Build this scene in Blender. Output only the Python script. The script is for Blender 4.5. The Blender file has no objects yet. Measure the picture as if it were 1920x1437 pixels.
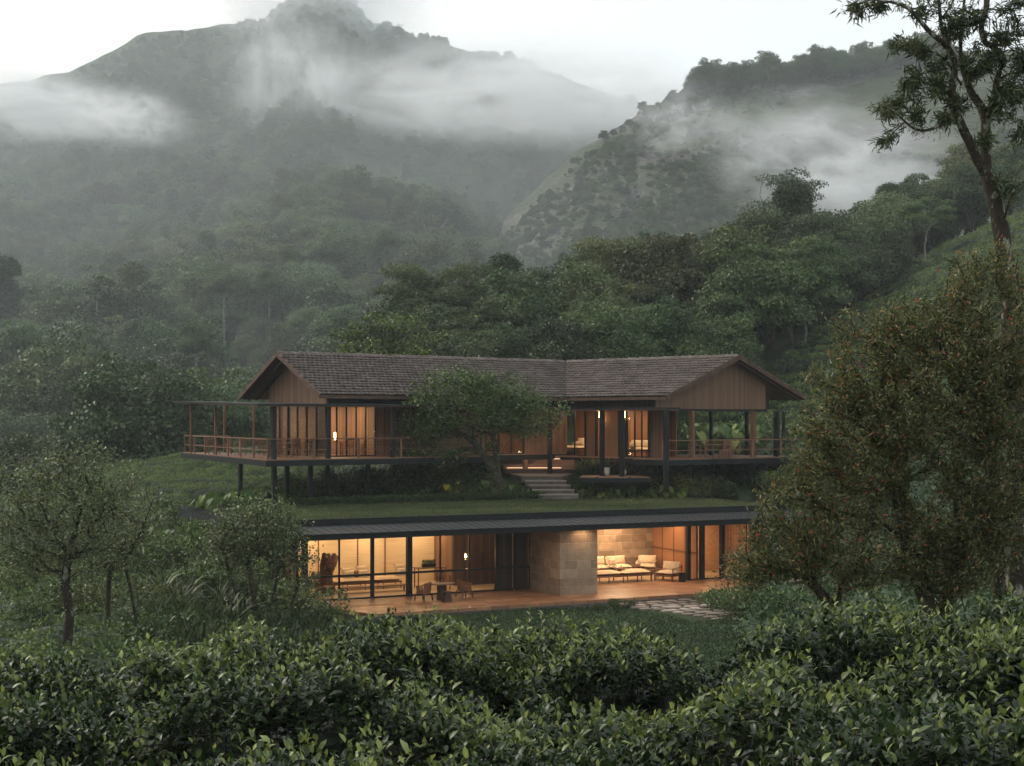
import bpy, math, random
import numpy as np
from mathutils import Matrix, Vector

# ------------------------------------------------------------------ camera, world, sun, exposure
SC = bpy.context.scene
F = 2637.0                       # focal length in photograph pixels (1920 wide)
HZ = 790.0                       # horizon row in the photograph
cam_d = bpy.data.cameras.new("camera")
cam = bpy.data.objects.new("camera", cam_d)
SC.collection.objects.link(cam)
SC.camera = cam
cam_d.sensor_fit = 'HORIZONTAL'
cam_d.sensor_width = 36.0
cam_d.lens = 36.0 * F / 1920.0
cam_d.shift_y = (HZ - 718.5) / 1920.0
cam_d.clip_start = 0.1
cam_d.clip_end = 6000.0
cam.rotation_euler = (math.pi / 2, 0, 0)

SUN_EL, SUN_AZ = math.radians(38), math.radians(-62)     # azimuth measured from +Y towards +X
w = bpy.data.worlds.new("World")
SC.world = w
w.use_nodes = True
nt = w.node_tree
nt.nodes.clear()
N = nt.nodes.new
out = N('ShaderNodeOutputWorld')
bg = N('ShaderNodeBackground')
bg.inputs['Strength'].default_value = 0.1
sky = N('ShaderNodeTexSky')
sky.sky_type = 'NISHITA'
sky.sun_disc = False
sky.sun_elevation = SUN_EL
sky.sun_rotation = SUN_AZ
sky.air_density = 1.0
sky.dust_density = 4.0
tc = N('ShaderNodeTexCoord')
dot = N('ShaderNodeVectorMath'); dot.operation = 'DOT_PRODUCT'
dot.inputs[1].default_value = (-0.80, 0.50, 0.33)
nt.links.new(tc.outputs['Generated'], dot.inputs[0])
cl = N('ShaderNodeTexNoise')
cl.inputs['Scale'].default_value = 2.2
cl.inputs['Detail'].default_value = 3.0
nt.links.new(tc.outputs['Generated'], cl.inputs['Vector'])
addn = N('ShaderNodeMath'); addn.operation = 'MULTIPLY_ADD'
addn.inputs[1].default_value = 0.22
nt.links.new(cl.outputs['Fac'], addn.inputs[0])
nt.links.new(dot.outputs['Value'], addn.inputs[2])
ramp = N('ShaderNodeValToRGB')
ramp.color_ramp.elements[0].position = 0.10
ramp.color_ramp.elements[0].color = (0.655, 0.725, 0.765, 1)
ramp.color_ramp.elements[1].position = 0.95
ramp.color_ramp.elements[1].color = (1.0, 0.965, 0.90, 1)
e = ramp.color_ramp.elements.new(0.55)
e.color = (0.80, 0.835, 0.845, 1)
nt.links.new(addn.outputs[0], ramp.inputs['Fac'])
sc_ = N('ShaderNodeVectorMath'); sc_.operation = 'SCALE'
sc_.inputs['Scale'].default_value = 9.5
nt.links.new(ramp.outputs['Color'], sc_.inputs[0])
mixw = N('ShaderNodeMix'); mixw.data_type = 'RGBA'
mixw.inputs['Factor'].default_value = 0.93          # thick overcast over the clear sky
nt.links.new(sky.outputs['Color'], mixw.inputs['A'])
nt.links.new(sc_.outputs['Vector'], mixw.inputs['B'])
nt.links.new(mixw.outputs['Result'], bg.inputs['Color'])
nt.links.new(bg.outputs['Background'], out.inputs['Surface'])

sun_d = bpy.data.lights.new("sun", 'SUN')
sun_d.energy = 1.5
sun_d.angle = math.radians(10)
sun_d.color = (1.0, 0.93, 0.82)
sun = bpy.data.objects.new("sun", sun_d)
SC.collection.objects.link(sun)
sd = Vector((math.cos(SUN_EL) * math.sin(SUN_AZ), math.cos(SUN_EL) * math.cos(SUN_AZ), math.sin(SUN_EL)))
sun.rotation_euler = (-sd).to_track_quat('-Z', 'Y').to_euler()

vs = SC.view_settings
vs.view_transform = 'Standard'
vs.look = 'None'
vs.exposure = 0.62
vs.gamma = 1.0
vs.use_curve_mapping = False
cy = SC.cycles
cy.max_bounces = 5
cy.diffuse_bounces = 3
cy.glossy_bounces = 2
cy.transmission_bounces = 2
cy.transparent_max_bounces = 8
cy.volume_bounces = 3
cy.sample_clamp_indirect = 4.0
cy.caustics_reflective = False
cy.caustics_refractive = False
cy.use_adaptive_sampling = True
cy.adaptive_threshold = 0.02
cy.use_denoising = True
cy.use_light_tree = True
cy.volume_step_rate = 1.0
cy.volume_max_steps = 96

HAZE_D, MIST_D = 0.00030, 0.00052

# ------------------------------------------------------------------ helpers
COL = SC.collection
rng = np.random.default_rng(7)
random.seed(7)


def at(px, py, Y):
    """world point that stands Y metres in front of the viewpoint on the line of pixel (px, py)"""
    return np.array(((px - 960.0) / F * Y, Y, (HZ - py) / F * Y))


def tag(o, label=None, cat=None, group=None, kind=None):
    if label: o['label'] = label
    if cat: o['category'] = cat
    if group: o['group'] = group
    if kind: o['kind'] = kind
    return o


def empty(name, loc=(0, 0, 0), rz=0.0, label=None, cat=None, group=None):
    o = bpy.data.objects.new(name, None)
    COL.objects.link(o)
    o.location = tuple(float(v) for v in loc)
    o.rotation_euler = (0, 0, rz)
    o.empty_display_size = 0.3
    return tag(o, label, cat, group)


def link(name, me, parent=None, loc=None, rz=None, mat4=None):
    o = bpy.data.objects.new(name, me)
    COL.objects.link(o)
    if parent is not None: o.parent = parent
    if mat4 is not None: o.matrix_local = mat4
    if loc is not None: o.location = tuple(float(v) for v in loc)
    if rz is not None: o.rotation_euler = (0, 0, rz)
    return o


def np_mesh(name, V, Fc, mat, rnd=None, smooth=False):
    """V (n,3); Fc list of arrays (m,k) of face indices with the same k each"""
    me = bpy.data.meshes.new(name)
    if not isinstance(Fc, (list, tuple)): Fc = [Fc]
    V = np.ascontiguousarray(V, dtype=np.float32)
    me.vertices.add(len(V))
    me.vertices.foreach_set('co', V.ravel())
    loops = np.concatenate([f.ravel() for f in Fc]).astype(np.int32)
    tot = np.concatenate([np.full(len(f), f.shape[1], np.int32) for f in Fc])
    start = np.concatenate([[0], np.cumsum(tot)[:-1]]).astype(np.int32)
    me.loops.add(len(loops))
    me.loops.foreach_set('vertex_index', loops)
    me.polygons.add(len(tot))
    me.polygons.foreach_set('loop_start', start)
    me.polygons.foreach_set('loop_total', tot)
    if smooth: me.polygons.foreach_set('use_smooth', np.ones(len(tot), dtype=bool))
    if rnd is not None:
        a = me.attributes.new('rnd', 'FLOAT', 'POINT')
        a.data.foreach_set('value', np.ascontiguousarray(rnd, dtype=np.float32))
    me.update(calc_edges=True)
    if mat is not None: me.materials.append(mat)
    return me


class MB:
    """collects simple solids, then links them as ONE mesh object"""
    def __init__(self):
        self.v, self.f, self.r = [], [], []

    def add(self, vs, fs, r=None):
        b = len(self.v)
        r = random.random() if r is None else r
        self.v += [tuple(float(c) for c in p) for p in vs]
        self.r += [r] * len(vs)
        self.f += [tuple(b + i for i in f) for f in fs]
        return self

    def box(self, x0, x1, y0, y1, z0, z1, r=None):
        vs = [(x0, y0, z0), (x1, y0, z0), (x1, y1, z0), (x0, y1, z0), (x0, y0, z1), (x1, y0, z1), (x1, y1, z1), (x0, y1, z1)]
        return self.add(vs, [(0, 3, 2, 1), (4, 5, 6, 7), (0, 1, 5, 4), (1, 2, 6, 5), (2, 3, 7, 6), (3, 0, 4, 7)], r)

    def rbox(self, x0, x1, y0, y1, z0, z1, b=0.02, r=None):
        """box with bevelled top and bottom edges and corners"""
        ps = []
        for z, i in ((z0, b), (z0 + b, 0), (z1 - b, 0), (z1, b)):
            xa, xb, ya, yb = x0 + i, x1 - i, y0 + i, y1 - i
            c = b * 0.9
            ps += [(xa + c, ya, z), (xb - c, ya, z), (xb, ya + c, z), (xb, yb - c, z), (xb - c, yb, z), (xa + c, yb, z), (xa, yb - c, z), (xa, ya + c, z)]
        fs = [tuple(range(7, -1, -1)), tuple(range(24, 32))]
        for k in range(3):
            for j in range(8):
                fs.append((k * 8 + j, k * 8 + (j + 1) % 8, k * 8 + 8 + (j + 1) % 8, k * 8 + 8 + j))
        return self.add(ps, fs, r)

    def prism(self, poly, z0, z1, r=None):
        n = len(poly)
        a = sum(poly[i][0] * poly[(i + 1) % n][1] - poly[(i + 1) % n][0] * poly[i][1] for i in range(n))
        if a < 0: poly = poly[::-1]
        zz0 = z0 if isinstance(z0, (list, tuple)) else [z0] * n
        zz1 = z1 if isinstance(z1, (list, tuple)) else [z1] * n
        if a < 0: zz0, zz1 = list(zz0)[::-1], list(zz1)[::-1]
        vs = [(p[0], p[1], z) for p, z in zip(poly, zz0)] + [(p[0], p[1], z) for p, z in zip(poly, zz1)]
        fs = [tuple(range(n - 1, -1, -1)), tuple(range(n, 2 * n))]
        fs += [(i, (i + 1) % n, n + (i + 1) % n, n + i) for i in range(n)]
        return self.add(vs, fs, r)

    def bar(self, p, q, wx, wz=None, r=None, up=(0, 0, 1)):
        """rectangular bar from p to q"""
        p, q = np.array(p, float), np.array(q, float)
        d = q - p; d /= np.linalg.norm(d)
        u = np.array(up, float)
        if abs(d @ u) > 0.95: u = np.array((1.0, 0, 0))
        s = np.cross(d, u); s /= np.linalg.norm(s)
        t = np.cross(s, d)
        wz = wx if wz is None else wz
        vs = [c + a * s * wx / 2 + b * t * wz / 2 for c in (p, q) for a, b in ((-1, -1), (1, -1), (1, 1), (-1, 1))]
        return self.add(vs, [(0, 3, 2, 1)[::-1], (4, 5, 6, 7)[::-1], (0, 1, 5, 4)[::-1], (1, 2, 6, 5)[::-1], (2, 3, 7, 6)[::-1], (3, 0, 4, 7)[::-1]], r)

    def tube(self, pts, rad, n=8, r=None):
        pts = [np.array(p, float) for p in pts]
        rad = rad if isinstance(rad, (list, tuple)) else [rad] * len(pts)
        rings = []
        for i, p in enumerate(pts):
            d = pts[min(i + 1, len(pts) - 1)] - pts[max(i - 1, 0)]
            d /= np.linalg.norm(d) + 1e-9
            u = np.array((0, 0, 1.0)) if abs(d[2]) < 0.9 else np.array((1.0, 0, 0))
            s = np.cross(d, u); s /= np.linalg.norm(s)
            t = np.cross(s, d)
            rings.append([p + rad[i] * (math.cos(2 * math.pi * k / n) * s + math.sin(2 * math.pi * k / n) * t) for k in range(n)])
        vs = [v for R_ in rings for v in R_]
        fs = []
        for i in range(len(pts) - 1):
            for k in range(n):
                fs.append((i * n + k, i * n + (k + 1) % n, (i + 1) * n + (k + 1) % n, (i + 1) * n + k))
        fs.append(tuple(range(n - 1, -1, -1)))
        fs.append(tuple((len(pts) - 1) * n + k for k in range(n)))
        return self.add(vs, fs, r)

    def lathe(self, prof, c=(0, 0, 0), n=16, r=None):
        vs, fs = [], []
        for (rr, z) in prof:
            for k in range(n):
                a = 2 * math.pi * k / n
                vs.append((c[0] + rr * math.cos(a), c[1] + rr * math.sin(a), c[2] + z))
        for i in range(len(prof) - 1):
            for k in range(n):
                fs.append((i * n + k, i * n + (k + 1) % n, (i + 1) * n + (k + 1) % n, (i + 1) * n + k))
        fs.append(tuple(range(n - 1, -1, -1)))
        fs.append(tuple((len(prof) - 1) * n + k for k in range(n)))
        return self.add(vs, fs, r)

    def cushion(self, c, sx, sy, sz, rz=0.0, tilt=0.0, pinch=0.12, n=8, r=None):
        """soft pillow: plump in the middle, pinched at the corners; lies in x/y, thickness z"""
        vs, fs = [], []
        R_ = Matrix.Rotation(rz, 3, 'Z') @ Matrix.Rotation(tilt, 3, 'X')
        for side in (1, -1):
            for j in range(n + 1):
                for i in range(n + 1):
                    a, b = i / n * 2 - 1, j / n * 2 - 1
                    k = 1 - pinch * (1 - a * a) * (b * b) - pinch * (1 - b * b) * (a * a)
                    h = ((1 - a ** 4) * (1 - b ** 4)) ** 0.45
                    p = R_ @ Vector((a * sx / 2 * k, b * sy / 2 * k, side * sz / 2 * h))
                    vs.append((c[0] + p.x, c[1] + p.y, c[2] + p.z))
        m = (n + 1) * (n + 1)
        for j in range(n):
            for i in range(n):
                q = j * (n + 1) + i
                fs.append((q, q + 1, q + n + 2, q + n + 1))
                fs.append((m + q, m + q + n + 1, m + q + n + 2, m + q + 1))
        return self.add(vs, fs, r)

    def build(self, name, mat, parent=None, mat4=None, smooth=False):
        me = bpy.data.meshes.new(name)
        me.from_pydata(self.v, [], self.f)
        a = me.attributes.new('rnd', 'FLOAT', 'POINT')
        a.data.foreach_set('value', np.array(self.r, dtype=np.float32))
        if smooth:
            for p in me.polygons: p.use_smooth = True
        me.materials.append(mat)
        me.update()
        return link(name, me, parent, mat4=mat4)


# ------------------------------------------------------------------ noise in numpy
def _h(ix, iy, seed):
    n = (ix.astype(np.int64) * 374761393 + iy.astype(np.int64) * 668265263 + seed * 1442695041) & 0x7fffffff
    n = ((n ^ (n >> 13)) * 1274126177) & 0x7fffffff
    n = n ^ (n >> 16)
    return (n & 0xffff) / 65535.0


def vnoise(x, y, seed=0):
    x = np.asarray(x, float); y = np.asarray(y, float)
    ix, iy = np.floor(x), np.floor(y)
    fx, fy = x - ix, y - iy
    fx = fx * fx * (3 - 2 * fx); fy = fy * fy * (3 - 2 * fy)
    a, b = _h(ix, iy, seed), _h(ix + 1, iy, seed)
    c, d = _h(ix, iy + 1, seed), _h(ix + 1, iy + 1, seed)
    return (a * (1 - fx) + b * fx) * (1 - fy) + (c * (1 - fx) + d * fx) * fy


def fbm(x, y, oct=4, seed=0):
    s, a, t = 0, 1.0, 0
    for k in range(oct):
        s = s + a * (vnoise(x * 2 ** k, y * 2 ** k, seed + k * 17) - 0.5); t += a; a *= 0.5
    return s / t * 2


def sstep(a, b, x):
    t = np.clip((x - a) / (b - a), 0, 1)
    return t * t * (3 - 2 * t)


# ------------------------------------------------------------------ materials
def mat_new(name):
    m = bpy.data.materials.new(name)
    m.use_nodes = True
    nt = m.node_tree
    nt.nodes.clear()
    return m, nt, nt.nodes.new, nt.links.new


def ramp_node(nt, stops):
    r = nt.nodes.new('ShaderNodeValToRGB')
    el = r.color_ramp.elements
    el[0].position, el[0].color = stops[0][0], (*stops[0][1], 1)
    el[1].position, el[1].color = stops[-1][0], (*stops[-1][1], 1)
    for p, c in stops[1:-1]:
        e = el.new(p); e.color = (*c, 1)
    return r


def leaf_mat(name, stops, rough=0.45, spec=0.3, trans=0.25, objvar=0.5, huevar=0.03):
    """leaves: colour by the leaf's own random number, plus a shift for each plant"""
    m, nt, N, L = mat_new(name)
    at_ = N('ShaderNodeAttribute'); at_.attribute_name = 'rnd'
    r = ramp_node(nt, stops)
    L(at_.outputs['Fac'], r.inputs['Fac'])
    oi = N('ShaderNodeObjectInfo')
    hs = N('ShaderNodeHueSaturation')
    mr = N('ShaderNodeMapRange')
    mr.inputs['To Min'].default_value = 1 - objvar; mr.inputs['To Max'].default_value = 1 + objvar
    L(oi.outputs['Random'], mr.inputs['Value'])
    L(mr.outputs['Result'], hs.inputs['Value'])
    mh = N('ShaderNodeMath'); mh.operation = 'MULTIPLY'; mh.inputs[1].default_value = 7.31
    fr = N('ShaderNodeMath'); fr.operation = 'FRACT'
    L(oi.outputs['Random'], mh.inputs[0]); L(mh.outputs[0], fr.inputs[0])
    mr2 = N('ShaderNodeMapRange')
    mr2.inputs['To Min'].default_value = 0.5 - huevar; mr2.inputs['To Max'].default_value = 0.5 + huevar * 0.6
    L(fr.outputs[0], mr2.inputs['Value']); L(mr2.outputs['Result'], hs.inputs['Hue'])
    L(r.outputs['Color'], hs.inputs['Color'])
    p = N('ShaderNodeBsdfPrincipled')
    p.inputs['Roughness'].default_value = rough
    p.inputs['Specular IOR Level'].default_value = spec
    L(hs.outputs['Color'], p.inputs['Base Color'])
    o = N('ShaderNodeOutputMaterial')
    if trans > 0:
        t = N('ShaderNodeBsdfTranslucent')
        L(hs.outputs['Color'], t.inputs['Color'])
        mx = N('ShaderNodeMixShader'); mx.inputs[0].default_value = trans
        L(p.outputs[0], mx.inputs[1]); L(t.outputs[0], mx.inputs[2]); L(mx.outputs[0], o.inputs['Surface'])
    else:
        L(p.outputs[0], o.inputs['Surface'])
    return m


def noise_mat(name, stops, scale=2.0, rough=0.8, spec=0.3, detail=6, stretch=(1, 1, 1), bump=0.0, bscale=None, rndmix=0.0, metallic=0.0, coord='Object', ndist=0.0):
    """colour from stretched noise in the object's own space, optionally blended with the piece's random number"""
    m, nt, N, L = mat_new(name)
    tc = N('ShaderNodeTexCoord'); mp = N('ShaderNodeMapping')
    mp.inputs['Scale'].default_value = stretch
    L(tc.outputs[coord], mp.inputs['Vector'])
    n = N('ShaderNodeTexNoise'); n.inputs['Scale'].default_value = scale; n.inputs['Detail'].default_value = detail
    n.inputs['Distortion'].default_value = ndist
    L(mp.outputs[0], n.inputs['Vector'])
    r = ramp_node(nt, stops)
    if rndmix > 0:
        a = N('ShaderNodeAttribute'); a.attribute_name = 'rnd'
        mx = N('ShaderNodeMix'); mx.inputs['Factor'].default_value = rndmix
        L(n.outputs['Fac'], mx.inputs['A']); L(a.outputs['Fac'], mx.inputs['B'])
        L(mx.outputs['Result'], r.inputs['Fac'])
    else:
        L(n.outputs['Fac'], r.inputs['Fac'])
    p = N('ShaderNodeBsdfPrincipled')
    p.inputs['Roughness'].default_value = rough
    p.inputs['Specular IOR Level'].default_value = spec
    p.inputs['Metallic'].default_value = metallic
    L(r.outputs['Color'], p.inputs['Base Color'])
    if bump > 0:
        b = N('ShaderNodeBump'); b.inputs['Strength'].default_value = bump; b.inputs['Distance'].default_value = 0.03
        n2 = N('ShaderNodeTexNoise'); n2.inputs['Scale'].default_value = bscale or scale * 3; n2.inputs['Detail'].default_value = 5
        L(mp.outputs[0], n2.inputs['Vector']); L(n2.outputs['Fac'], b.inputs['Height']); L(b.outputs[0], p.inputs['Normal'])
    o = N('ShaderNodeOutputMaterial'); L(p.outputs[0], o.inputs['Surface'])
    return m


def plank_mat(name, c0, c1, pitch=0.14, axis='X', rough=0.6, dark=0.35, spec=0.3):
    """vertical boards: a tone for each board, a dark joint, long grain; axis = the direction boards are laid side by side"""
    m, nt, N, L = mat_new(name)
    tc = N('ShaderNodeTexCoord'); sp = N('ShaderNodeSeparateXYZ'); L(tc.outputs['Object'], sp.inputs[0])
    dv = N('ShaderNodeMath'); dv.operation = 'DIVIDE'; dv.inputs[1].default_value = pitch
    if axis == 'XY':
        ad = N('ShaderNodeMath'); ad.operation = 'ADD'
        L(sp.outputs['X'], ad.inputs[0]); L(sp.outputs['Y'], ad.inputs[1]); L(ad.outputs[0], dv.inputs[0])
    else:
        L(sp.outputs[axis], dv.inputs[0])
    fl = N('ShaderNodeMath'); fl.operation = 'FLOOR'; L(dv.outputs[0], fl.inputs[0])
    fr = N('ShaderNodeMath'); fr.operation = 'FRACT'; L(dv.outputs[0], fr.inputs[0])
    wn = N('ShaderNodeTexWhiteNoise'); wn.noise_dimensions = '1D'; L(fl.outputs[0], wn.inputs['W'])
    mp = N('ShaderNodeMapping')
    mp.inputs['Scale'].default_value = {'X': (14, 1, .9), 'Y': (1, 14, .9), 'Z': (.9, .9, 14), 'XY': (10, 10, .9)}[axis]
    L(tc.outputs['Object'], mp.inputs['Vector'])
    n = N('ShaderNodeTexNoise'); n.inputs['Scale'].default_value = 1.5; n.inputs['Detail'].default_value = 6
    L(mp.outputs[0], n.inputs['Vector'])
    mx = N('ShaderNodeMix'); mx.inputs['Factor'].default_value = 0.45
    L(wn.outputs['Value'], mx.inputs['A']); L(n.outputs['Fac'], mx.inputs['B'])
    r = ramp_node(nt, [(0.15, c0), (0.85, c1)]); L(mx.outputs['Result'], r.inputs['Fac'])
    jt = N('ShaderNodeMath'); jt.operation = 'LESS_THAN'; jt.inputs[1].default_value = 0.09; L(fr.outputs[0], jt.inputs[0])
    mj = N('ShaderNodeMix'); mj.data_type = 'RGBA'; mj.inputs['B'].default_value = (*[c * dark for c in c0], 1)
    L(jt.outputs[0], mj.inputs['Factor']); L(r.outputs['Color'], mj.inputs['A'])
    p = N('ShaderNodeBsdfPrincipled'); p.inputs['Roughness'].default_value = rough
    p.inputs['Specular IOR Level'].default_value = spec
    L(mj.outputs['Result'], p.inputs['Base Color'])
    b = N('ShaderNodeBump'); b.inputs['Strength'].default_value = 0.4; b.inputs['Distance'].default_value = 0.01
    iv = N('ShaderNodeMath'); iv.operation = 'SUBTRACT'; iv.inputs[0].default_value = 1.0
    L(jt.outputs[0], iv.inputs[1]); L(iv.outputs[0], b.inputs['Height']); L(b.outputs[0], p.inputs['Normal'])
    o = N('ShaderNodeOutputMaterial'); L(p.outputs[0], o.inputs['Surface'])
    return m


def plain_mat(name, col, rough=0.5, spec=0.5, metallic=0.0, emit=None, estr=0.0):
    m, nt, N, L = mat_new(name)
    p = N('ShaderNodeBsdfPrincipled')
    p.inputs['Roughness'].default_value = rough
    p.inputs['Specular IOR Level'].default_value = spec
    p.inputs['Metallic'].default_value = metallic
    n = N('ShaderNodeTexNoise'); n.inputs['Scale'].default_value = 6.0; n.inputs['Detail'].default_value = 4
    tc = N('ShaderNodeTexCoord'); L(tc.outputs['Object'], n.inputs['Vector'])
    r = ramp_node(nt, [(0.3, tuple(c * 0.82 for c in col)), (0.7, tuple(min(1, c * 1.12) for c in col))])
    L(n.outputs['Fac'], r.inputs['Fac']); L(r.outputs['Color'], p.inputs['Base Color'])
    if emit:
        p.inputs['Emission Color'].default_value = (*emit, 1); p.inputs['Emission Strength'].default_value = estr
    o = N('ShaderNodeOutputMaterial'); L(p.outputs[0], o.inputs['Surface'])
    return m


def glass_mat(name):
    m, nt, N, L = mat_new(name)
    t = N('ShaderNodeBsdfTransparent'); t.inputs['Color'].default_value = (0.93, 0.95, 0.94, 1)
    g = N('ShaderNodeBsdfGlossy'); g.inputs['Roughness'].default_value = 0.03
    lw = N('ShaderNodeFresnel'); lw.inputs['IOR'].default_value = 1.25
    ml = N('ShaderNodeMath'); ml.operation = 'MULTIPLY'; ml.inputs[1].default_value = 0.85; L(lw.outputs[0], ml.inputs[0])
    mx = N('ShaderNodeMixShader'); L(ml.outputs[0], mx.inputs[0]); L(t.outputs[0], mx.inputs[1]); L(g.outputs[0], mx.inputs[2])
    o = N('ShaderNodeOutputMaterial'); L(mx.outputs[0], o.inputs['Surface'])
    return m


def brick_mat(name, c1, c2, mortar, bw, bh, axis='XZ', rough=0.85, bump=0.5, msize=0.012, spec=0.25, scale_noise=5.0):
    """stone or tile courses in the object's own plane"""
    m, nt, N, L = mat_new(name)
    tc = N('ShaderNodeTexCoord'); sp = N('ShaderNodeSeparateXYZ'); L(tc.outputs['Object'], sp.inputs[0])
    cb = N('ShaderNodeCombineXYZ')
    if axis == 'XZ':
        ad = N('ShaderNodeMath'); ad.operation = 'ADD'
        L(sp.outputs['X'], ad.inputs[0]); L(sp.outputs['Y'], ad.inputs[1]); L(ad.outputs[0], cb.inputs['X']); L(sp.outputs['Z'], cb.inputs['Y'])
    else:
        L(sp.outputs['X'], cb.inputs['X']); L(sp.outputs['Y'], cb.inputs['Y'])
    b = N('ShaderNodeTexBrick')
    b.inputs['Scale'].default_value = 1.0
    b.inputs['Brick Width'].default_value = bw
    b.inputs['Row Height'].default_value = bh
    b.inputs['Mortar Size'].default_value = msize
    b.inputs['Mortar Smooth'].default_value = 0.3
    b.inputs['Bias'].default_value = 0.0
    b.inputs['Color1'].default_value = (*c1, 1); b.inputs['Color2'].default_value = (*c2, 1); b.inputs['Mortar'].default_value = (*mortar, 1)
    b.offset = 0.37; b.squash = 0.72; b.squash_frequency = 3
    L(cb.outputs[0], b.inputs['Vector'])
    n = N('ShaderNodeTexNoise'); n.inputs['Scale'].default_value = scale_noise; n.inputs['Detail'].default_value = 7
    L(tc.outputs['Object'], n.inputs['Vector'])
    mr = N('ShaderNodeMapRange'); mr.inputs['From Min'].default_value = 0.25; mr.inputs['From Max'].default_value = 0.75
    mr.inputs['To Min'].default_value = 0.74; mr.inputs['To Max'].default_value = 1.2
    L(n.outputs['Fac'], mr.inputs['Value'])
    ml = N('ShaderNodeVectorMath'); ml.operation = 'SCALE'; L(b.outputs['Color'], ml.inputs[0]); L(mr.outputs['Result'], ml.inputs['Scale'])
    p = N('ShaderNodeBsdfPrincipled'); p.inputs['Roughness'].default_value = rough; p.inputs['Specular IOR Level'].default_value = spec
    L(ml.outputs[0], p.inputs['Base Color'])
    hh = N('ShaderNodeMath'); hh.operation = 'MULTIPLY_ADD'; hh.inputs[1].default_value = -1.5
    L(b.outputs['Fac'], hh.inputs[0]); L(n.outputs['Fac'], hh.inputs[2])
    bp = N('ShaderNodeBump'); bp.inputs['Strength'].default_value = bump; bp.inputs['Distance'].default_value = 0.04
    L(hh.outputs[0], bp.inputs['Height']); L(bp.outputs[0], p.inputs['Normal'])
    o = N('ShaderNodeOutputMaterial'); L(p.outputs[0], o.inputs['Surface'])
    return m


M = {}
M['ground'] = noise_mat('ground_cover', [(0.3, (0.018, 0.028, 0.010)), (0.55, (0.03, 0.045, 0.017)), (0.75, (0.05, 0.045, 0.028))], scale=0.9, rough=0.95, spec=0.1, bump=0.6, bscale=4)
M['mountain'] = noise_mat('mountain_cover', [(0.3, (0.022, 0.034, 0.014)), (0.6, (0.04, 0.055, 0.022)), (0.8, (0.06, 0.06, 0.035))], scale=0.03, rough=0.95, spec=0.1, bump=0.4, bscale=0.2)
M['steel'] = plain_mat('black_steel', (0.009, 0.010, 0.010), rough=0.5, spec=0.25)
M['steel_top'] = noise_mat('dark_sheet_metal', [(0.3, (0.009, 0.010, 0.011)), (0.7, (0.019, 0.021, 0.022))], scale=1.2, rough=0.55, spec=0.22)
M['timber'] = plank_mat('cedar_boards', (0.14, 0.072, 0.040), (0.23, 0.128, 0.075), 0.105, 'X')
M['timber_y'] = plank_mat('cedar_boards_side', (0.13, 0.065, 0.036), (0.27, 0.155, 0.09), 0.13, 'Y')
M['timber_dark'] = plank_mat('dark_stained_boards', (0.045, 0.022, 0.013), (0.10, 0.052, 0.03), 0.15, 'X')
M['timber_warm'] = plank_mat('oiled_panel_boards', (0.22, 0.10, 0.05), (0.34, 0.175, 0.09), 0.42, 'X', rough=0.45)
M['deck'] = plank_mat('deck_boards', (0.16, 0.08, 0.045), (0.28, 0.15, 0.09), 0.14, 'Y', rough=0.55)
M['post'] = noise_mat('oiled_wood', [(0.3, (0.10, 0.045, 0.024)), (0.7, (0.20, 0.095, 0.05))], scale=2.5, rough=0.5, stretch=(6, 6, .7), rndmix=0.3)
M['rail'] = noise_mat('weathered_wood', [(0.3, (0.13, 0.062, 0.036)), (0.7, (0.26, 0.145, 0.085))], scale=3, rough=0.6, stretch=(3, 3, 3), rndmix=0.3)
M['tile'] = noise_mat('clay_tile', [(0.15, (0.064, 0.047, 0.041)), (0.42, (0.116, 0.087, 0.075)), (0.62, (0.164, 0.127, 0.113)), (0.9, (0.238, 0.201, 0.186))], scale=0.9, rough=0.75, rndmix=0.4, spec=0.3, bump=0.3, bscale=9)
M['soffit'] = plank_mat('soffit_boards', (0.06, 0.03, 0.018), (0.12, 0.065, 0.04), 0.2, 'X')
M['stone'] = brick_mat('laterite_blocks', (0.36, 0.265, 0.18), (0.21, 0.15, 0.105), (0.42, 0.33, 0.24), 0.98, 0.40, bump=0.9, msize=0.016, scale_noise=2.6)
M['paving'] = brick_mat('terracotta_paving', (0.44, 0.215, 0.105), (0.22, 0.10, 0.05), (0.09, 0.05, 0.03), 1.1, 0.6, axis='XY', rough=0.38, bump=0.35, msize=0.022, spec=0.4, scale_noise=1.8)
M['flag'] = noise_mat('grey_flagstone', [(0.2, (0.10, 0.08, 0.065)), (0.55, (0.24, 0.185, 0.15)), (0.85, (0.38, 0.31, 0.26))], scale=1.2, rough=0.8, rndmix=0.6, bump=0.4, bscale=5)
M['step'] = noise_mat('step_stone', [(0.2, (0.07, 0.055, 0.045)), (0.6, (0.15, 0.12, 0.10)), (0.85, (0.25, 0.21, 0.18))], scale=2.2, rough=0.85, rndmix=0.35, bump=0.5, bscale=8)
M['linen'] = noise_mat('woven_linen_wall', [(0.25, (0.50, 0.38, 0.23)), (0.5, (0.66, 0.51, 0.32)), (0.75, (0.72, 0.57, 0.37))], scale=1.4, rough=0.9, spec=0.1, stretch=(.7, .7, 26), detail=5)
M['ceiling'] = plain_mat('ceiling_paint', (0.35, 0.25, 0.16), rough=0.8, spec=0.2)
M['fabric'] = plain_mat('cream_fabric', (0.62, 0.50, 0.36), rough=0.9, spec=0.1)
M['fabric2'] = plain_mat('sand_fabric', (0.50, 0.37, 0.25), rough=0.9, spec=0.1)
M['rattan'] = noise_mat('brown_rattan', [(0.3, (0.13, 0.05, 0.022)), (0.7, (0.28, 0.13, 0.06))], scale=14, rough=0.6, stretch=(1, 1, 3), bump=0.5, bscale=30)
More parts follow.
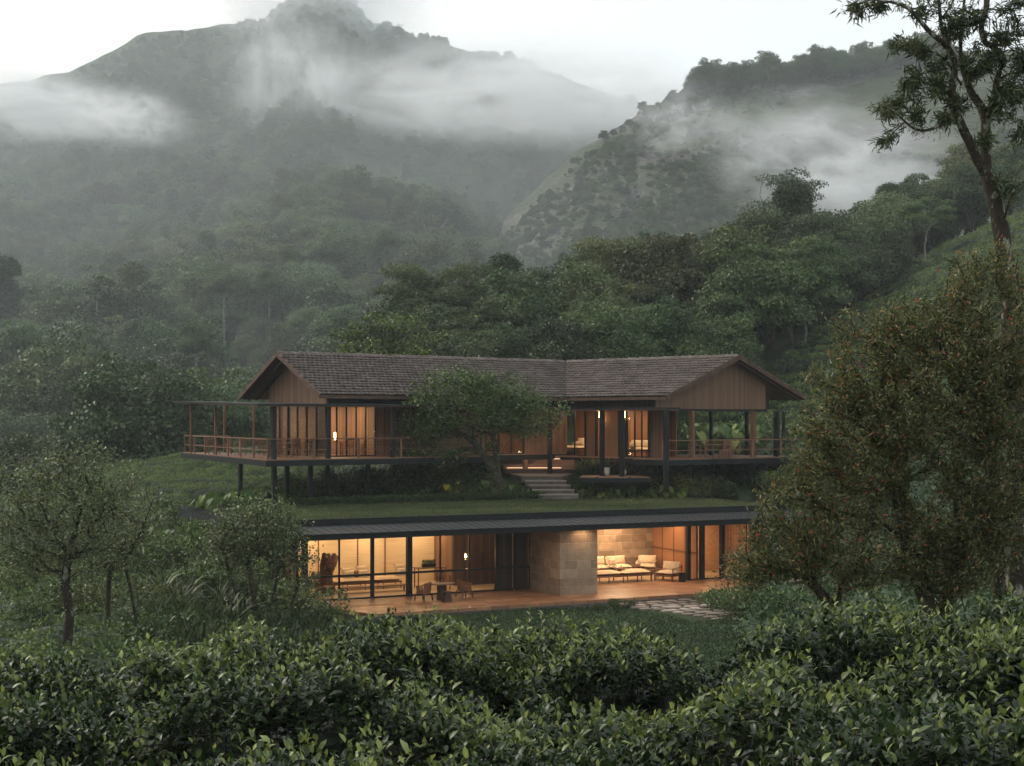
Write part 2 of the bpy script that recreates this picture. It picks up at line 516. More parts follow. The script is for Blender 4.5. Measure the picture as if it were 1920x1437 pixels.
M['walnut'] = noise_mat('walnut', [(0.3, (0.09, 0.04, 0.02)), (0.7, (0.19, 0.09, 0.045))], scale=3, rough=0.45, stretch=(1, 6, 6))
M['glass'] = glass_mat('window_glass')
M['bulb'] = plain_mat('lit_bulb', (1, .8, .5), emit=(1.0, 0.62, 0.28), estr=14)
M['lampglow'] = plain_mat('lit_lamp_strip', (1, .8, .5), emit=(1.0, 0.66, 0.34), estr=5)
M['shade'] = plain_mat('tread_glow_colour', (1, .85, .6), emit=(1.0, 0.66, 0.36), estr=.9)  # glowing colour that stands in for warm light on the wide steps
M['clay'] = plain_mat('fired_clay', (0.30, 0.15, 0.08), rough=0.7)
M['ceramic'] = plain_mat('cream_ceramic', (0.55, 0.47, 0.36), rough=0.35)
M['bark'] = noise_mat('mossy_bark', [(0.28, (0.018, 0.013, 0.009)), (0.5, (0.045, 0.034, 0.024)), (0.62, (0.05, 0.055, 0.025)), (0.78, (0.17, 0.15, 0.12))], scale=5, rough=0.9, bump=0.8, bscale=12, spec=0.2)
M['bark_red'] = noise_mat('flaking_red_bark', [(0.30, (0.014, 0.011, 0.008)), (0.48, (0.036, 0.024, 0.018)), (0.57, (0.036, 0.036, 0.020)), (0.61, (0.20, 0.18, 0.15)), (0.70, (0.34, 0.31, 0.27))], scale=5.5, rough=0.85, bump=0.8, bscale=10, spec=0.2, stretch=(1, 1, .45))
M['bark_grey'] = noise_mat('pale_bark', [(0.3, (0.07, 0.062, 0.05)), (0.7, (0.24, 0.22, 0.19))], scale=2, rough=0.9, spec=0.2)
M['bark_far'] = noise_mat('grey_brown_bark', [(0.3, (0.03, 0.024, 0.018)), (0.7, (0.09, 0.08, 0.065))], scale=1, rough=0.95, spec=0.1)

GR = lambda *s: list(s)
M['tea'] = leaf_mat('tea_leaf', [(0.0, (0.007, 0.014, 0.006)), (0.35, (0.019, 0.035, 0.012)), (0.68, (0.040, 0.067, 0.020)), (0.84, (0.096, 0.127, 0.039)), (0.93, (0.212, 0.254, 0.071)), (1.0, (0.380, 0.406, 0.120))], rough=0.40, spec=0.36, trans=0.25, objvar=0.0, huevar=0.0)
M['tea_far'] = leaf_mat('tea_field_leaf', [(0.0, (0.020, 0.035, 0.014)), (0.5, (0.058, 0.092, 0.029)), (0.85, (0.123, 0.173, 0.048)), (1.0, (0.223, 0.271, 0.066))], rough=0.5, spec=0.3, trans=0.2, objvar=0.0, huevar=0.0)
M['tea_low'] = leaf_mat('low_tea_field_leaf', [(0.0, (0.020, 0.035, 0.014)), (0.5, (0.058, 0.092, 0.029)), (0.85, (0.123, 0.173, 0.048)), (1.0, (0.223, 0.271, 0.066))], rough=0.5, spec=0.3, trans=0.2, objvar=0.0, huevar=0.0)  # same leaf colours as tea_far, for the lower left field
M['leaf_dark'] = leaf_mat('forest_leaf', [(0.0, (0.022, 0.038, 0.012)), (0.45, (0.048, 0.081, 0.026)), (0.8, (0.091, 0.135, 0.037)), (1.0, (0.179, 0.228, 0.062))], objvar=0.42, huevar=0.035)
M['leaf_olive'] = leaf_mat('olive_forest_leaf', [(0.0, (0.031, 0.047, 0.015)), (0.45, (0.065, 0.095, 0.029)), (0.8, (0.119, 0.151, 0.045)), (1.0, (0.219, 0.231, 0.079))], objvar=0.4, huevar=0.035)
M['leaf_pale'] = leaf_mat('pale_forest_leaf', [(0.0, (0.037, 0.059, 0.025)), (0.45, (0.079, 0.118, 0.048)), (0.8, (0.148, 0.202, 0.086)), (1.0, (0.253, 0.306, 0.138))], objvar=0.25, huevar=0.02)
M['leaf_yellow'] = leaf_mat('yellow_tipped_leaf', [(0.0, (0.025, 0.043, 0.011)), (0.5, (0.060, 0.088, 0.020)), (0.78, (0.163, 0.200, 0.033)), (0.92, (0.400, 0.425, 0.066)), (1.0, (0.375, 0.237, 0.066))], objvar=0.1, huevar=0.0)
M['bamboo'] = leaf_mat('bamboo_leaf', [(0.0, (0.021, 0.041, 0.011)), (0.5, (0.051, 0.091, 0.024)), (1.0, (0.128, 0.189, 0.050))], objvar=0.25, huevar=0.01)
M['leaf_small'] = leaf_mat('small_grey_green_leaf', [(0.0, (0.049, 0.066, 0.025)), (0.5, (0.116, 0.144, 0.055)), (0.85, (0.214, 0.254, 0.105)), (1.0, (0.430, 0.459, 0.237))], rough=0.4, spec=0.45, objvar=0.0, huevar=0.0)
M['leaf_court'] = leaf_mat('courtyard_tree_leaf', [(0.0, (0.024, 0.044, 0.011)), (0.5, (0.060, 0.099, 0.024)), (0.85, (0.132, 0.193, 0.046)), (1.0, (0.251, 0.317, 0.088))], rough=0.42, spec=0.4, objvar=0.0, huevar=0.0)
M['leaf_red'] = leaf_mat('red_tipped_leaf', [(0.0, (0.029, 0.043, 0.013)), (0.38, (0.073, 0.092, 0.026)), (0.62, (0.132, 0.148, 0.046)), (0.80, (0.220, 0.207, 0.071)), (0.86, (0.353, 0.291, 0.119)), (0.90, (0.323, 0.153, 0.071)), (0.935, (0.440, 0.076, 0.053)), (1.0, (0.587, 0.092, 0.071))], rough=0.38, spec=0.5, objvar=0.0, huevar=0.0, trans=0.38)
M['leaf_long'] = leaf_mat('long_narrow_leaf', [(0.0, (0.021, 0.032, 0.013)), (0.5, (0.048, 0.070, 0.023)), (0.85, (0.098, 0.128, 0.039)), (1.0, (0.195, 0.203, 0.065))], rough=0.42, spec=0.4, objvar=0.0, huevar=0.0)
M['big_leaf'] = leaf_mat('broad_tropical_leaf', [(0.0, (0.031, 0.058, 0.017)), (0.5, (0.070, 0.120, 0.033)), (0.8, (0.119, 0.176, 0.046)), (1.0, (0.182, 0.234, 0.055))], rough=0.48, spec=0.22, trans=0.3, objvar=0.3, huevar=0.02)
M['fern'] = leaf_mat('grass_blade', [(0.0, (0.022, 0.034, 0.012)), (0.5, (0.055, 0.075, 0.026)), (1.0, (0.14, 0.16, 0.06))], rough=0.45, spec=0.35, objvar=0.25, huevar=0.02)
M['hedge'] = leaf_mat('clipped_hedge_leaf', [(0.0, (0.020, 0.040, 0.012)), (0.6, (0.055, 0.095, 0.028)), (1.0, (0.15, 0.20, 0.05))], objvar=0.0, huevar=0.0)
M['turf'] = leaf_mat('short_turf', [(0.0, (0.044, 0.056, 0.022)), (0.5, (0.088, 0.106, 0.043)), (1.0, (0.163, 0.174, 0.074))], rough=0.7, spec=0.15, objvar=0.0, huevar=0.0)
M['lichen_tufts'] = leaf_mat('hanging_lichen', [(0.0, (0.06, 0.065, 0.03)), (1.0, (0.20, 0.20, 0.11))], rough=0.9, spec=0.1, objvar=0.0, huevar=0.0)
# ------------------------------------------------------------------ frames of the two houses
def frame2(ox, oy, oz, deg):
    return Matrix.Translation((ox, oy, oz)) @ Matrix.Rotation(math.radians(deg), 4, 'Z')


LO = (-8.75, 62.4, -8.0, 26.0)           # lower house: x along the glass front, y towards the hill
c26, s26 = math.cos(math.radians(26)), math.sin(math.radians(26))


def to_low(x, y):
    dx, dy = np.asarray(x) - LO[0], np.asarray(y) - LO[1]
    return dx * c26 + dy * s26, -dx * s26 + dy * c26


def from_low(u, v):
    return LO[0] + u * c26 - v * s26, LO[1] + u * s26 + v * c26


# ------------------------------------------------------------------ terrain
TP = [-3000, -600, 0, 200, 350, 500, 650, 800, 1000, 1200, 1400, 1600, 1800, 2000, 2600, 5000]
TT = {
    -30: [-2.6] * 16,
    12.0: [-2.8, -2.8, -2.8, -2.75, -2.7, -2.7, -2.65, -2.6, -2.6, -2.55, -2.5, -2.45, -2.4, -2.4, -2.4, -2.4],
    14: [-3.6, -3.6, -3.6, -3.6, -3.6, -3.6, -3.6, -3.6, -3.6, -3.5, -3.3, -3.1, -3.0, -2.9, -2.8, -2.8],
    22: [-5.2, -5.2, -5.2, -5.3, -5.4, -5.5, -5.6, -5.6, -5.5, -5.3, -4.9, -4.4, -4.0, -3.8, -3.5, -3],
    38: [-6.2, -6.2, -6.3, -6.4, -6.8, -7.2, -7.6, -7.7, -7.6, -7.3, -6.8, -6.2, -5.6, -5.2, -4.5, -4],
    50: [-6.6, -6.6, -6.7, -6.8, -7.2, -7.8, -8.3, -8.35, -8.35, -8.2, -8.0, -7.4, -6.6, -6.0, -5, -4],
    58: [-6.7, -6.7, -6.7, -6.8, -6.9, -7.5, -8.15, -8.2, -8.15, -8.1, -8.0, -7.2, -6.3, -5.6, -4, -3],
    66: [-7.2, -6.8, -6.6, -6.5, -6.1, -6.2, -8.1, -8.1, -8.1, -8.1, -7.6, -6.2, -5.2, -4.4, -3, -2],
    74: [-8.0, -7.2, -6.4, -5.9, -5.3, -4.8, -4.6, -4.5, -4.4, -4.4, -4.4, -4.0, -3.4, -2.6, -1, 0],
    80: [-9.0, -7.8, -6.8, -6.5, -6.1, -4.9, -4.0, -3.7, -3.1, -3.2, -3.4, -2.5, -1.4, -.4, 1, 2],
    86: [-10, -7.9, -6.2, -5.7, -5.3, -4.5, -3.1, -2.6, -2.15, -2.3, -2.6, -1.0, .6, 2, 4, 6],
    95: [-13, -9, -5.7, -4.8, -4.4, -4.0, -2.4, -2.0, -1.6, -1.5, -.9, .9, 3.0, 5, 7, 9],
    115: [-22, -14, -7.4, -4.3, -3.5, -3.2, -2.4, .6, 2.2, 3.2, 4.2, 6.4, 9.4, 12.4, 16, 20],
    150: [-32, -28, -22, -18, -13, -7, -2, 3.5, 5.5, 7.5, 9.5, 13, 18.2, 23, 29, 37],
    190: [-30, -26, -20, -19, -17, -13, -7, 2.5, 7, 10.5, 13.5, 17, 24, 31, 38, 46],
    220: [-20, -16, -9, -8, -8, -9, -8, -1, 6.5, 12, 16, 19.5, 27, 35, 43, 51],
    262: [-9, -9, -9, -9, -9, -9, -9, -9, -6, 3, 9, 13, 22, 30, 37, 43],
}
TY = sorted(TT)
TZ = np.array([TT[k] for k in TY])


def H(x, y):
    """ground height of the estate (y up to 262 m)"""
    x = np.asarray(x, float); y = np.asarray(y, float)
    yy = np.maximum(y, 9.0)
    px = np.clip(960 + x / yy * F, TP[0], TP[-1] - 1)
    j = np.clip(np.searchsorted(TY, y, side='right') - 1, 0, len(TY) - 2)
    i = np.clip(np.searchsorted(TP, px, side='right') - 1, 0, len(TP) - 2)
    ty, tp = np.array(TY, float), np.array(TP, float)
    fy = np.clip((y - ty[j]) / (ty[j + 1] - ty[j]), 0, 1); fx = (px - tp[i]) / (tp[i + 1] - tp[i])
    z = (TZ[j, i] * (1 - fx) + TZ[j, i + 1] * fx) * (1 - fy) + (TZ[j + 1, i] * (1 - fx) + TZ[j + 1, i + 1] * fx) * fy
    amp = np.clip((y - 14) / 60, 0, 1) * 0.35 + np.clip((y - 110) / 80, 0, 1) * 1.6
    z = z + fbm(x / 9.0, y / 9.0, 3, 3) * amp
    # level pads cut for the lower house and its terrace, and for the turf roof behind it
    u, v = to_low(x, y)
    inu = sstep(-3.6, -1.2, u) * (1 - sstep(24, 30, u))
    front = inu * sstep(-9, -6, v) * (1 - sstep(5.5, 6.2, v))
    z = z * (1 - front) + (-8.25) * front
    roof = sstep(-3.2, -0.8, u) * (1 - sstep(25, 31, u)) * sstep(5.5, 6.2, v) * (1 - sstep(8.6, 10.5, v))
    z = z * (1 - roof) + (-4.45) * roof
    return z


MP = [-1400, -500, 0, 130, 200, 260, 400, 490, 515, 540, 590, 640, 668, 692, 750, 850, 980, 1100, 1250, 1500, 2000, 3200]
MR = [330, 230, 160, 140, 104, 74, 58, 42, 24, 0, -10, -6, 12, 44, 62, 94, 124, 165, 215, 270, 300, 330]
MGY = [222, 262, 300, 340, 400, 470, 560, 680, 820, 960, 1080, 1180]
MG = [1.24, 1.06, .95, .86, .75, .655, .55, .43, .29, .15, .045, 0.0]


def HM(x, y):
    """the forested mountain across the valley (y 262 .. 1180, then falling away)"""
    x = np.asarray(x, float); y = np.asarray(y, float)
    px = 960 + x / y * F
    ridge = np.interp(px, MP, MR) + 9 * fbm(px / 46.0, px * 0, 4, 71) - 5
    g = np.interp(y, MGY, MG)
    base = 770.0 + 30 * sstep(700, 1000, px)
    py = ridge + (base - ridge) * g + 110 * sstep(820, 1020, px) * (1 - sstep(560, 780, y))
    z = (HZ - py) / F * np.minimum(y, 1180)
    k = sstep(240, 420, y) * (1 - sstep(1060, 1180, y))
    n = fbm(x / 150.0 + 3, y / 230.0, 4, 11) + 0.6 * fbm(x / 60.0 - 2, y / 110.0, 3, 23)
    z = z + n * k * np.clip(z, 8, 60) * 0.36 + (.22 - np.abs(fbm(x / 75.0, y / 150.0, 5, 41))) * k * np.clip(z - 40, 0, 120) * .30
    z = z - np.maximum(0, y - 1180) * 0.5
    return z


HP = [-400, 600, 760, 860, 950, 1020, 1100, 1150, 1200, 1250, 1300, 1400, 1500, 1600, 1700, 1850, 2100, 2700, 4000]
HR = [1300, 1000, 760, 530, 410, 335, 272, 240, 212, 188, 168, 152, 140, 126, 112, 96, 70, 40, 30]
HGY = [300, 340, 400, 460, 520, 570, 600]
HG = [1.0, .93, .74, .52, .27, .08, 0.0]


def HH(x, y):
    """the grassy, rocky hill on the right"""
    x = np.asarray(x, float); y = np.asarray(y, float)
    px = 960 + x / y * F
    ridge = np.interp(px, HP, HR) + 7 * fbm(px / 40.0, px * 0, 4, 72)
    g = np.interp(y, HGY, HG)
    base = 640.0 + 110 * (1 - sstep(900, 1200, px))
    py = ridge + (np.maximum(base, ridge + 30) - ridge) * g
    z = (HZ - py) / F * np.minimum(y, 600)
    k = sstep(300, 380, y) * (1 - sstep(560, 600, y))
    n = fbm(x / 70.0, y / 90.0, 4, 31) + 0.5 * fbm(x / 22.0, y / 30.0, 3, 5)
    z = z + n * k * 9.0 + (np.abs(fbm(x / 26.0, y / 40.0, 4, 91)) - .25) * k * 9.0
    z = z - np.maximum(0, y - 600) * 0.35
    return z


def grid_mesh(name, xs, ys, fn, mat, smooth=True):
    X, Y = np.meshgrid(xs, ys)
    Z = fn(X, Y)
    V = np.stack([X, Y, Z], -1).reshape(-1, 3)
    nx, ny = len(xs), len(ys)
    idx = np.arange(nx * ny).reshape(ny, nx)
    Fq = np.stack([idx[:-1, :-1], idx[:-1, 1:], idx[1:, 1:], idx[1:, :-1]], -1).reshape(-1, 4)
    return np_mesh(name, V, Fq, mat, smooth=smooth)


xs = np.concatenate([np.arange(-900, -60, 20), np.arange(-60, -32, 2), np.arange(-32, 32, 0.5), np.arange(32, 60, 2), np.arange(60, 901, 20)])
ys = np.concatenate([np.arange(-30, 0, 5), np.arange(0, 100, 0.5), np.arange(100, 150, 1.5), np.arange(150, 268, 3)])
ground = link('ground', grid_mesh('ground', xs, ys, H, M['ground']))
tag(ground, kind='structure')
mountain = link('mountain', grid_mesh('mountain', np.arange(-1400, 1401, 7.0), np.concatenate([np.arange(222, 1180, 7.0), np.arange(1180, 1480, 40)]), HM, M['mountain']))
tag(mountain, kind='structure')


def hill_mat():
    m, nt, N, L = mat_new('grass_and_rock_hill')
    tc = N('ShaderNodeTexCoord')
    n1 = N('ShaderNodeTexNoise'); n1.inputs['Scale'].default_value = 0.045; n1.inputs['Detail'].default_value = 7
    n1.inputs['Roughness'].default_value = 0.62
    L(tc.outputs['Object'], n1.inputs['Vector'])
    r1 = ramp_node(nt, [(0.3, (0.030, 0.042, 0.020)), (0.5, (0.052, 0.066, 0.032)), (0.68, (0.085, 0.090, 0.050))])
    L(n1.outputs['Fac'], r1.inputs['Fac'])
    mp = N('ShaderNodeMapping'); mp.inputs['Scale'].default_value = (1, 1, 2.6)
    L(tc.outputs['Object'], mp.inputs[0])
    n2 = N('ShaderNodeTexNoise'); n2.inputs['Scale'].default_value = 0.020; n2.inputs['Detail'].default_value = 9
    n2.inputs['Roughness'].default_value = 0.6; n2.inputs['Distortion'].default_value = 0.6
    L(mp.outputs[0], n2.inputs['Vector'])
    r2 = ramp_node(nt, [(0.51, (0, 0, 0)), (0.57, (1, 1, 1))]); L(n2.outputs['Fac'], r2.inputs['Fac'])
    n3 = N('ShaderNodeTexNoise'); n3.inputs['Scale'].default_value = 0.16; n3.inputs['Detail'].default_value = 8
    n3.inputs['Distortion'].default_value = 1.0
    L(mp.outputs[0], n3.inputs['Vector'])
    r3 = ramp_node(nt, [(0.3, (0.040, 0.038, 0.037)), (0.52, (0.10, 0.092, 0.088)), (0.72, (0.19, 0.17, 0.16))]); L(n3.outputs['Fac'], r3.inputs['Fac'])
    mx = N('ShaderNodeMix'); mx.data_type = 'RGBA'
    L(r2.outputs['Color'], mx.inputs['Factor']); L(r1.outputs['Color'], mx.inputs['A']); L(r3.outputs['Color'], mx.inputs['B'])
    p = N('ShaderNodeBsdfPrincipled'); p.inputs['Roughness'].default_value = 0.9; p.inputs['Specular IOR Level'].default_value = 0.15
    L(mx.outputs['Result'], p.inputs['Base Color'])
    b = N('ShaderNodeBump'); b.inputs['Strength'].default_value = 0.9; b.inputs['Distance'].default_value = 3.0
    L(n3.outputs['Fac'], b.inputs['Height']); L(b.outputs[0], p.inputs['Normal'])
    o = N('ShaderNodeOutputMaterial'); L(p.outputs[0], o.inputs['Surface'])
    return m


hill = link('hill', grid_mesh('hill', np.arange(-60, 760, 4.0), np.concatenate([np.arange(296, 600, 4.0), np.arange(600, 800, 25)]), HH, hill_mat()))
tag(hill, kind='structure')
# ------------------------------------------------------------------ stamping many leaves into one mesh
def rot_from(dirs, ups):
    """rotation matrices (n,3,3) whose columns are: x along dirs, z near ups"""
    x = dirs / (np.linalg.norm(dirs, axis=1, keepdims=True) + 1e-9)
    y = np.cross(ups, x); y /= (np.linalg.norm(y, axis=1, keepdims=True) + 1e-9)
    z = np.cross(x, y)
    return np.stack([x, y, z], -1)


def rvec(n, r=rng):
    v = r.normal(size=(n, 3))
    return v / np.linalg.norm(v, axis=1, keepdims=True)


def stamp(tv, tf, P, R, S, rnd):
    """tv (k,3) template vertices, tf list of (m,q) faces; returns V, faces, rnd"""
    n, k = len(P), len(tv)
    S = np.asarray(S)
    if S.ndim == 1: S = np.repeat(S[:, None], 3, 1)
    T = tv[None] * S[:, None, :]
    V = np.einsum('nij,nkj->nki', R, T) + P[:, None, :]
    off = (np.arange(n) * k)[:, None, None]
    Fs = [(f[None] + off).reshape(-1, f.shape[1]) for f in tf]
    return V.reshape(-1, 3), Fs, np.repeat(rnd, k)


# leaf shapes lie along +x from 0 to 1, width in y, curl in z
LEAF2 = (np.array([(0, 0, 0), (.45, .26, .05), (1, 0, -.06), (.45, -.26, .05)]), [np.array([(0, 2, 1), (0, 3, 2)])])
LEAFN = (np.array([(0, 0, 0), (.45, .16, .05), (1, 0, -.10), (.45, -.16, .05)]), [np.array([(0, 2, 1), (0, 3, 2)])])
NARROW = (np.array([(0, 0, 0), (.4, .085, .04), (1, 0, -.10), (.4, -.085, .04)]), [np.array([(0, 2, 1), (0, 3, 2)])])
CLUMP = (np.array([(0, 0, 0), (.5, .42, .10), (1, .1, -.05), (.55, -.4, .06)]), [np.array([(0, 3, 2), (0, 2, 1)])])
TEA = (np.array([(0, 0, 0), (.3, 0, .05), (.65, 0, .05), (1, 0, -.06),
                 (.25, .17, .10), (.6, .20, .10), (.25, -.17, .10), (.6, -.20, .10)]),
       [np.array([(0, 1, 4), (2, 3, 5), (1, 0, 6), (3, 2, 7)]), np.array([(1, 2, 5, 4), (2, 1, 6, 7)])])


def join_parts(parts):
    """parts: list of (V, Fs, rnd) -> one"""
    V, FF, R_, b = [], {}, [], 0
    for v, fs, r in parts:
        V.append(v); R_.append(r)
        for f in fs: FF.setdefault(f.shape[1], []).append(f + b)
        b += len(v)
    return np.concatenate(V), [np.concatenate(x) for x in FF.values()], np.concatenate(R_)


# ------------------------------------------------------------------ branching: grow from a trunk to points in a crown
def grow(trunk, targets, seg=0.35, alpha=0.35, jitter=0.10, gravity=0.0, r=rng):
    """trunk: list of points. returns nodes (n,3), parent index (n,), terminal flags"""
    nodes = [np.array(p, float) for p in trunk]
    par = [-1] + list(range(len(trunk) - 1))
    plen = [0.0]
    for i in range(1, len(nodes)): plen.append(plen[-1] + np.linalg.norm(nodes[i] - nodes[i - 1]))
    allow = max(1, int(len(trunk) * 0.35))
    targets = sorted(targets, key=lambda p: np.linalg.norm(p - nodes[-1]))
    ends = []
    cap = len(nodes) + 80000
    A = np.zeros((cap, 3)); A[:len(nodes)] = nodes
    PL = np.zeros(cap); PL[:len(nodes)] = plen
    n = len(nodes)
    for t in targets:
        d = np.linalg.norm(A[allow:n] - t, axis=1)
        cost = d + alpha * PL[allow:n] + np.maximum(0, A[allow:n, 2] - t[2]) * 0.5
        j = int(np.argmin(cost)) + allow
        L_ = np.linalg.norm(t - A[j])
        if L_ < seg * 0.4: continue
        k = max(1, int(round(L_ / seg)))
        p0 = A[j].copy(); prev = j
        pd = A[j] - A[par[j]] if par[j] >= 0 else np.array((0, 0, 1.0))
        pd = pd / (np.linalg.norm(pd) + 1e-9)
        for q in range(1, k + 1):
            f = q / k
            p = p0 * (1 - f) + t * f + pd * math.sin(f * math.pi) * L_ * 0.16 + r.normal(size=3) * jitter * L_ * 0.35 * math.sin(f * math.pi)
            p[2] -= gravity * f * f * L_
            if n >= cap: break
            A[n] = p; PL[n] = PL[prev] + np.linalg.norm(p - A[prev]); par.append(prev); prev = n; n += 1
        ends.append(prev)
    return A[:n].copy(), np.array(par), ends


def branch_radii(nodes, par, r_tip, r_base, exp=2.3):
    n = len(nodes)
    w_ = np.zeros(n)
    child = np.zeros(n, bool)
    child[par[par >= 0]] = True
    w_[~child] = 1
    for i in range(n - 1, 0, -1): w_[par[i]] += w_[i]
    rad = r_tip * w_ ** (1 / exp)
    k = (r_base - r_tip) / max(rad[0] - r_tip, 1e-6)
    return r_tip + (rad - r_tip) * k


def branch_mesh(nodes, par, rad, sides=6, rmin=0.0):
    i = np.where((par >= 0) & (rad >= rmin))[0]
    a, b = nodes[par[i]], nodes[i]
    ra = np.minimum(rad[par[i]], rad[i] * 1.25 + 0.002); rb = rad[i]
    # a trunk continues at full width
    d = b - a; L_ = np.linalg.norm(d, axis=1, keepdims=True) + 1e-9; d = d / L_
    b = b + d * (rb[:, None] * 0.35)
    up = np.where(np.abs(d[:, 2:3]) < 0.9, np.array([[0, 0, 1.0]]), np.array([[1.0, 0, 0]]))
    s = np.cross(d, up); s /= np.linalg.norm(s, axis=1, keepdims=True); t = np.cross(s, d)
    an = np.arange(sides) * 2 * math.pi / sides
    c, sn = np.cos(an), np.sin(an)
    ringA = a[:, None] + ra[:, None, None] * (c[None, :, None] * s[:, None] + sn[None, :, None] * t[:, None])
    ringB = b[:, None] + rb[:, None, None] * (c[None, :, None] * s[:, None] + sn[None, :, None] * t[:, None])
    V = np.concatenate([ringA, ringB], 1).reshape(-1, 3)
    k = np.arange(sides)
    f = np.stack([k, (k + 1) % sides, sides + (k + 1) % sides, sides + k], -1)
    Fq = (f[None] + (np.arange(len(i)) * 2 * sides)[:, None, None]).reshape(-1, 4)
    return V, [Fq], np.full(len(V), 0.5)


def trunk_tube(pts, rads, sides=14, bump=0.12, seed=1):
    """one smooth knobbly tube for a main trunk or limb"""
    P_ = [Vector(p) for p in pts]
    out, rr = [], []
    for i in range(len(P_) - 1):
        p0, p1, p2, p3 = P_[max(i - 1, 0)], P_[i], P_[i + 1], P_[min(i + 2, len(P_) - 1)]
        for q in range(6):
            t = q / 6
            out.append(0.5 * ((2 * p1) + (p2 - p0) * t + (2 * p0 - 5 * p1 + 4 * p2 - p3) * t * t + (3 * p1 - p0 - 3 * p2 + p3) * t ** 3))
            rr.append(rads[i] * (1 - t) + rads[i + 1] * t)
    out.append(P_[-1]); rr.append(rads[-1])
    n = len(out)
    V = []
    for i, p in enumerate(out):
        d = (out[min(i + 1, n - 1)] - out[max(i - 1, 0)]).normalized()
        u = Vector((0, 0, 1)) if abs(d.z) < 0.9 else Vector((1, 0, 0))
        s = d.cross(u).normalized(); t = s.cross(d)
        for k in range(sides):
            a = 2 * math.pi * k / sides
            q = rr[i] * (1 + bump * float(fbm(np.array(k * 0.9 + seed * 7), np.array(i * 0.55), 3, seed)))
            V.append(p + s * (math.cos(a) * q) + t * (math.sin(a) * q))
    V = np.array([tuple(v) for v in V])
    idx = np.arange(n * sides).reshape(n, sides)
    nx = np.roll(idx, -1, 1)
    Fq = np.stack([idx[:-1], nx[:-1], nx[1:], idx[1:]], -1).reshape(-1, 4)
    return V, [Fq], np.full(len(V), 0.5), np.array([tuple(p) for p in out]), np.array(rr)


def in_ellipsoids(n, ells, shell=0.0, r=rng):
    """random points inside ellipsoids [(cx,cy,cz,rx,ry,rz), ..]; shell>0 pushes them outwards"""
    vol = np.array([e[3] * e[4] * e[5] for e in ells]); vol = vol / vol.sum()
    pick = r.choice(len(ells), size=n, p=vol)
    E = np.array(ells)[pick]
    d = rvec(n, r)
    rad = r.random(n) ** (1 / 3)
    if shell > 0: rad = rad * (1 - shell) + shell
    return E[:, :3] + d * rad[:, None] * E[:, 3:]


def leaves_on(nodes, par, ends, shape, n_per, size, spread, rnd_tip=0.0, down=0.0, up_bias=0.5, back=3, r=rng, outward=None):
    """clusters of leaves around the outer twigs"""
    pos, dirs = [], []
    for e in ends:
        j = e
        for b in range(back):
            if par[j] < 0: break
            pos.append((nodes[j], nodes[par[j]]))
            j = par[j]
    A = np.array([p[0] for p in pos]); B = np.array([p[1] for p in pos])
    m = len(A)
    idx = np.repeat(np.arange(m), n_per)
    f = r.random(len(idx))[:, None]
    P_ = A[idx] * f + B[idx] * (1 - f) + r.normal(size=(len(idx), 3)) * spread
    tw = A[idx] - B[idx]; tw /= np.linalg.norm(tw, axis=1, keepdims=True) + 1e-9
    D = tw * 0.7 + rvec(len(idx), r) * 0.9 + np.array((0, 0, -down))
    U = np.tile(np.array((0, 0, 1.0)), (len(idx), 1)) * up_bias + rvec(len(idx), r) * 0.8
    s = size * (0.65 + 0.7 * r.random(len(idx)))
    rnd = np.clip(r.random(len(idx)) * 0.85 + rnd_tip * r.random(len(idx)), 0, 1)
    return stamp(shape[0], shape[1], P_, rot_from(D, U), s, rnd)


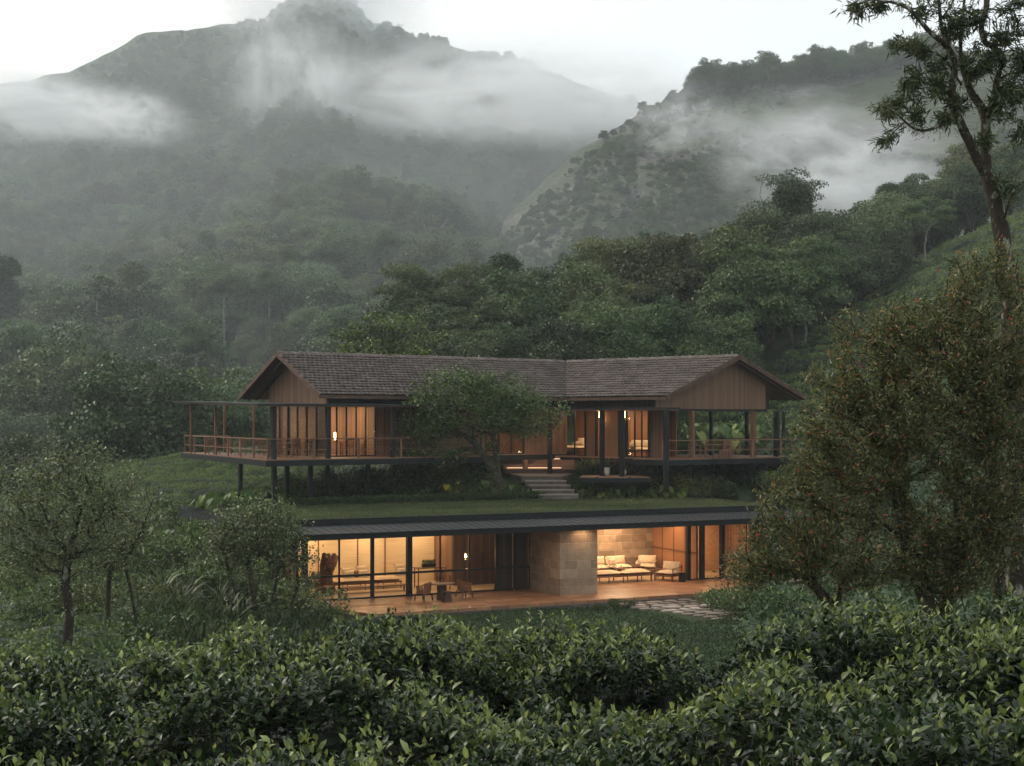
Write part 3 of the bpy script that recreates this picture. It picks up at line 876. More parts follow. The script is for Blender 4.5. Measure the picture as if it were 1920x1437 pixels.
# ------------------------------------------------------------------ forest crowns (shared meshes)
def crown_proto(seed, W, Hh, nl, nq, q, kind='round'):
    """leafy crown of many clump faces on lobes. base of crown at z=0. returns mesh data pieces + lobes"""
    r = np.random.default_rng(seed)
    lobes = []
    if kind == 'round':
        for k in range(nl):
            a = r.random() * 2 * math.pi; rad = (r.random() ** 0.6) * W * 0.36
            z = Hh * (0.16 + 0.70 * r.random() * (1 - 1.2 * (rad / (W * .5)) ** 2) + .10 * (1 - rad / (W * .5)))
            s = W * (0.13 + 0.12 * r.random())
            lobes.append((rad * math.cos(a), rad * math.sin(a), z, s * 1.08, s * 1.08, s * 0.88))
        for k in range(nl):                       # small outer boughs give a ragged outline
            a = r.random() * 2 * math.pi; f = .25 + .7 * r.random(); rad = W * .47 * math.sqrt(1 - (f - .35) ** 2 * 1.2) * (.85 + .3 * r.random())
            s = W * (.045 + .06 * r.random())
            lobes.append((rad * math.cos(a) * (1.1 - .45 * f), rad * math.sin(a) * (1.1 - .45 * f), Hh * (f * .98 + .05), s * 1.3, s * 1.3, s * .8))
        lobes.append((0, 0, Hh * .50, W * .28, W * .28, Hh * .36))
    elif kind == 'tall':
        for k in range(nl):
            z = Hh * (0.15 + 0.8 * k / nl); rad = W * 0.30 * r.random() * (1.15 - z / Hh)
            a = r.random() * 2 * math.pi; s = W * (0.13 + 0.10 * r.random())
            lobes.append((rad * math.cos(a), rad * math.sin(a), z, s * 1.1, s * 1.1, s * 0.8))
    elif kind == 'open':
        for k in range(nl):
            a = r.random() * 2 * math.pi; rad = (r.random() ** 0.5) * W * 0.42
            z = Hh * (0.30 + 0.62 * r.random())
            s = W * (0.075 + 0.075 * r.random())
            lobes.append((rad * math.cos(a), rad * math.sin(a), z, s * 1.4, s * 1.4, s * 0.62))
    elif kind == 'plume':
        for k in range(nl):
            a = r.random() * 2 * math.pi; rad = (r.random() ** 0.7) * W * 0.34
            top = Hh * (0.62 + 0.38 * r.random())
            for j in range(5):
                f = j / 4
                lean = rad * (0.4 + 0.9 * f * f)
                s = W * 0.10 * (1.15 - 0.55 * f)
                lobes.append((lean * math.cos(a), lean * math.sin(a), top * (0.2 + 0.8 * f), s, s, s * 1.9))
    L_ = np.array(lobes)
    area = L_[:, 3] * (L_[:, 4] + L_[:, 5])
    pick = r.choice(len(L_), size=nq, p=area / area.sum())
    d = rvec(nq, r)
    d[:, 2] = np.where(d[:, 2] < -0.25, -d[:, 2] * r.random(nq), d[:, 2])
    d /= np.linalg.norm(d, axis=1, keepdims=True)
    rad = 0.70 + 0.34 * r.random(nq) + (r.random(nq) < .14) * .32 * r.random(nq)
    ripple = 0.20 * np.sin(d[:, 0] * 9 + pick * 1.7) * np.cos(d[:, 1] * 8 + pick)
    P_ = L_[pick, :3] + d * (rad + ripple)[:, None] * L_[pick, 3:]
    if kind == 'plume':
        D = d * 0.6 + rvec(nq, r) * 0.6 + np.array((0, 0, -0.8))
        shp = NARROW
        nrm = d + rvec(nq, r) * 0.5
    else:
        D = rvec(nq, r) + d * 0.35
        shp = CLUMP
        nrm = d * 1.1 + rvec(nq, r) * 0.75 + np.array((0, 0, 0.5))
    s = q * (0.6 + 0.8 * r.random(nq))
    tone = L_[pick, 2] * 0 + np.array([_ for _ in r.random(len(L_))])[pick]
    rnd = np.clip(0.45 * r.random(nq) + 0.30 * tone + 0.25 * r.random(nq) ** 3, 0, 1)
    return stamp(shp[0], shp[1], P_, rot_from(D, nrm), s, rnd), L_


def trunk_proto(seed, L_, th, r0, W, mat, name='trunk'):
    """trunk of height th with limbs reaching the crown lobes (crown base at z=th*0.85)"""
    r = np.random.default_rng(seed + 99)
    base = th
    tr = [np.array((0.0, 0, -1.2))]
    k = 6
    for i in range(1, k + 1):
        tr.append(np.array((r.normal() * W * .015, r.normal() * W * .015, -1.2 + (base + 1.2) * i / k)))
    tg = [np.array((l[0], l[1], l[2] + base)) for l in L_[:30]]
    nd, pr, en = grow(tr, tg, seg=W * 0.12, alpha=0.25, jitter=0.15, r=r)
    rad = branch_radii(nd, pr, r0 * 0.16, r0, 2.2)
    V, Fs, rn = branch_mesh(nd, pr, rad, 6)
    return np_mesh(name, V, Fs, mat, rn)


PROTO = {}


def make_proto(key, seed, W, Hh, th, nl, nq, q, kind, lmat, bmat, r0):
    (V, Fs, rn), L_ = crown_proto(seed, W, Hh, nl, nq, q, kind)
    V[:, 2] += th
    cm = np_mesh('crown', V, Fs, lmat, rn)
    tm = trunk_proto(seed, L_, th, r0, W, bmat)
    PROTO[key] = (cm, tm)


def put_tree(key, x, y, z, s, rz, label, group, name='tree', cat='tree', sz=None, show_trunk=True):
    """an individual tree: an Empty at its foot with its own crown and trunk (the mesh data is shared)"""
    cm, tm = PROTO[key]
    root = bpy.data.objects.new(name, None); COL.objects.link(root)
    root.location = (float(x), float(y), float(z)); root.rotation_euler = (0, 0, rz)
    root.scale = (s, s, s * (sz or 1.0))
    tag(root, label, cat, group)
    c = bpy.data.objects.new('crown', cm); COL.objects.link(c); c.parent = root
    if show_trunk:
        t = bpy.data.objects.new('trunk', tm); COL.objects.link(t); t.parent = root
    return root
# ------------------------------------------------------------------ lower house
FL = frame2(*LO)
IDM = Matrix.Identity(4)


def lu(px, v):
    """x position, in the lower house's frame, of the photograph column px on the line y = v"""
    k = (px - 960) / F
    bx, by = LO[0] - v * s26, LO[1] + v * c26
    return (k * by - bx) / (c26 - k * s26)


low = empty('lower_house', (LO[0], LO[1], LO[2]), math.radians(26), 'long glass fronted lower house with black metal eaves and grass roof, warmly lit', 'house')
CH = 3.05      # clear height

# terrace (paving with a stone edge)
m = MB(); m.prism([(-0.75, 0.0), (0.85, -5.0), (23.5, -5.0), (23.5, 0.0)], -0.12, 0.0)
ter = m.build('terrace', M['paving'], None, FL); tag(ter, kind='structure')
m = MB(); m.prism([(-0.85, -0.02), (0.77, -5.12), (23.5, -5.12), (23.5, 0.0)], -0.75, -0.124)
tb = m.build('terrace_base', M['step'], None, FL); tag(tb, kind='structure')
m = MB(); m.prism([(-0.75, 0.0), (24.0, 0.0), (24.0, 5.6), (-0.75, 5.6)], -0.3, 0.0)
m.build('floor', noise_mat('pale_stone_floor', [(0.3, (0.34, 0.23, 0.14)), (0.7, (0.46, 0.33, 0.21))], scale=1.5, rough=0.35, spec=0.5), low)

# walls
m = MB(); m.box(-0.7, 7.95, 5.25, 5.5, 0, CH)
m.build('linen_wall', M['linen'], low)
for px in (597, 671, 722, 821):
    m = MB(); uu = lu(px, 5.22); m.box(uu - 0.02, uu + 0.02, 5.20, 5.248, 0, CH)
    m.build('wall_strip', M['walnut'], low)
m = MB(); m.box(7.95, 8.15, 3.0, 5.5, 0, CH)
m.build('side_wall', M['timber_y'], low)
m = MB(); m.box(7.95, 10.66, 2.75, 2.998, 0, CH)
m.build('timber_wall', M['timber_dark'], low)
m = MB()
for u0 in (8.5, 9.55): m.box(u0, u0 + 0.95, 2.70, 2.747, 0.02, 2.45)
m.build('door', M['timber_dark'], low)
m = MB(); m.box(9.36, 9.40, 2.66, 2.70, 0.9, 1.5)
m.build('door_pull', M['steel'], bpy.data.objects['door'])
m = MB(); m.box(10.66, 12.62, -3.1, 4.3, 0, CH)
m.build('stone_pier', M['stone'], low)
m = MB(); m.box(12.62, 20.2, 4.302, 4.75, 0, CH)
m.build('stone_wall', M['stone'], low)
# panelled wall of the open room, seen at a slant
m = MB(); m.box(20.2, 20.32, 0.15, 4.298, 0, CH)
m.build('panel_wall', plank_mat('slanted_panel_boards', (0.26, 0.12, 0.06), (0.34, 0.17, 0.085), 1.1, 'Y', rough=0.4), low)
m = MB(); m.box(20.15, 20.196, 0.15, 4.298, 1.28, 1.33)
m.build('panel_rail', M['walnut'], low)
m = MB(); m.box(20.32, 24.0, 3.3, 3.5, 0, CH)
m.build('plaster_wall', plain_mat('ochre_plaster', (0.52, 0.28, 0.14), rough=0.8, spec=0.2), low)
m = MB(); m.box(23.9, 24.0, 0, 3.3, 0, CH); m.build('end_wall', M['timber_y'], low)
m = MB(); m.box(-1.0, -0.72, 2.2, 5.5, 0, CH); m.build('end_wall', M['timber_y'], low)
# ceiling slab, eaves, upper fascia, turf tray
m = MB(); m.prism([(-1.9, -3.75), (24.4, -3.75), (24.4, 5.8), (-1.9, 5.8)], CH + 0.002, CH + 0.06)
m.build('ceiling', M['ceiling'], low)
m = MB(); m.box(-2.0, 24.5, -3.84, -3.76, CH - 0.02, CH + 0.24)
m.box(-2.08, -2.0, -3.84, 15.4, CH - 0.02, CH + 0.24)
m.build('eaves_beam', M['steel'], low)
m = MB()
z0, z1 = CH + 0.245, CH + 0.43
m.add([(-2.15, -3.92, z0), (24.5, -3.92, z0), (24.5, -1.5, z1), (-2.15, -1.5, z1), (-2.15, -3.92, z0 - .04), (24.5, -3.92, z0 - .04), (24.5, -1.5, z1 - .06), (-2.15, -1.5, z1 - .06)],
      [(0, 1, 2, 3), (7, 6, 5, 4), (0, 4, 5, 1), (1, 5, 6, 2), (2, 6, 7, 3), (3, 7, 4, 0)])
for k in range(64):
    u = -2.1 + k * 0.42
    m.bar((u, -3.93, z0 + 0.008), (u, -1.5, z1 + 0.008), 0.022, 0.025)
rf = m.build('metal_roof', M['steel_top'], low)
# lean-to strip of roof running back along the side of the house
m = MB()
m.add([(-3.6, -1.5, z0 - .08), (-2.1, -1.5, z1), (-2.1, 15.5, z1), (-3.6, 15.5, z0 - .08), (-3.6, -1.5, z0 - .13), (-2.1, -1.5, z1 - .06), (-2.1, 15.5, z1 - .06), (-3.6, 15.5, z0 - .13)],
      [(0, 1, 2, 3), (7, 6, 5, 4), (0, 4, 5, 1), (1, 5, 6, 2), (2, 6, 7, 3), (3, 7, 4, 0)])
for k in range(40): m.bar((-3.6, -1.45 + k * .42, z0 - .068), (-2.1, -1.45 + k * .42, z1 + .012), 0.035, 0.03)
m.build('side_roof', M['steel_top'], low)
m = MB()
m.box(-2.1, 24.5, -1.56, -1.44, CH + 0.37, CH + 0.70)
m.box(-2.16, -2.04, -1.44, 8.3, CH + 0.37, CH + 0.70)
m.build('roof_upstand', M['steel'], low)
m = MB(); m.box(-2.04, 24.4, -1.44, 8.5, CH + 0.40, CH + 0.66)
m.build('turf_tray', M['ground'], low)
# columns
for u, wd, v in ((lu(571, 0), 0.24, 0.0), (lu(767, 0), 0.24, 0.0), (lu(698, 0), 0.15, 0.0), (lu(931, 0), 0.16, 0.0),
                 (lu(1290, -.2), 0.16, -.2), (lu(1316, -.2), 0.22, -.2), (lu(1354, -.2), 0.16, -.2), (23.4, 0.2, -.2)):
    m = MB(); m.box(u - wd / 2, u + wd / 2, v - wd / 2, v + wd / 2, 0.0, CH)
    m.build('column', M['steel'], low)
# glazing
bays = [571, 636, 698, 767, 825, 880, 931, 964, 993]
for a, b in zip(bays[:-1], bays[1:]):
    u0, u1 = lu(a, 0), lu(b, 0)
    m = MB()
    for u in (u0, u1): m.box(u - 0.035, u + 0.035, -0.04, 0.04, 0.06, CH)
    m.box(u0 + .036, u1 - .036, -0.045, 0.045, 0.0, 0.07)
    m.box(u0 + .036, u1 - .036, -0.03, 0.03, CH - .07, CH - .002)
    m.box(u0 + .036, u1 - .036, -0.05, 0.05, 1.02, 1.12)
    fr = m.build('window', M['steel'], low)
    m = MB(); m.box(u0 + .04, u1 - .04, -0.006, 0.006, 0.072, 1.018); m.box(u0 + .04, u1 - .04, -0.006, 0.006, 1.122, CH - .072)
    m.build('pane', M['glass'], fr)
    if a >= 931:
        m = MB(); m.box(u0 + .04, u1 - .04, 0.10, 0.14, 0.05, CH - .05)
        m.build('timber_screen', M['timber_dark'], low)
for a, b in ((1294, 1312), (1320, 1350), (1358, 1400)):
    u0, u1 = lu(a, -.2), lu(b, -.2)
    m = MB(); m.box(u0, u1, -0.23, -0.17, 0.0, 0.06); m.box(u0, u1, -.22, -.18, CH - .06, CH - .002); m.box(u0, u0 + .04, -.22, -.18, .058, CH - .058); m.box(u1 - .04, u1, -.22, -.18, .058, CH - .058)
    fr = m.build('window', M['steel'], low)
    m = MB(); m.box(u0, u1, -0.206, -0.194, 0.062, CH - .062)
    m.build('pane', M['glass'], fr)
m = MB()
for v in (0.35, 1.3, 2.2): m.box(-0.76, -0.70, v - .03, v + .03, 0.0, CH)
m.box(-0.76, -0.70, .38, 1.27, 0, .06); m.box(-0.76, -0.70, 1.33, 2.17, 0, .06)
fr = m.build('window', M['steel'], low)
m = MB(); m.box(-0.735, -0.725, .1, 2.17, 0.062, CH); m.build('pane', M['glass'], fr)


def area_light(name, mat4, x, y, z, sx, sy, power, col=(1.0, 0.67, 0.385), rot=None):
    d = bpy.data.lights.new(name, 'AREA'); d.shape = 'RECTANGLE'; d.size = sx; d.size_y = sy
    d.energy = power; d.color = col
    o = bpy.data.objects.new(name, d); COL.objects.link(o)
    o.matrix_world = mat4 @ Matrix.Translation((x, y, z)) @ (rot or IDM)
    return o


def point_light(name, mat4, x, y, z, power, r=0.05, col=(1.0, 0.58, 0.26)):
    d = bpy.data.lights.new(name, 'POINT'); d.energy = power; d.color = col; d.shadow_soft_size = r
    o = bpy.data.objects.new(name, d); COL.objects.link(o)
    o.matrix_world = mat4 @ Matrix.Translation((x, y, z))
    return o


for u, v, p in ((1.2, 4.2, 58), (4.2, 4.2, 52), (7.0, 4.2, 46), (3.0, 1.6, 30), (6.8, 1.2, 26)):
    area_light('ceiling_light', FL, u, v, CH - .06, 1.6, 0.25, p)
area_light('ceiling_light', FL, 9.3, 1.5, CH - .06, 0.8, 0.25, 9)
for u, v, p in ((14.2, 3.3, 55), (17.4, 3.3, 90), (16.0, 0.2, 60), (19.2, 1.8, 40)):
    area_light('ceiling_light', FL, u, v, CH - .06, 1.4, 0.3, p)
for u, p in ((1.5, 12), (5, 12), (8.8, 12), (11.8, 10), (14.5, 25), (17.5, 25), (20, 12)):
    area_light('eaves_light', FL, u, -3.45, CH - .04, 0.5, 0.15, p)
area_light('ceiling_light', FL, 21.9, 1.6, CH - .06, 1.2, 0.3, 55)

# ------------------------------------------------------------------ upper house
UL = (-9.83, 72.0, -1.88, 35.0)
UR = (8.42, 76.55, -2.05, -39.8)
F2M, F3M = frame2(*UL), frame2(*UR)
RW = F2M.inverted() @ F3M                # right wing relative to the left wing


def fu(W_, px, v):
    a = math.radians(W_[3]); c, s = math.cos(a), math.sin(a)
    k = (px - 960) / F
    bx, by = W_[0] - v * s, W_[1] + v * c
    return (k * by - bx) / (c - k * s)


up = empty('upper_house', (UL[0], UL[1], UL[2]), math.radians(UL[3]), 'long timber upper house with clay tiled gable roof and decks on black posts', 'house')
EZ, RZ = 3.22, 5.55
EZ3, RZ3 = 3.39, 5.72


def tile_roof(W_, front, back, ez, rz, mat4, seed):
    """front/back: functions v -> (u0, u1). one mesh of boards with rows of tiles"""
    r = np.random.default_rng(seed)
    slope = math.hypot(5.0, rz - ez); ang = math.atan2(rz - ez, 5.0)
    # tile template: x across, y up the slope, z out. arched, thick lower edge
    k = 5
    tv = []
    for yy, lift in ((-0.02, 0.115), (0.36, 0.020)):
        for th in (0.0, -0.055):
            for i in range(k):
                a = i / (k - 1)
                tv.append(((a - .5) * 0.27, yy, lift + th + 0.038 * math.sin(a * math.pi)))
    tv = np.array(tv)
    q = []
    for i in range(k - 1):
        q += [(i, i + 1, 2 * k + i + 1, 2 * k + i), (k + i, k + i + 1, i + 1, i)]
    q += [(k, 0, 2 * k, 3 * k), (k - 1, 2 * k - 1, 4 * k - 1, 3 * k - 1)]
    tf = [np.array(q)]
    parts = []
    for side, fn in ((1, front), (-1, back)):
        P_, R_, = [], []
        nrow = int(slope / 0.335)
        for j in range(nrow):
            s = j * slope / nrow
            v = s * math.cos(ang) if side == 1 else 10 - s * math.cos(ang)
            z = ez + s * math.sin(ang)
            u0, u1 = fn(v)
            n = int((u1 - u0) / 0.275)
            if n < 1: continue
            uu = u0 + (np.arange(n) + .5 + (0.2 if j % 2 else -.2)) * ((u1 - u0) / n)
            P_.append(np.stack([uu, np.full(n, v), np.full(n, z)], 1) + r.normal(size=(n, 3)) * (0.008, 0.012, 0.006))
        P_ = np.concatenate(P_); n = len(P_)
        ja = r.normal(size=n) * 0.022; jb = r.normal(size=n) * 0.015
        X = np.stack([np.cos(ja), np.sin(ja) * math.cos(ang) * side, jb], 1) * side
        up_ = np.tile(np.array((0, -math.sin(ang) * side, math.cos(ang))), (n, 1))
        R = rot_from(X, up_)
        parts.append(stamp(tv, tf, P_, R, np.ones(n), np.clip(r.normal(size=n) * .17 + .5, 0, 1)))
    V, Fs, rn = join_parts(parts)
    return V, Fs, rn


def roof_slab(name, pts_front, pts_back, th, mat, parent, mat4):
    m = MB()
    for p in (pts_front, pts_back):
        top = [tuple(q) for q in p]; bot = [(q[0], q[1], q[2] - th) for q in p]
        n = len(p)
        m.add(top + bot, [tuple(range(n)), tuple(range(2 * n - 1, n - 1, -1))] + [(i, n + i, n + (i + 1) % n, (i + 1) % n) for i in range(n)])
    return m.build(name, mat, parent, mat4)


# left wing roof
lf = lambda v: (0.0, 15.9 + 0.75 * v)
V, Fs, rn = tile_roof(UL, lf, lf, EZ, RZ, None, 5)
r1 = link('roof', np_mesh('roof', V, Fs, M['tile'], rn), up)
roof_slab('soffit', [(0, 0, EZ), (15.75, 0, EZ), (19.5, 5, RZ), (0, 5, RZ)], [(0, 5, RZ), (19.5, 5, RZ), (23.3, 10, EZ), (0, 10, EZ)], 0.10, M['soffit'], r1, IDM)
rf_ = lambda v: (-7.1 - 0.77 * v, 0.31 * v)
V, Fs, rn = tile_roof(UR, rf_, rf_, EZ3, RZ3, None, 6)
r2 = link('roof', np_mesh('roof', V, Fs, M['tile'], rn), up, mat4=RW)
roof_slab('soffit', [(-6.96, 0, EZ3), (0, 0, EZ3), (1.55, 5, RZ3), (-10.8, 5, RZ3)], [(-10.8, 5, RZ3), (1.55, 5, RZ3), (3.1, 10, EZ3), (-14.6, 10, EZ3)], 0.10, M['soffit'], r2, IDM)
# ridge caps, verge boards
for (rt, x0, x1, rz) in ((r1, 0.0, 19.4, RZ), (r2, -10.7, 1.5, RZ3)):
    m = MB(); n = int((x1 - x0) / 0.42)
    for k in range(n):
        a = x0 + (x1 - x0) * k / n; b = a + (x1 - x0) / n * 1.12
        jz = random.uniform(-.012, .012)
        m.tube([(a, 5, rz + .035 + jz), (b, 5, rz + .005 + jz)], [0.105, 0.09], 8)
    m.build('ridge_cap', M['tile'], rt, IDM)
vb = noise_mat('verge_board', [(0.3, (0.055, 0.028, 0.018)), (0.7, (0.11, 0.06, 0.038))], scale=3, rough=0.65)
m = MB()
for a, b in (((0.0, -.05, EZ - .05), (0, 5.0, RZ - .05)), ((0, 5.0, RZ - .05), (0, 10.05, EZ - .05))):
    m.bar((a[0] - .03, a[1], a[2]), (b[0] - .03, b[1], b[2]), 0.055, 0.24)
m.bar((-.0, -.03, EZ - .10), (15.7, -.03, EZ - .10), 0.05, 0.15)
m.build('verge_board', vb, r1, IDM)
m = MB()
for a, b in (((0.02, -.05, EZ3 - .05), (1.57, 5.0, RZ3 - .05)), ((1.57, 5.0, RZ3 - .05), (3.14, 10.05, EZ3 - .05))):
    m.bar((a[0] + .03, a[1], a[2]), (b[0] + .03, b[1], b[2]), 0.055, 0.26)
m.bar((-6.9, -.03, EZ3 - .10), (0, -.03, EZ3 - .10), 0.05, 0.15)
m.build('verge_board', vb, r2, IDM)
# rafters under the verges
m = MB()
for u in (0.55, 1.05): m.bar((u, .1, EZ - .14), (u, 5, RZ - .14), .06, .10); m.bar((u, 5, RZ - .14), (u, 9.9, EZ - .14), .06, .10)
m.build('rafter', vb, r1, IDM)
m = MB()
for o_ in (-.35, -.75): m.bar((o_, .1, EZ3 - .14), (1.55 + o_, 5, RZ3 - .14), .06, .10); m.bar((1.55 + o_, 5, RZ3 - .14), (3.1 + o_, 9.9, EZ3 - .14), .06, .10)
m.build('rafter', vb, r2, IDM)


def zroof(v, ez, rz): return ez + (rz - ez) * (1 - abs(v - 5) / 5)


# gable walls
g0 = [(1.5, 2.72), (1.5, zroof(1.5, EZ, RZ) - .12), (5, RZ - .12), (8.5, zroof(8.5, EZ, RZ) - .12), (8.5, 2.72)]
m = MB()
vsA = [(1.17, v, z) for v, z in g0]; vsB = [(1.27, v, z) for v, z in g0]
m.add(vsA + vsB, [(4, 3, 2, 1, 0), (5, 6, 7, 8, 9)] + [(i, (i + 1) % 5, 5 + (i + 1) % 5, 5 + i) for i in range(5)])
m.build('gable_wall', M['timber_y'], up)
g1 = [(0.25, 2.74), (0.25, zroof(.25, EZ3, RZ3) - .12), (5, RZ3 - .12), (8.0, zroof(8.0, EZ3, RZ3) - .12), (8.0, 2.74)]
# own frame turned along the skewed gable so its boards run true
ga = math.atan2(1.0, 0.31)
gm = RW @ Matrix.Translation((-.95, 0, 0)) @ Matrix.Rotation(ga, 4, 'Z')
kk = math.hypot(1, .31)
m = MB()
vsA = [(v * kk, -.05, z) for v, z in g1]; vsB = [(v * kk, .05, z) for v, z in g1]
m.add(vsA + vsB, [(0, 1, 2, 3, 4), (9, 8, 7, 6, 5)] + [(i, 5 + i, 5 + (i + 1) % 5, (i + 1) % 5) for i in range(5)])
m.build('gable_wall', M['timber'], up, gm)
m = MB(); m.box(0.1 * kk, 8.05 * kk, -.09, .09, 2.60, 2.735)
m.box(8.0 * kk, 8.2 * kk, -.09, .09, 2.736, 3.75)
m.build('beam', M['steel'], up, gm)

# front walls: dark fascia under the eaves, timber panels, glass
m = MB(); m.box(1.3, 17.05, 1.5, 1.6, 2.72, 3.75); m.build('fascia', plank_mat('dark_fascia_boards', (0.022, 0.018, 0.016), (0.045, 0.034, 0.028), 0.15, 'X'), up)
m = MB(); m.box(-8.3, -0.75, 1.5, 1.6, 2.74, 3.95); m.build('fascia', M['timber_dark'], up, RW)


def panel(name, u0, u1, v, z0, z1, mat, mat4=None, th=0.08, parent=None):
    m = MB(); m.box(u0, u1, v, v + th, z0, z1)
    return m.build(name, mat, parent or up, mat4)


def post(u, v, z0, z1, w, mat, mat4=None, name='column'):
    m = MB(); m.box(u - w / 2, u + w / 2, v - w / 2, v + w / 2, z0, z1)
    return m.build(name, mat, up, mat4)


def window(u0, u1, v, z0, z1, nm, mat4=None):
    m = MB()
    for k in range(nm + 1):
        u = u0 + (u1 - u0) * k / nm
        m.box(u - .03, u + .03, v - .04, v + .04, z0, z1)
    for k in range(nm):
        a = u0 + (u1 - u0) * k / nm + .031; b = u0 + (u1 - u0) * (k + 1) / nm - .031
        m.box(a, b, v - .03, v + .03, z0, z0 + .06)
    fr = m.build('window', M['steel'], up, mat4)
    m = MB()
    for k in range(nm):
        a = u0 + (u1 - u0) * k / nm + .032; b = u0 + (u1 - u0) * (k + 1) / nm - .032
        m.box(a, b, v - .006, v + .006, z0 + .062, z1)
    m.build('pane', M['glass'], fr, IDM)
    return fr


def window_y(u, v0, v1, z0, z1, nm, mat4=None):
    m = MB()
    for k in range(nm + 1):
        v = v0 + (v1 - v0) * k / nm
        m.box(u - .04, u + .04, v - .03, v + .03, z0, z1)
    fr = m.build('window', M['steel'], up, mat4)
    m = MB()
    for k in range(nm):
        a = v0 + (v1 - v0) * k / nm + .032; b = v0 + (v1 - v0) * (k + 1) / nm - .032
        m.box(u - .006, u + .006, a, b, z0 + .01, z1)
    m.build('pane', M['glass'], fr, IDM)


CZ = 2.62
uA = fu(UL, 604, 1.5)
uB = fu(UL, 704, 1.5); uC = fu(UL, 733, 1.5)
uA = max(uA, 1.2)
window(uA, uB, 1.55, 0, 2.72, 5)
window_y(1.22, 1.65, 8.4, 0, 2.72, 6)
panel('timber_wall', uB + .05, uC, 1.5, 0, 2.72, M['timber_warm'])
post(uC + .06, 1.5, 0, 2.72, 0.14, M['steel'])
panel('timber_wall', uC + .14, 11.2, 1.5, 0, 2.72, M['timber'])
window(11.25, 13.9, 1.55, 0, 2.72, 3)
panel('timber_wall', 13.95, 17.02, 1.5, 0, 2.72, M['timber'])
# room behind the left glass
panel('back_wall', 1.27, 16.8, 8.42, 0, 3.6, plain_mat('salmon_plaster', (0.52, 0.36, 0.26), rough=.85, spec=.1))
panel('room_wall', uB + .1, uB + .2, 1.62, 0, 2.95, M['timber_y'], th=6.7)
panel('room_ceiling', 1.3, 16.8, 1.62, 2.96, 3.0, M['ceiling'], th=6.75)
panel('room_wall', 14.6, 16.4, 5.0, 0, 2.95, M['timber'])
panel('room_wall', 11.0, 11.1, 1.62, 0, 2.95, M['timber_y'], th=6.7)
# right wing front
bx = [(1000, 1040, 't'), (1043, 1097, 'w2'), (1099, 1117, 't'), (1119, 1127, 's'), (1129, 1160, 't'), (1162, 1172, 's'), (1176, 1216, 'w2'), (1218, 1246, 't')]
for a, b, k in bx:
    u0, u1 = fu(UR, a, 1.5), fu(UR, b, 1.5)
    u0 = max(u0, -8.25)
    if u1 <= u0: continue
    if k == 't': panel('timber_wall', u0, u1, 1.5, 0, 2.74, M['timber'], RW)
    elif k == 'w2': window(u0, u1, 1.55, 0, 2.74, 2 if a < 1100 else 3, RW)
    else: window(u0, u1, 1.55, 0, 2.74, 1, RW)
    post(u1 + .04, 1.5, 0, 2.74, 0.11, M['steel'], RW)
panel('back_wall', -12.0, -5.6, 8.2, 0, 3.6, M['timber'], RW)
panel('room_wall', -9.5, -2.2, 4.3, 0, 2.95, M['timber_warm'], RW)
panel('room_ceiling', -11.5, -1.3, 1.62, 2.97, 3.0, M['ceiling'], RW, th=2.6)
e0, e1 = np.array((-1.18, 1.5)), np.array((-5.6, 8.2))
m = MB(); m.bar((e0[0], e0[1], 1.4), (e1[0], e1[1], 1.4), .08, 2.8)
m.build('end_wall', M['timber_dark'], up, RW)

# floors, decks
m = MB(); m.prism([(-3.67, -1.5), (9.2, -1.5), (9.2, 1.4), (16.9, 1.45), (22.4, 8.6), (3.0, 8.6), (1.0, 13.5), (-0.6, 17.0)], -0.05, 0.0)
m.build('deck', M['deck'], up)
m = MB(); m.prism([(-3.73, -1.56), (9.26, -1.56), (9.26, 1.34), (16.9, 1.4), (22.4, 8.66), (3.0, 8.66), (1.0, 13.56), (-0.64, 17.08)], -0.34, -0.054)
m.build('deck_frame', M['steel'], up)
dk = [(-8.3, .9), (-1.7, .9), (-1.7, -.8), (.35, -.8), (3.6, 9.6), (3.6, 11.2), (-12.5, 8.7)]
m = MB(); m.prism(dk, -0.05, 0.0); m.build('deck', M['deck'], up, RW)
m = MB(); m.prism([(-8.3, .84), (-1.76, .84), (-1.76, -.86), (.4, -.86), (3.66, 9.55), (3.66, 11.2), (-12.5, 8.7)], -0.34, -0.054)
m.build('deck_frame', M['steel'], up, RW)

# thin flat canopies
cz = lambda v: 2.60 + 0.020 * (v + 1.9)
cp = [(-4.3, -1.9), (9.0, -1.9), (9.0, 1.45), (1.1, 1.45), (1.1, 8.6), (-1.0, 17.4)]
m = MB(); m.prism(cp, [cz(p[1]) for p in cp], [cz(p[1]) + .05 for p in cp])
cn = m.build('canopy', M['rail'], up)
cp2 = [(p[0] + dx, p[1] + dy) for p, dx, dy in zip(cp, (-.06, 0, 0, 0, 0, -.06), (-.06, -.06, 0, 0, 0, .06))]
m = MB(); m.prism(cp2, [cz(p[1]) + .052 for p in cp2], [cz(p[1]) + .135 for p in cp2])
m.build('canopy_sheet', M['steel_top'], cn, IDM)
uc = fu(UR, 940, -1.6)
cp = [(uc, -1.6), (0.1, -1.6), (0.6, 0.3), (-.7, 1.45), (-9.2, 1.45)]
m = MB(); m.prism(cp, 2.64, 2.70); cn = m.build('canopy', M['post'], up, RW)
m = MB(); m.prism([(uc, -1.66), (0.16, -1.66), (0.66, 0.3), (-.7, 1.45), (-9.2, 1.45)], 2.702, 2.79)
m.build('canopy_sheet', M['steel_top'], cn, IDM)

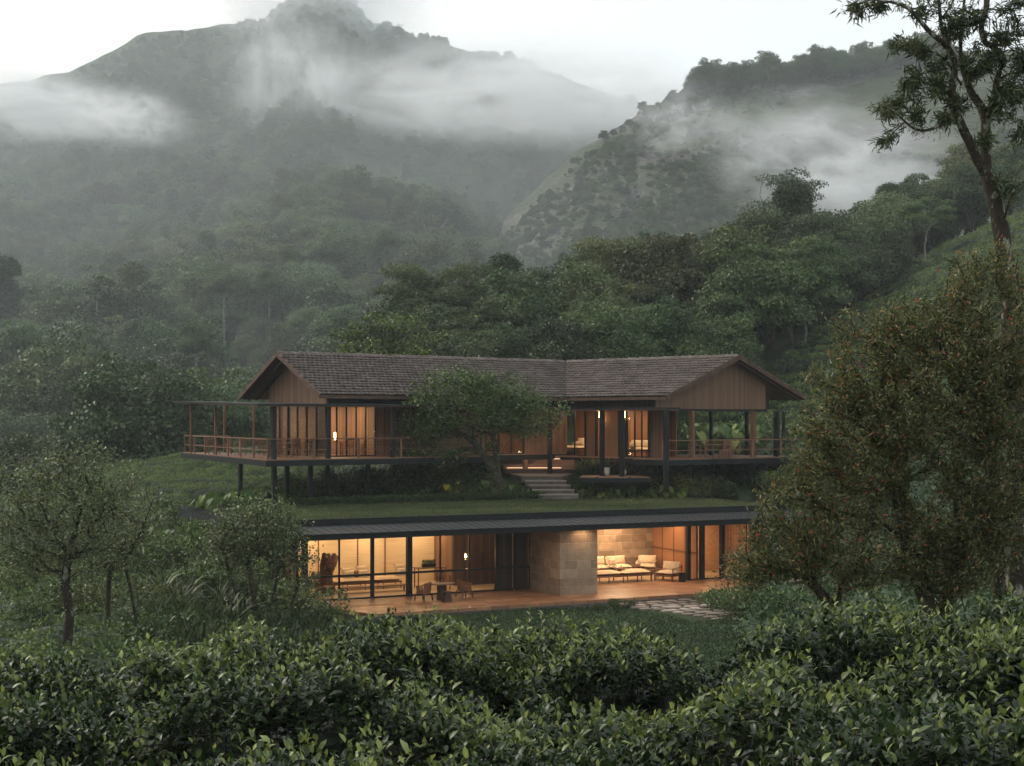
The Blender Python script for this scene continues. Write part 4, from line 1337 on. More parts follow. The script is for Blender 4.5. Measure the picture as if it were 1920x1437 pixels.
# canopy posts on the left deck (black) and thin wooden ones
for px, v, w_, z0 in ((513, -1.35, .22, 0), (615, -1.35, .22, 0), (737, -1.35, .20, 0)):
    post(fu(UL, px, v), v, z0, cz(v), w_, M['steel'])
def post_world(px, Y, z0, z1, w_, mat):
    p = F2M.inverted() @ Vector((((px - 960) / F * Y), Y, 0))
    return post(p.x, p.y, z0, cz(p.y) if z1 is None else z1, w_, mat)
for px, Y in ((358, 83.6), (404, 79.0), (421, 84.2), (476, 83.8), (527, 79.2), (541, 78.0)):
    post_world(px, Y, 0, None, .11 if px < 520 else .15, M['post'])
# stilts under the left deck
for px, Y, w_, zb in ((450.5, 73.5, .20, -4.2), (514, 70.4, .22, -4.2), (538, 77.5, .22, -3.0), (582, 73.5, .22, -3.4), (614, 76.0, .18, -3.0), (690, 77, .2, -3.0)):
    p = F2M.inverted() @ Vector((((px - 960) / F * Y), Y, 0))
    post(p.x, p.y, zb, -.342, w_, M['steel'], name='stilt')
# right canopy columns
for px, v, w_, zb in ((1031, -1.3, .20, -1.25), (1129, -1.3, .22, -1.2), (1166, -1.3, .22, -1.2), (1249, -1.0, .22, -1.6)):
    post(fu(UR, px, v), v, zb, 2.64, w_, M['steel'], RW)
post(fu(UR, 1021, .6), .6, -.4, 2.64, .14, M['post'], RW)
for px, Y, w_, mt in ((1297, 78.3, .24, 'post'), (1412, 80.3, .24, 'post'), (1333, 84.5, .16, 'steel'), (1400, 84.5, .18, 'steel'), (1456, 81.5, .26, 'steel'), (1469, 86, .16, 'steel')):
    p = F3M.inverted() @ Vector((((px - 960) / F * Y), Y, 0))
    post(p.x, p.y, 0.0, 2.62, w_, M[mt], RW)
for px, Y in ((1297, 78.3), (1412, 80.6), (1500, 83)):
    p = F3M.inverted() @ Vector((((px - 960) / F * Y), Y, 0))
    post(p.x, p.y, -2.2, -.342, .2, M['steel'], RW, name='stilt')


# railings: wooden handrail, wooden posts, thin wires
def railing(pts, z, h=1.0, step=1.35, mat4=None, label=None):
    m = MB()
    w_ = MB()
    for a, b in zip(pts[:-1], pts[1:]):
        a, b = np.array(a), np.array(b); L_ = np.linalg.norm(b - a); n = max(1, round(L_ / step))
        for k in range(n + 1):
            p = a + (b - a) * k / n
            m.box(p[0] - .045, p[0] + .045, p[1] - .045, p[1] + .045, z + 0.005, z + h - .03)
        m.bar((*a, z + h), (*b, z + h), 0.12, 0.055)
        for q in (.45,): m.bar((*a, z + q), (*b, z + q), 0.035, 0.035)
        for q in (.25, .68, .84): w_.bar((*a, z + q), (*b, z + q), 0.010, 0.010)
    r_ = m.build('railing', M['rail'], up, mat4)
    w_.build('wire', M['steel'], r_, IDM)


railing([(.9, 13.3), (-.5, 16.8), (-3.55, -1.4), (9.0, -1.4)], 0.0, step=2.5)
railing([(.22, -.7), (3.5, 9.5), (1.5, 11.0), (-3.5, 10.2)], 0.0, mat4=RW, step=2.2)

# lights of the upper house
for u, v, p in ((2.9, 3.4, 75), (2.6, 6.6, 110), (8.5, 4, 16), (12.6, 3.2, 65)):
    area_light('ceiling_light', F2M, u, v, 2.9, .8, .4, p)
for u, v, p in ((-6.6, 2.9, 70), (-4.4, 2.8, 20), (-2.6, 2.8, 55)):
    area_light('ceiling_light', F3M, u, v, 2.9, .8, .3, p)
for px in (1123, 1170):
    u = fu(UR, px, 1.3)
    m = MB(); m.tube([(u, 1.36, 2.25), (u, 1.36, 2.62)], .035, 8)
    m.build('wall_light', M['lampglow'], up, RW)
    point_light('wall_glow', F3M, u, 1.25, 2.2, 9)
for u in (-9.0, -6.0):
    area_light('canopy_light', F3M, u, -.3, 2.6, .4, .1, 14)
area_light('veranda_light', F3M, 0.2, 3.6, 2.55, .8, .3, 16)
area_light('canopy_light', F2M, -0.5, 3.0, 2.55, .8, .3, 12)
# ------------------------------------------------------------------ forest trees
make_proto('r1', 1, 9.0, 7.5, 2.6, 20, 23712, 0.225, 'round', M['leaf_dark'], M['bark_far'], .22)
make_proto('r2', 2, 8.5, 8.2, 2.6, 20, 23712, 0.225, 'round', M['leaf_olive'], M['bark_far'], .22)
make_proto('r3', 3, 9.5, 7.0, 3.2, 22, 23712, 0.215, 'round', M['leaf_pale'], M['bark_grey'], .20)
make_proto('r4', 4, 10.0, 8.0, 2.6, 22, 25536, 0.235, 'round', M['leaf_dark'], M['bark_far'], .25)
make_proto('t1', 5, 6.5, 10.0, 3.5, 16, 23712, 0.206, 'tall', M['leaf_dark'], M['bark_far'], .20)
make_proto('o1', 6, 10.0, 6.5, 6.0, 20, 19152, 0.196, 'open', M['leaf_dark'], M['bark_grey'], .20)
make_proto('o2', 7, 8.0, 5.5, 5.0, 15, 11856, 0.176, 'open', M['leaf_olive'], M['bark_grey'], .14)
make_proto('y1', 8, 10.0, 6.8, 2.2, 20, 36480, 0.196, 'round', M['leaf_yellow'], M['bark_far'], .25)
make_proto('d1', 9, 9.5, 8.0, 3.0, 44, 41040, 0.166, 'open', M['leaf_olive'], M['bark_far'], .28)
make_proto('e1', 14, 11.0, 8.0, 5.0, 24, 4200, .28, 'open', M['leaf_dark'], M['bark_far'], .24)
make_proto('b1', 10, 9.0, 12.0, 0.0, 15, 31920, 0.416, 'plume', M['bamboo'], M['bark_far'], .06)
make_proto('b2', 11, 8.0, 10.5, 0.0, 13, 29640, 0.392, 'plume', M['bamboo'], M['bark_far'], .06)
make_proto('p1', 12, 8.0, 5.6, 3.6, 14, 27360, 0.176, 'round', M['leaf_pale'], M['bark_grey'], .18)

make_proto('p2', 15, 8.0, 5.8, 13.0, 16, 13000, .25, 'round', M['leaf_pale'], M['bark_grey'], .26)
PXO = lambda x, y: 960 + x / y * F
FR = np.random.default_rng(21)


def top_row(z, y): return HZ - z / y * F


def plant_at(key, px, Y, s, label, group=None, name='tree', cat='tree', sz=None, rz=None, top=None, zoff=0.0, hfn=None):
    x = (px - 960) / F * Y
    z = float((hfn or H)(np.array(x), np.array(Y))) + zoff
    return put_tree(key, x, Y, z, s, FR.random() * 6.28 if rz is None else rz, label, group, name, cat, sz)


# single trees one can point at
plant_at('y1', 752, 112, 1.12, 'bushy tree with yellow green leaf tips just behind the left end of the tiled roof', rz=.4, zoff=-.6)
plant_at('y1', 655, 106, 0.50, 'low yellow green bush tree peeping over the left gable of the tiled roof', rz=2.4, zoff=-.9)
plant_at('d1', 818, 138, 1.15, 'tall dark olive tree with twiggy top standing behind the yellow tipped tree', rz=3.9)
plant_at('e1', 1476, 226, 1.05, 'tall open crowned tree rising alone above the bamboo ridge in front of the mist', rz=2.0, sz=1.05, hfn=lambda a, b: 25.2 + 0 * a)
plant_at('o2', 1508, 118, 0.78, 'slender bare stemmed tree standing on the tea slope above the right gable', rz=0.5, sz=1.1)
plant_at('p1', 1604, 137, 0.44, 'small round pale green tree at the upper edge of the tea slope', rz=0.9)
plant_at('o2', 1735, 148, 0.72, 'spreading thin crowned tree on the skyline of the tea slope', rz=2.2)
plant_at('t1', 1790, 205, 0.80, 'tall narrow dark tree on the wooded ridge beside the big leaning trunk', rz=2.2)
plant_at('o2', 1385, 104, 0.42, 'small greyish twiggy tree right behind the right end of the tiled roof', rz=1.2)


# the wooded hillside behind the house
def tea_edge(px): return np.interp(px, [1380, 1430, 1560, 1700, 1800, 1900, 2100], [98, 103, 128, 152, 164, 172, 178])


KN = {'r1': 'dense dark green tree', 'r2': 'olive green tree', 'r3': 'pale green tree', 'r4': 'broad dark green tree', 't1': 'tall narrow dark tree',
      'b1': 'feathery bamboo clump', 'b2': 'slim feathery bamboo clump', 'o2': 'thin crowned tree', 'o1': 'open crowned tree', 'd1': 'twiggy olive tree'}
KI = [0]


def where_hill(px, Y):
    a = ['behind the left gable', 'behind the left half of the tiled roof', 'behind the courtyard tree', 'behind the bend of the tiled roof', 'behind the right half of the tiled roof',
         'above the right gable', 'beside the tea slope', 'past the tall tree'][int(np.searchsorted([640, 780, 940, 1080, 1230, 1420, 1650], px))]
    return ('low ' if Y < 122 else 'part way up ' if Y < 152 else 'high up ' if Y < 188 else 'on the crest ') + a


cnt = 0
for iy in range(40):
    Y = 101 + iy * 5.3
    if Y > 250: break
    xs_ = np.arange(545, 2050, 6.4 / Y * F)
    for px in xs_ + (iy % 2) * 3.2 / Y * F:
        px = px + FR.normal() * 1.2 / Y * F; yy = Y + FR.normal() * 1.3
        if px < np.interp(yy, [100, 120, 150, 180, 220, 250], [590, 560, 640, 715, 770, 830]): continue
        if px > 1385 and yy < tea_edge(px) + 2: continue
        if px > 1500 and yy < 108: continue
        if px < 775 and yy > 145: continue
        if yy > 218 + 12 * math.sin(px / 90): continue
        if px > 1850 and yy < 185: continue
        if 655 < px < 850 and yy < 119: continue
        if 1425 < px < 1530 and yy > 196: continue
        if 745 < px < 895 and 122 < yy < 158: continue
        x = (px - 960) / F * yy; z = float(H(np.array(x), np.array(yy)))
        if 700 < px < 1400 and yy < 120: sc = .60 + .28 * FR.random()
        else: sc = .68 + .48 * FR.random()
        bam = (930 < px < 1450 and 150 < yy < 215 and FR.random() < .75)
        if bam: key = FR.choice(['b1', 'b2']); sc = .66 + .38 * FR.random()
        else: key = FR.choice(['r1', 'r1', 'r4', 'r2', 'r2', 't1', 'r3', 'd1', 'o2', 'r4'] if yy > 108 else ['r1', 'r4', 'r2'])
        if px < 740: sc *= .75
        if px < 840 and key in ('d1', 'o2', 't1'): key = 'r1'
        put_tree(key, x, yy, z - .5, sc, FR.random() * 6.28, KN[key] + ' ' + where_hill(px, yy), 'woods behind the upper house', 'bamboo_clump' if bam else 'tree', 'bamboo' if bam else 'tree', show_trunk=not bam)
        cnt += 1
print('hillside trees', cnt)
# valley trees left of the house
cnt = 0
for Y in np.arange(130, 214, 8.5):
    for px in np.arange(-60, 690, 8.2 / Y * F):
        px = px + FR.normal() * 1.6 / Y * F; yy = Y + FR.normal() * 2
        if yy < 222 and px > np.interp(yy, [120, 150, 180, 222], [600, 640, 700, 760]): continue
        x = (px - 960) / F * yy
        z = float(max(H(np.array(x), np.array(min(yy, 262.0))) if yy < 240 else -99, HM(np.array(x), np.array(yy)) if yy > 226 else -99))
        sc = .95 + .60 * FR.random()
        key = FR.choice(['r1', 'r2', 'r3', 'r4', 'r3', 'r2', 'r1', 'o1', 'r4', 'p1'])
        if px > 420 and yy < 170: sc *= .75
        if top_row(z + 9 * sc, yy) > 900: continue
        nm = {'r1': 'dark green', 'r4': 'dark green', 'r2': 'olive green', 'r3': 'pale green', 'p1': 'light green', 'o1': 'open crowned'}[key]
        wh = ['at the far left edge', 'left of the tea knoll', 'over the crest of the tea knoll', 'seen over the left deck', 'left of the gable'][int(np.searchsorted([110, 220, 345, 480], px))]
        put_tree(key, x, yy, z - .4, sc, FR.random() * 6.28, nm + ' valley tree ' + wh + (' in front' if yy < 150 else ' half way across' if yy < 185 else ' far back'), 'trees of the valley woods beyond the tea knoll')
        cnt += 1
print('valley trees', cnt)
FEAT = [(640, 268, 1.27, 1.0, 'rounded pale green tree with the brightest domed crown in the valley woods'),
        (578, 300, .95, 1.0, 'smaller pale domed tree just left of and behind the brightest domed crown'),
        (368, 250, .85, 1.55, 'tall valley tree on a bare pale trunk above the left gable'),
        (922, 470, 1.3, 1.0, 'pale domed tree on the far slope right of the dead white trees'),
        (420, 330, 1.0, 1.2, 'tall pale trunked tree up the valley slope right of the tree on the bare trunk'),
        (165, 262, .85, 1.2, 'pale trunked tree in the valley woods at the left'),
        (258, 285, .90, 1.1, 'pale trunked tree in the valley woods between the tea knoll and the far slope'),
        (505, 345, .95, 1.1, 'pale crowned tree up the valley slope above the peak of the left gable'),
        (30, 262, 1.1, 1.0, 'pale domed tree at the left edge of the valley woods'),
        (720, 400, 1.1, 1.0, 'pale crowned tree in the misty valley above the yellow tipped tree')]
for px, Y, sc, sz, lb in FEAT:
    plant_at('p2', px, Y, sc, lb, rz=px * .1, hfn=HM, zoff=-.5, sz=sz)


# bare white trees on the mountain side
def dead_tree(px, Y, hgt, lean, label, hfn):
    x = (px - 960) / F * Y; z = float(hfn(np.array(x), np.array(Y)))
    r = np.random.default_rng(int(px))
    tr = [np.array((lean * f * hgt, 0, f * hgt * .7)) for f in np.linspace(0, 1, 6)]
    tg = [np.array((lean * hgt * .8 + r.normal() * hgt * .16, r.normal() * 1.5, hgt * (.65 + .35 * r.random()))) for _ in range(12)]
    nd, pr, en = grow(tr, tg, seg=1.2, r=r)
    V, Fs, rn = branch_mesh(nd, pr, branch_radii(nd, pr, .10, .36), 5)
    root = empty('dead_tree', (x, Y, z), 0, label, 'tree')
    link('trunk', np_mesh('trunk', V, Fs, M['bark_grey'], rn), root)


dead_tree(812, 470, 19, -.12, 'bare white dead tree standing upright in the misty valley forest', HM)
dead_tree(846, 455, 14, -.45, 'bare white dead tree leaning left in the misty valley forest', HM)


# ------------------------------------------------------------------ the mass of forest on the mountain, and scrub on the right hill
def scatter_object(name, P_, scl, rz, kk, srcs, label):
    """points that carry crowns of the trees above; one object"""
    me = bpy.data.meshes.new(name)
    me.vertices.add(len(P_)); me.vertices.foreach_set('co', np.ascontiguousarray(P_, np.float32).ravel())
    for nm, val, ty in (('scl', scl, 'FLOAT'), ('rz', rz, 'FLOAT'), ('kk', kk, 'INT')):
        a = me.attributes.new(nm, ty, 'POINT'); a.data.foreach_set('value', np.ascontiguousarray(val, np.int32 if ty == 'INT' else np.float32))
    me.update()
    o = link(name, me)
    ng = bpy.data.node_groups.new(name, 'GeometryNodeTree')
    ng.interface.new_socket('Geometry', in_out='INPUT', socket_type='NodeSocketGeometry')
    ng.interface.new_socket('Geometry', in_out='OUTPUT', socket_type='NodeSocketGeometry')
    N = ng.nodes.new; L = ng.links.new
    gi, go = N('NodeGroupInput'), N('NodeGroupOutput')
    mp = N('GeometryNodeMeshToPoints'); L(gi.outputs[0], mp.inputs['Mesh'])
    jn = N('GeometryNodeJoinGeometry')
    for s in reversed(srcs):
        oi = N('GeometryNodeObjectInfo'); oi.inputs['Object'].default_value = s; oi.transform_space = 'ORIGINAL'
        oi.inputs['As Instance'].default_value = True
        L(oi.outputs['Geometry'], jn.inputs[0])
    ip = N('GeometryNodeInstanceOnPoints')
    L(mp.outputs[0], ip.inputs['Points']); L(jn.outputs[0], ip.inputs['Instance'])
    ip.inputs['Pick Instance'].default_value = True

    def attr(nm, ty):
        a = N('GeometryNodeInputNamedAttribute'); a.data_type = ty; a.inputs['Name'].default_value = nm
        return a.outputs['Attribute']
    L(attr('kk', 'INT'), ip.inputs['Instance Index'])
    L(attr('scl', 'FLOAT'), ip.inputs['Scale'])
    cx = N('ShaderNodeCombineXYZ'); L(attr('rz', 'FLOAT'), cx.inputs['Z']); L(cx.outputs[0], ip.inputs['Rotation'])
    L(ip.outputs[0], go.inputs[0])
    md = o.modifiers.new('scatter', 'NODES'); md.node_group = ng
    return tag(o, label, None, None, 'stuff')


def crown_of(key):
    return next(o for o in bpy.data.objects if o.name.startswith('crown') and o.data == PROTO[key][0])


srcs = [crown_of(k) for k in ('r1', 'r2', 'r3', 'r4', 't1', 'o1')]
pts, sc_, = [], []
Y = 216.0
while Y < 1150:
    st = 8.4 - max(0, Y - 500) * .0034
    for x in np.arange(-.47 * Y - 10, .26 * Y + 30, st):
        pts.append((x + FR.normal() * st * .28, Y + FR.normal() * st * .28))
        sc_.append(1.0)
    Y += st * .95 * (1.0 + max(0, Y - 290) / 900.)
A = np.array(pts); z = HM(A[:, 0], A[:, 1])
A0 = (A[:, 1] < 262) & (PXO(A[:, 0], A[:, 1]) > 690)
z = np.where(A[:, 1] < 262, np.maximum(z, np.where(A[:, 1] < 262, H(A[:, 0], np.minimum(A[:, 1], 262)), -99)), z)
hid = HH(A[:, 0], A[:, 1])
ok = ~((A[:, 0] > 20) & (A[:, 1] > 310) & (A[:, 1] < 640) & (hid > z + 6))
ok &= ~((PXO(A[:, 0], A[:, 1]) > 1200) & (A[:, 1] > 620))
ok &= ~A0
A, z = A[ok], z[ok]
rp = 705 + np.arange(26) * 11 + FR.normal(size=26) * 3
RA = np.column_stack([(rp - 960) / F * 1150, np.full(26, 1150.0)])
A = np.concatenate([A, RA]); z = np.concatenate([z, HM(RA[:, 0], RA[:, 1])])
n = len(A)
pxs = PXO(A[:, 0], A[:, 1])
bare = sstep(860, 1000, A[:, 1] + 60 * fbm(A[:, 0] / 60, A[:, 1] / 60, 3, 9)) * (1 - sstep(700, 760, pxs))
s = (0.85 + .95 * FR.random(n) ** 2.0) * (1 + .35 * (1 - sstep(300, 600, A[:, 1]))) * (1.0 - .30 * sstep(500, 1000, A[:, 1])) * (1 - .28 * bare)
for fx_, fY, fs, _a, _b in FEAT:
    near = (np.abs(pxs - fx_) < 5.0 * fs / fY * F) & (A[:, 1] > fY - 75) & (A[:, 1] < fY + 6)
    s = np.where(near, s * .50, s)
lowgap = fbm(A[:, 0] / 45 + 9, A[:, 1] / 60, 3, 77)
s *= np.where(lowgap > .42, .62, 1.0)
k = FR.choice(6, size=n, p=[.28, .25, .17, .25, .05, .0])
forest = scatter_object('forest', np.column_stack([A, z - 2.2 * s]), s, FR.random(n) * 6.28, k, srcs, 'hazy forest covering the whole mountain side across the valley')
print('forest', n)

# shrubs over the lower part of the right hill
pts = []
for _ in range(24000):
    Y = 315 + 285 * FR.random(); px = 820 + 1300 * FR.random()
    pts.append(((px - 960) / F * Y, Y))
A = np.array(pts); z = HH(A[:, 0], A[:, 1]); pxs = PXO(A[:, 0], A[:, 1])
dens = fbm(A[:, 0] / 35, A[:, 1] / 45, 4, 50) + 0.68 - .68 * sstep(380, 560, A[:, 1]) - .45 * sstep(1350, 1600, pxs)
ok = (dens > FR.random(len(A)) * 0.75 - .14)
A, z, dens = A[ok], z[ok], dens[ok]
n = len(A)
s = (0.10 + .30 * FR.random(n) ** 2) + .75 * (1 - sstep(350, 430, A[:, 1])) * FR.random(n)
scrub = scatter_object('scrub', np.column_stack([A, z - 2.8 * s]), s, FR.random(n) * 6.28, FR.choice(4, size=n), srcs, 'shrubs and low trees scattered over the lower grassy hill on the right')
print('scrub', n)
# trees on the crest of the right hill, each its own
cr = [(1132, .38), (1150, .3), (1178, .28), (1205, .42), (1213, .3), (1262, .35), (1283, .42)] + [(1302 + i * 15.5 + FR.normal() * 3, .78 + .42 * FR.random()) for i in range(31)]
for px, sc in cr:
    Y = 588 + FR.normal() * 5
    x = (px - 960) / F * Y; z = float(HH(np.array(x), np.array(Y)))
    crest = px > 1295
    key = FR.choice(['r2', 'r1', 'r4', 'r2', 'r1', 'r4'])
    put_tree(key, x, Y, z - (3.4 if crest else 1.0) * sc, sc * (1.35 if crest else 1.3), FR.random() * 6.28, 'tree in the dark row along the crest of the right hill' if crest else 'small lone tree on the bare shoulder of the right hill',
             'crest trees of the right hill' if crest else 'lone trees on the shoulder of the right hill', sz=1.1)
# ------------------------------------------------------------------ tea on the slopes
def tea_slope(name, cells, row, label, seed, dens, leaf, amp=.62, mask=None, mat='tea_far'):
    """cells: (x0,x1,y0,y1). bushes in wavy rows: a bumpy green surface covered with leaf sized faces; one object"""
    r = np.random.default_rng(seed)
    x0, x1, y0, y1 = cells
    step = .30
    X, Y = np.meshgrid(np.arange(x0, x1, step), np.arange(y0, y1, step))

    def top(X, Y):
        q = Y / row + fbm(X / 7, Y / 7, 3, seed) * 1.3 + X * .10
        a = sstep(.12, .66, np.abs(np.sin(q * math.pi)))
        b = .42 + .58 * sstep(.08, .5, np.abs(np.sin((X / 2.6 + fbm(X / 3, Y / 3, 2, seed + 3) * 1.3 + np.floor(q) * .37) * math.pi)))
        return H(X, Y) + amp * a * b + .12 * fbm(X * 1.3, Y * 1.3, 2, seed + 8)
    Z = top(X, Y)
    keep = mask(X, Y)
    V = np.stack([X, Y, Z - .16], -1).reshape(-1, 3)
    ny, nx = X.shape; idx = np.arange(nx * ny).reshape(ny, nx)
    kq = keep[:-1, :-1] & keep[1:, 1:] & keep[:-1, 1:] & keep[1:, :-1]
    Fq = np.stack([idx[:-1, :-1], idx[:-1, 1:], idx[1:, 1:], idx[1:, :-1]], -1)[kq]
    n = int(dens * (x1 - x0) * (y1 - y0))
    PX_ = x0 + (x1 - x0) * r.random(n); PY_ = y0 + (y1 - y0) * r.random(n)
    ok = mask(PX_, PY_); PX_, PY_ = PX_[ok], PY_[ok]; n = len(PX_)
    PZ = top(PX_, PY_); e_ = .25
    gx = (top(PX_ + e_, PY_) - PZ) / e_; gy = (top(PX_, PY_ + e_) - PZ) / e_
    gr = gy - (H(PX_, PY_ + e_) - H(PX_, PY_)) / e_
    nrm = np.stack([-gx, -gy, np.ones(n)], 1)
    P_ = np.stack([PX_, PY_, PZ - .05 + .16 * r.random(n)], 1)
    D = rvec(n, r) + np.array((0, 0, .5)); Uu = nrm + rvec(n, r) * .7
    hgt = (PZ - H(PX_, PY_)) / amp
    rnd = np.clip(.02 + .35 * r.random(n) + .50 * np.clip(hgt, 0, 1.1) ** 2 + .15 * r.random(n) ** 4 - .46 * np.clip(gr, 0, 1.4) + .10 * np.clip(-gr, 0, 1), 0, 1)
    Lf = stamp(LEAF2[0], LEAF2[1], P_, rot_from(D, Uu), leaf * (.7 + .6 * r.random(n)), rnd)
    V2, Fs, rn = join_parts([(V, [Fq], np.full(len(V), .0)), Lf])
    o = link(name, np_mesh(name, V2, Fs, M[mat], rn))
    return tag(o, label, None, None, 'stuff')


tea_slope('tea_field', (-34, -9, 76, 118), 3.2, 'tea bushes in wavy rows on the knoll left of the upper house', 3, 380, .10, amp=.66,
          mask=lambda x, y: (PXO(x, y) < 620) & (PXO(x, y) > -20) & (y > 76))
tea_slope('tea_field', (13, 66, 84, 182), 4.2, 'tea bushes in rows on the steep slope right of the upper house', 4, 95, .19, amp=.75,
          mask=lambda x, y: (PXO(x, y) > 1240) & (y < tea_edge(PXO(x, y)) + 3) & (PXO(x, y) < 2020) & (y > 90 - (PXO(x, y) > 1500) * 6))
tea_slope('tea_field', (-24, -9, 30, 66), 1.6, 'tea bushes in rows on the slope at the lower left behind the trees', 5, 85, .13, amp=.6,
          mask=lambda x, y: (PXO(x, y) < 310) & (PXO(x, y) > -30), mat='tea_low')
# ------------------------------------------------------------------ the near trees, each grown to its own crown
def ell(px, py, Y, rpx, rpy, ry=None):
    """an ellipsoid of the crown: centre given in photograph pixels at distance Y, radii in pixels at that distance"""
    c = at(px, py, Y); k = Y / F
    return (c[0], c[1], c[2], rpx * k, (ry if ry else rpx * k), rpy * k)


def near_tree(name, label, cat, trunk, ells, ntgt, lmat, bmat, r_tip, r_base, shape, n_per, lsize, spread, seg, seed, shell=.15, down=0.0, back=3, tip=.15, alpha=.3, extra_trunks=(), lichen_tufts=0, rexp=2.3, sides=6, up_bias=.5):
    r = np.random.default_rng(seed)
    base = np.array(trunk[0])
    root = empty(name, base, 0, label, cat)
    tg = in_ellipsoids(ntgt, ells, shell, r)
    groups = [trunk] + list(extra_trunks)
    if len(groups) > 1:
        tops = np.array([g[-1] for g in groups])
        which = np.argmin(np.linalg.norm(tg[:, None] - tops[None], axis=2) + r.normal(size=(len(tg), len(tops))) * .3, axis=1)
    else: which = np.zeros(len(tg), int)
    bparts, lparts, mparts = [], [], []
    for gi, tr in enumerate(groups):
        sub = [p for p in tg[which == gi]]
        if not sub: continue
        nd, pr, en = grow(tr, sub, seg=seg, alpha=alpha, r=r)
        rad = branch_radii(nd, pr, r_tip, r_base * (1 if gi == 0 else .7), rexp)
        bparts.append(branch_mesh(nd, pr, rad, sides))
        lparts.append(leaves_on(nd, pr, en, shape, n_per, lsize, spread, tip, down, up_bias, back, r))
        if lichen_tufts:  # loose strands of hanging lichen below the branches
            j = r.choice(np.arange(len(tr), len(nd)), size=min(lichen_tufts, len(nd) - len(tr)), replace=False)
            P_ = np.repeat(nd[j], 14, 0) + r.normal(size=(len(j) * 14, 3)) * (.05, .05, .03)
            D = np.tile(np.array((0, 0, -1.0)), (len(P_), 1)) + r.normal(size=(len(P_), 3)) * .18
            mparts.append(stamp(NARROW[0], NARROW[1], P_, rot_from(D, rvec(len(P_), r)), lsize * 2.2 * (.5 + r.random(len(P_))), r.random(len(P_))))
    V, Fs, rn = join_parts(bparts); link('trunk', np_mesh('trunk', V - base, Fs, bmat, rn, smooth=True), root)
    V, Fs, rn = join_parts(lparts); link('crown', np_mesh('crown', V - base, Fs, lmat, rn), root)
    print(name, len(V) // len(shape[0]), 'leaves')
    if mparts:
        V, Fs, rn = join_parts(mparts); link('lichen_tufts', np_mesh('lichen_tufts', V - base, Fs, M['lichen_tufts'], rn), root)
    return root


# far left tree
Y = 38.0
near_tree('tree', 'spreading small leaved tree with a reddish brown trunk at the lower left edge', 'tree',
          [at(126, 1215, Y), at(131, 1150, Y), at(122, 1095, Y), at(126, 1055, Y), at(136, 1010, Y)],
          [ell(120, 960, Y, 125, 100, 1.5), ell(60, 1010, Y, 90, 60, 1.2), ell(180, 900, Y, 75, 80, 1.2), ell(150, 870, Y, 60, 50, 1.0), ell(35, 900, Y, 50, 50, 1.0), ell(230, 960, Y, 45, 70, 1), ell(100, 870, Y, 60, 45, 1.0), ell(60, 1060, Y, 75, 28, 1.2), ell(190, 1050, Y, 55, 26, 1.0), ell(240, 900, Y, 35, 40, .9), ell(15, 970, Y, 40, 60, 1.0)],
          760, M['leaf_small'], M['bark_red'], .006, .125, LEAF2, 7, .085, .13, .26, 31, lichen_tufts=26, back=3)
Y = 42.0
near_tree('tree', 'thin young tree with two fine stems just right of the reddish trunk', 'tree',
          [at(206, 1220, Y), at(202, 1140, Y), at(206, 1060, Y)],
          [ell(215, 1000, Y, 70, 65, 1.1), ell(270, 960, Y, 45, 60, .9), ell(190, 1040, Y, 70, 35, .9)],
          280, M['leaf_small'], M['bark'], .006, .075, LEAF2, 6, .085, .14, .28, 32,
          extra_trunks=[[at(262, 1215, Y), at(250, 1130, Y), at(235, 1060, Y)]], lichen_tufts=10)
Y = 52.0
near_tree('tree', 'many stemmed bushy tree standing at the left corner of the lit lower house', 'tree',
          [at(480, 1150, Y), at(470, 1080, Y), at(460, 1030, Y)],
          [ell(475, 990, Y, 95, 55, 1.3), ell(430, 1020, Y, 60, 45, 1.0), ell(540, 1010, Y, 55, 55, .9), ell(480, 950, Y, 70, 25, .9), ell(560, 1060, Y, 26, 60, .5), ell(585, 1060, Y, 22, 35, .4)],
          560, M['leaf_small'], M['bark'], .007, .10, LEAF2, 7, .12, .14, .32, 33,
          extra_trunks=[[at(505, 1150, Y), at(520, 1080, Y), at(530, 1040, Y)], [at(455, 1140, Y), at(430, 1080, Y), at(420, 1030, Y)], [at(545, 1140, Y), at(560, 1090, Y)]], lichen_tufts=8)
# courtyard tree in front of the upper house
Y = 74.3
near_tree('tree', 'gnarled dark green tree with leaning trunk growing before the middle of the upper house', 'tree',
          [at(940, 915, Y), at(925, 880, Y), at(905, 850, Y), at(885, 825, Y)],
          [ell(875, 755, Y, 130, 62, 2.4), ell(800, 790, Y, 62, 40, 1.7), ell(990, 775, Y, 70, 42, 1.8), ell(860, 715, Y, 80, 30, 1.8), ell(950, 735, Y, 70, 40, 1.8), ell(790, 850, Y, 45, 26, 1.2), ell(1045, 762, Y, 48, 18, .9), ell(752, 850, Y, 30, 24, 1.0), ell(830, 860, Y, 50, 18, 1.2), ell(1000, 810, Y, 35, 20, 1), ell(760, 790, Y, 34, 28, 1.1), ell(900, 700, Y, 60, 22, 1.2)],
          900, M['leaf_court'], M['bark'], .013, .22, LEAF2, 8, .15, .21, .42, 34,
          extra_trunks=[[at(940, 915, Y), at(932, 870, Y), at(925, 820, Y), at(910, 780, Y)]], back=3)

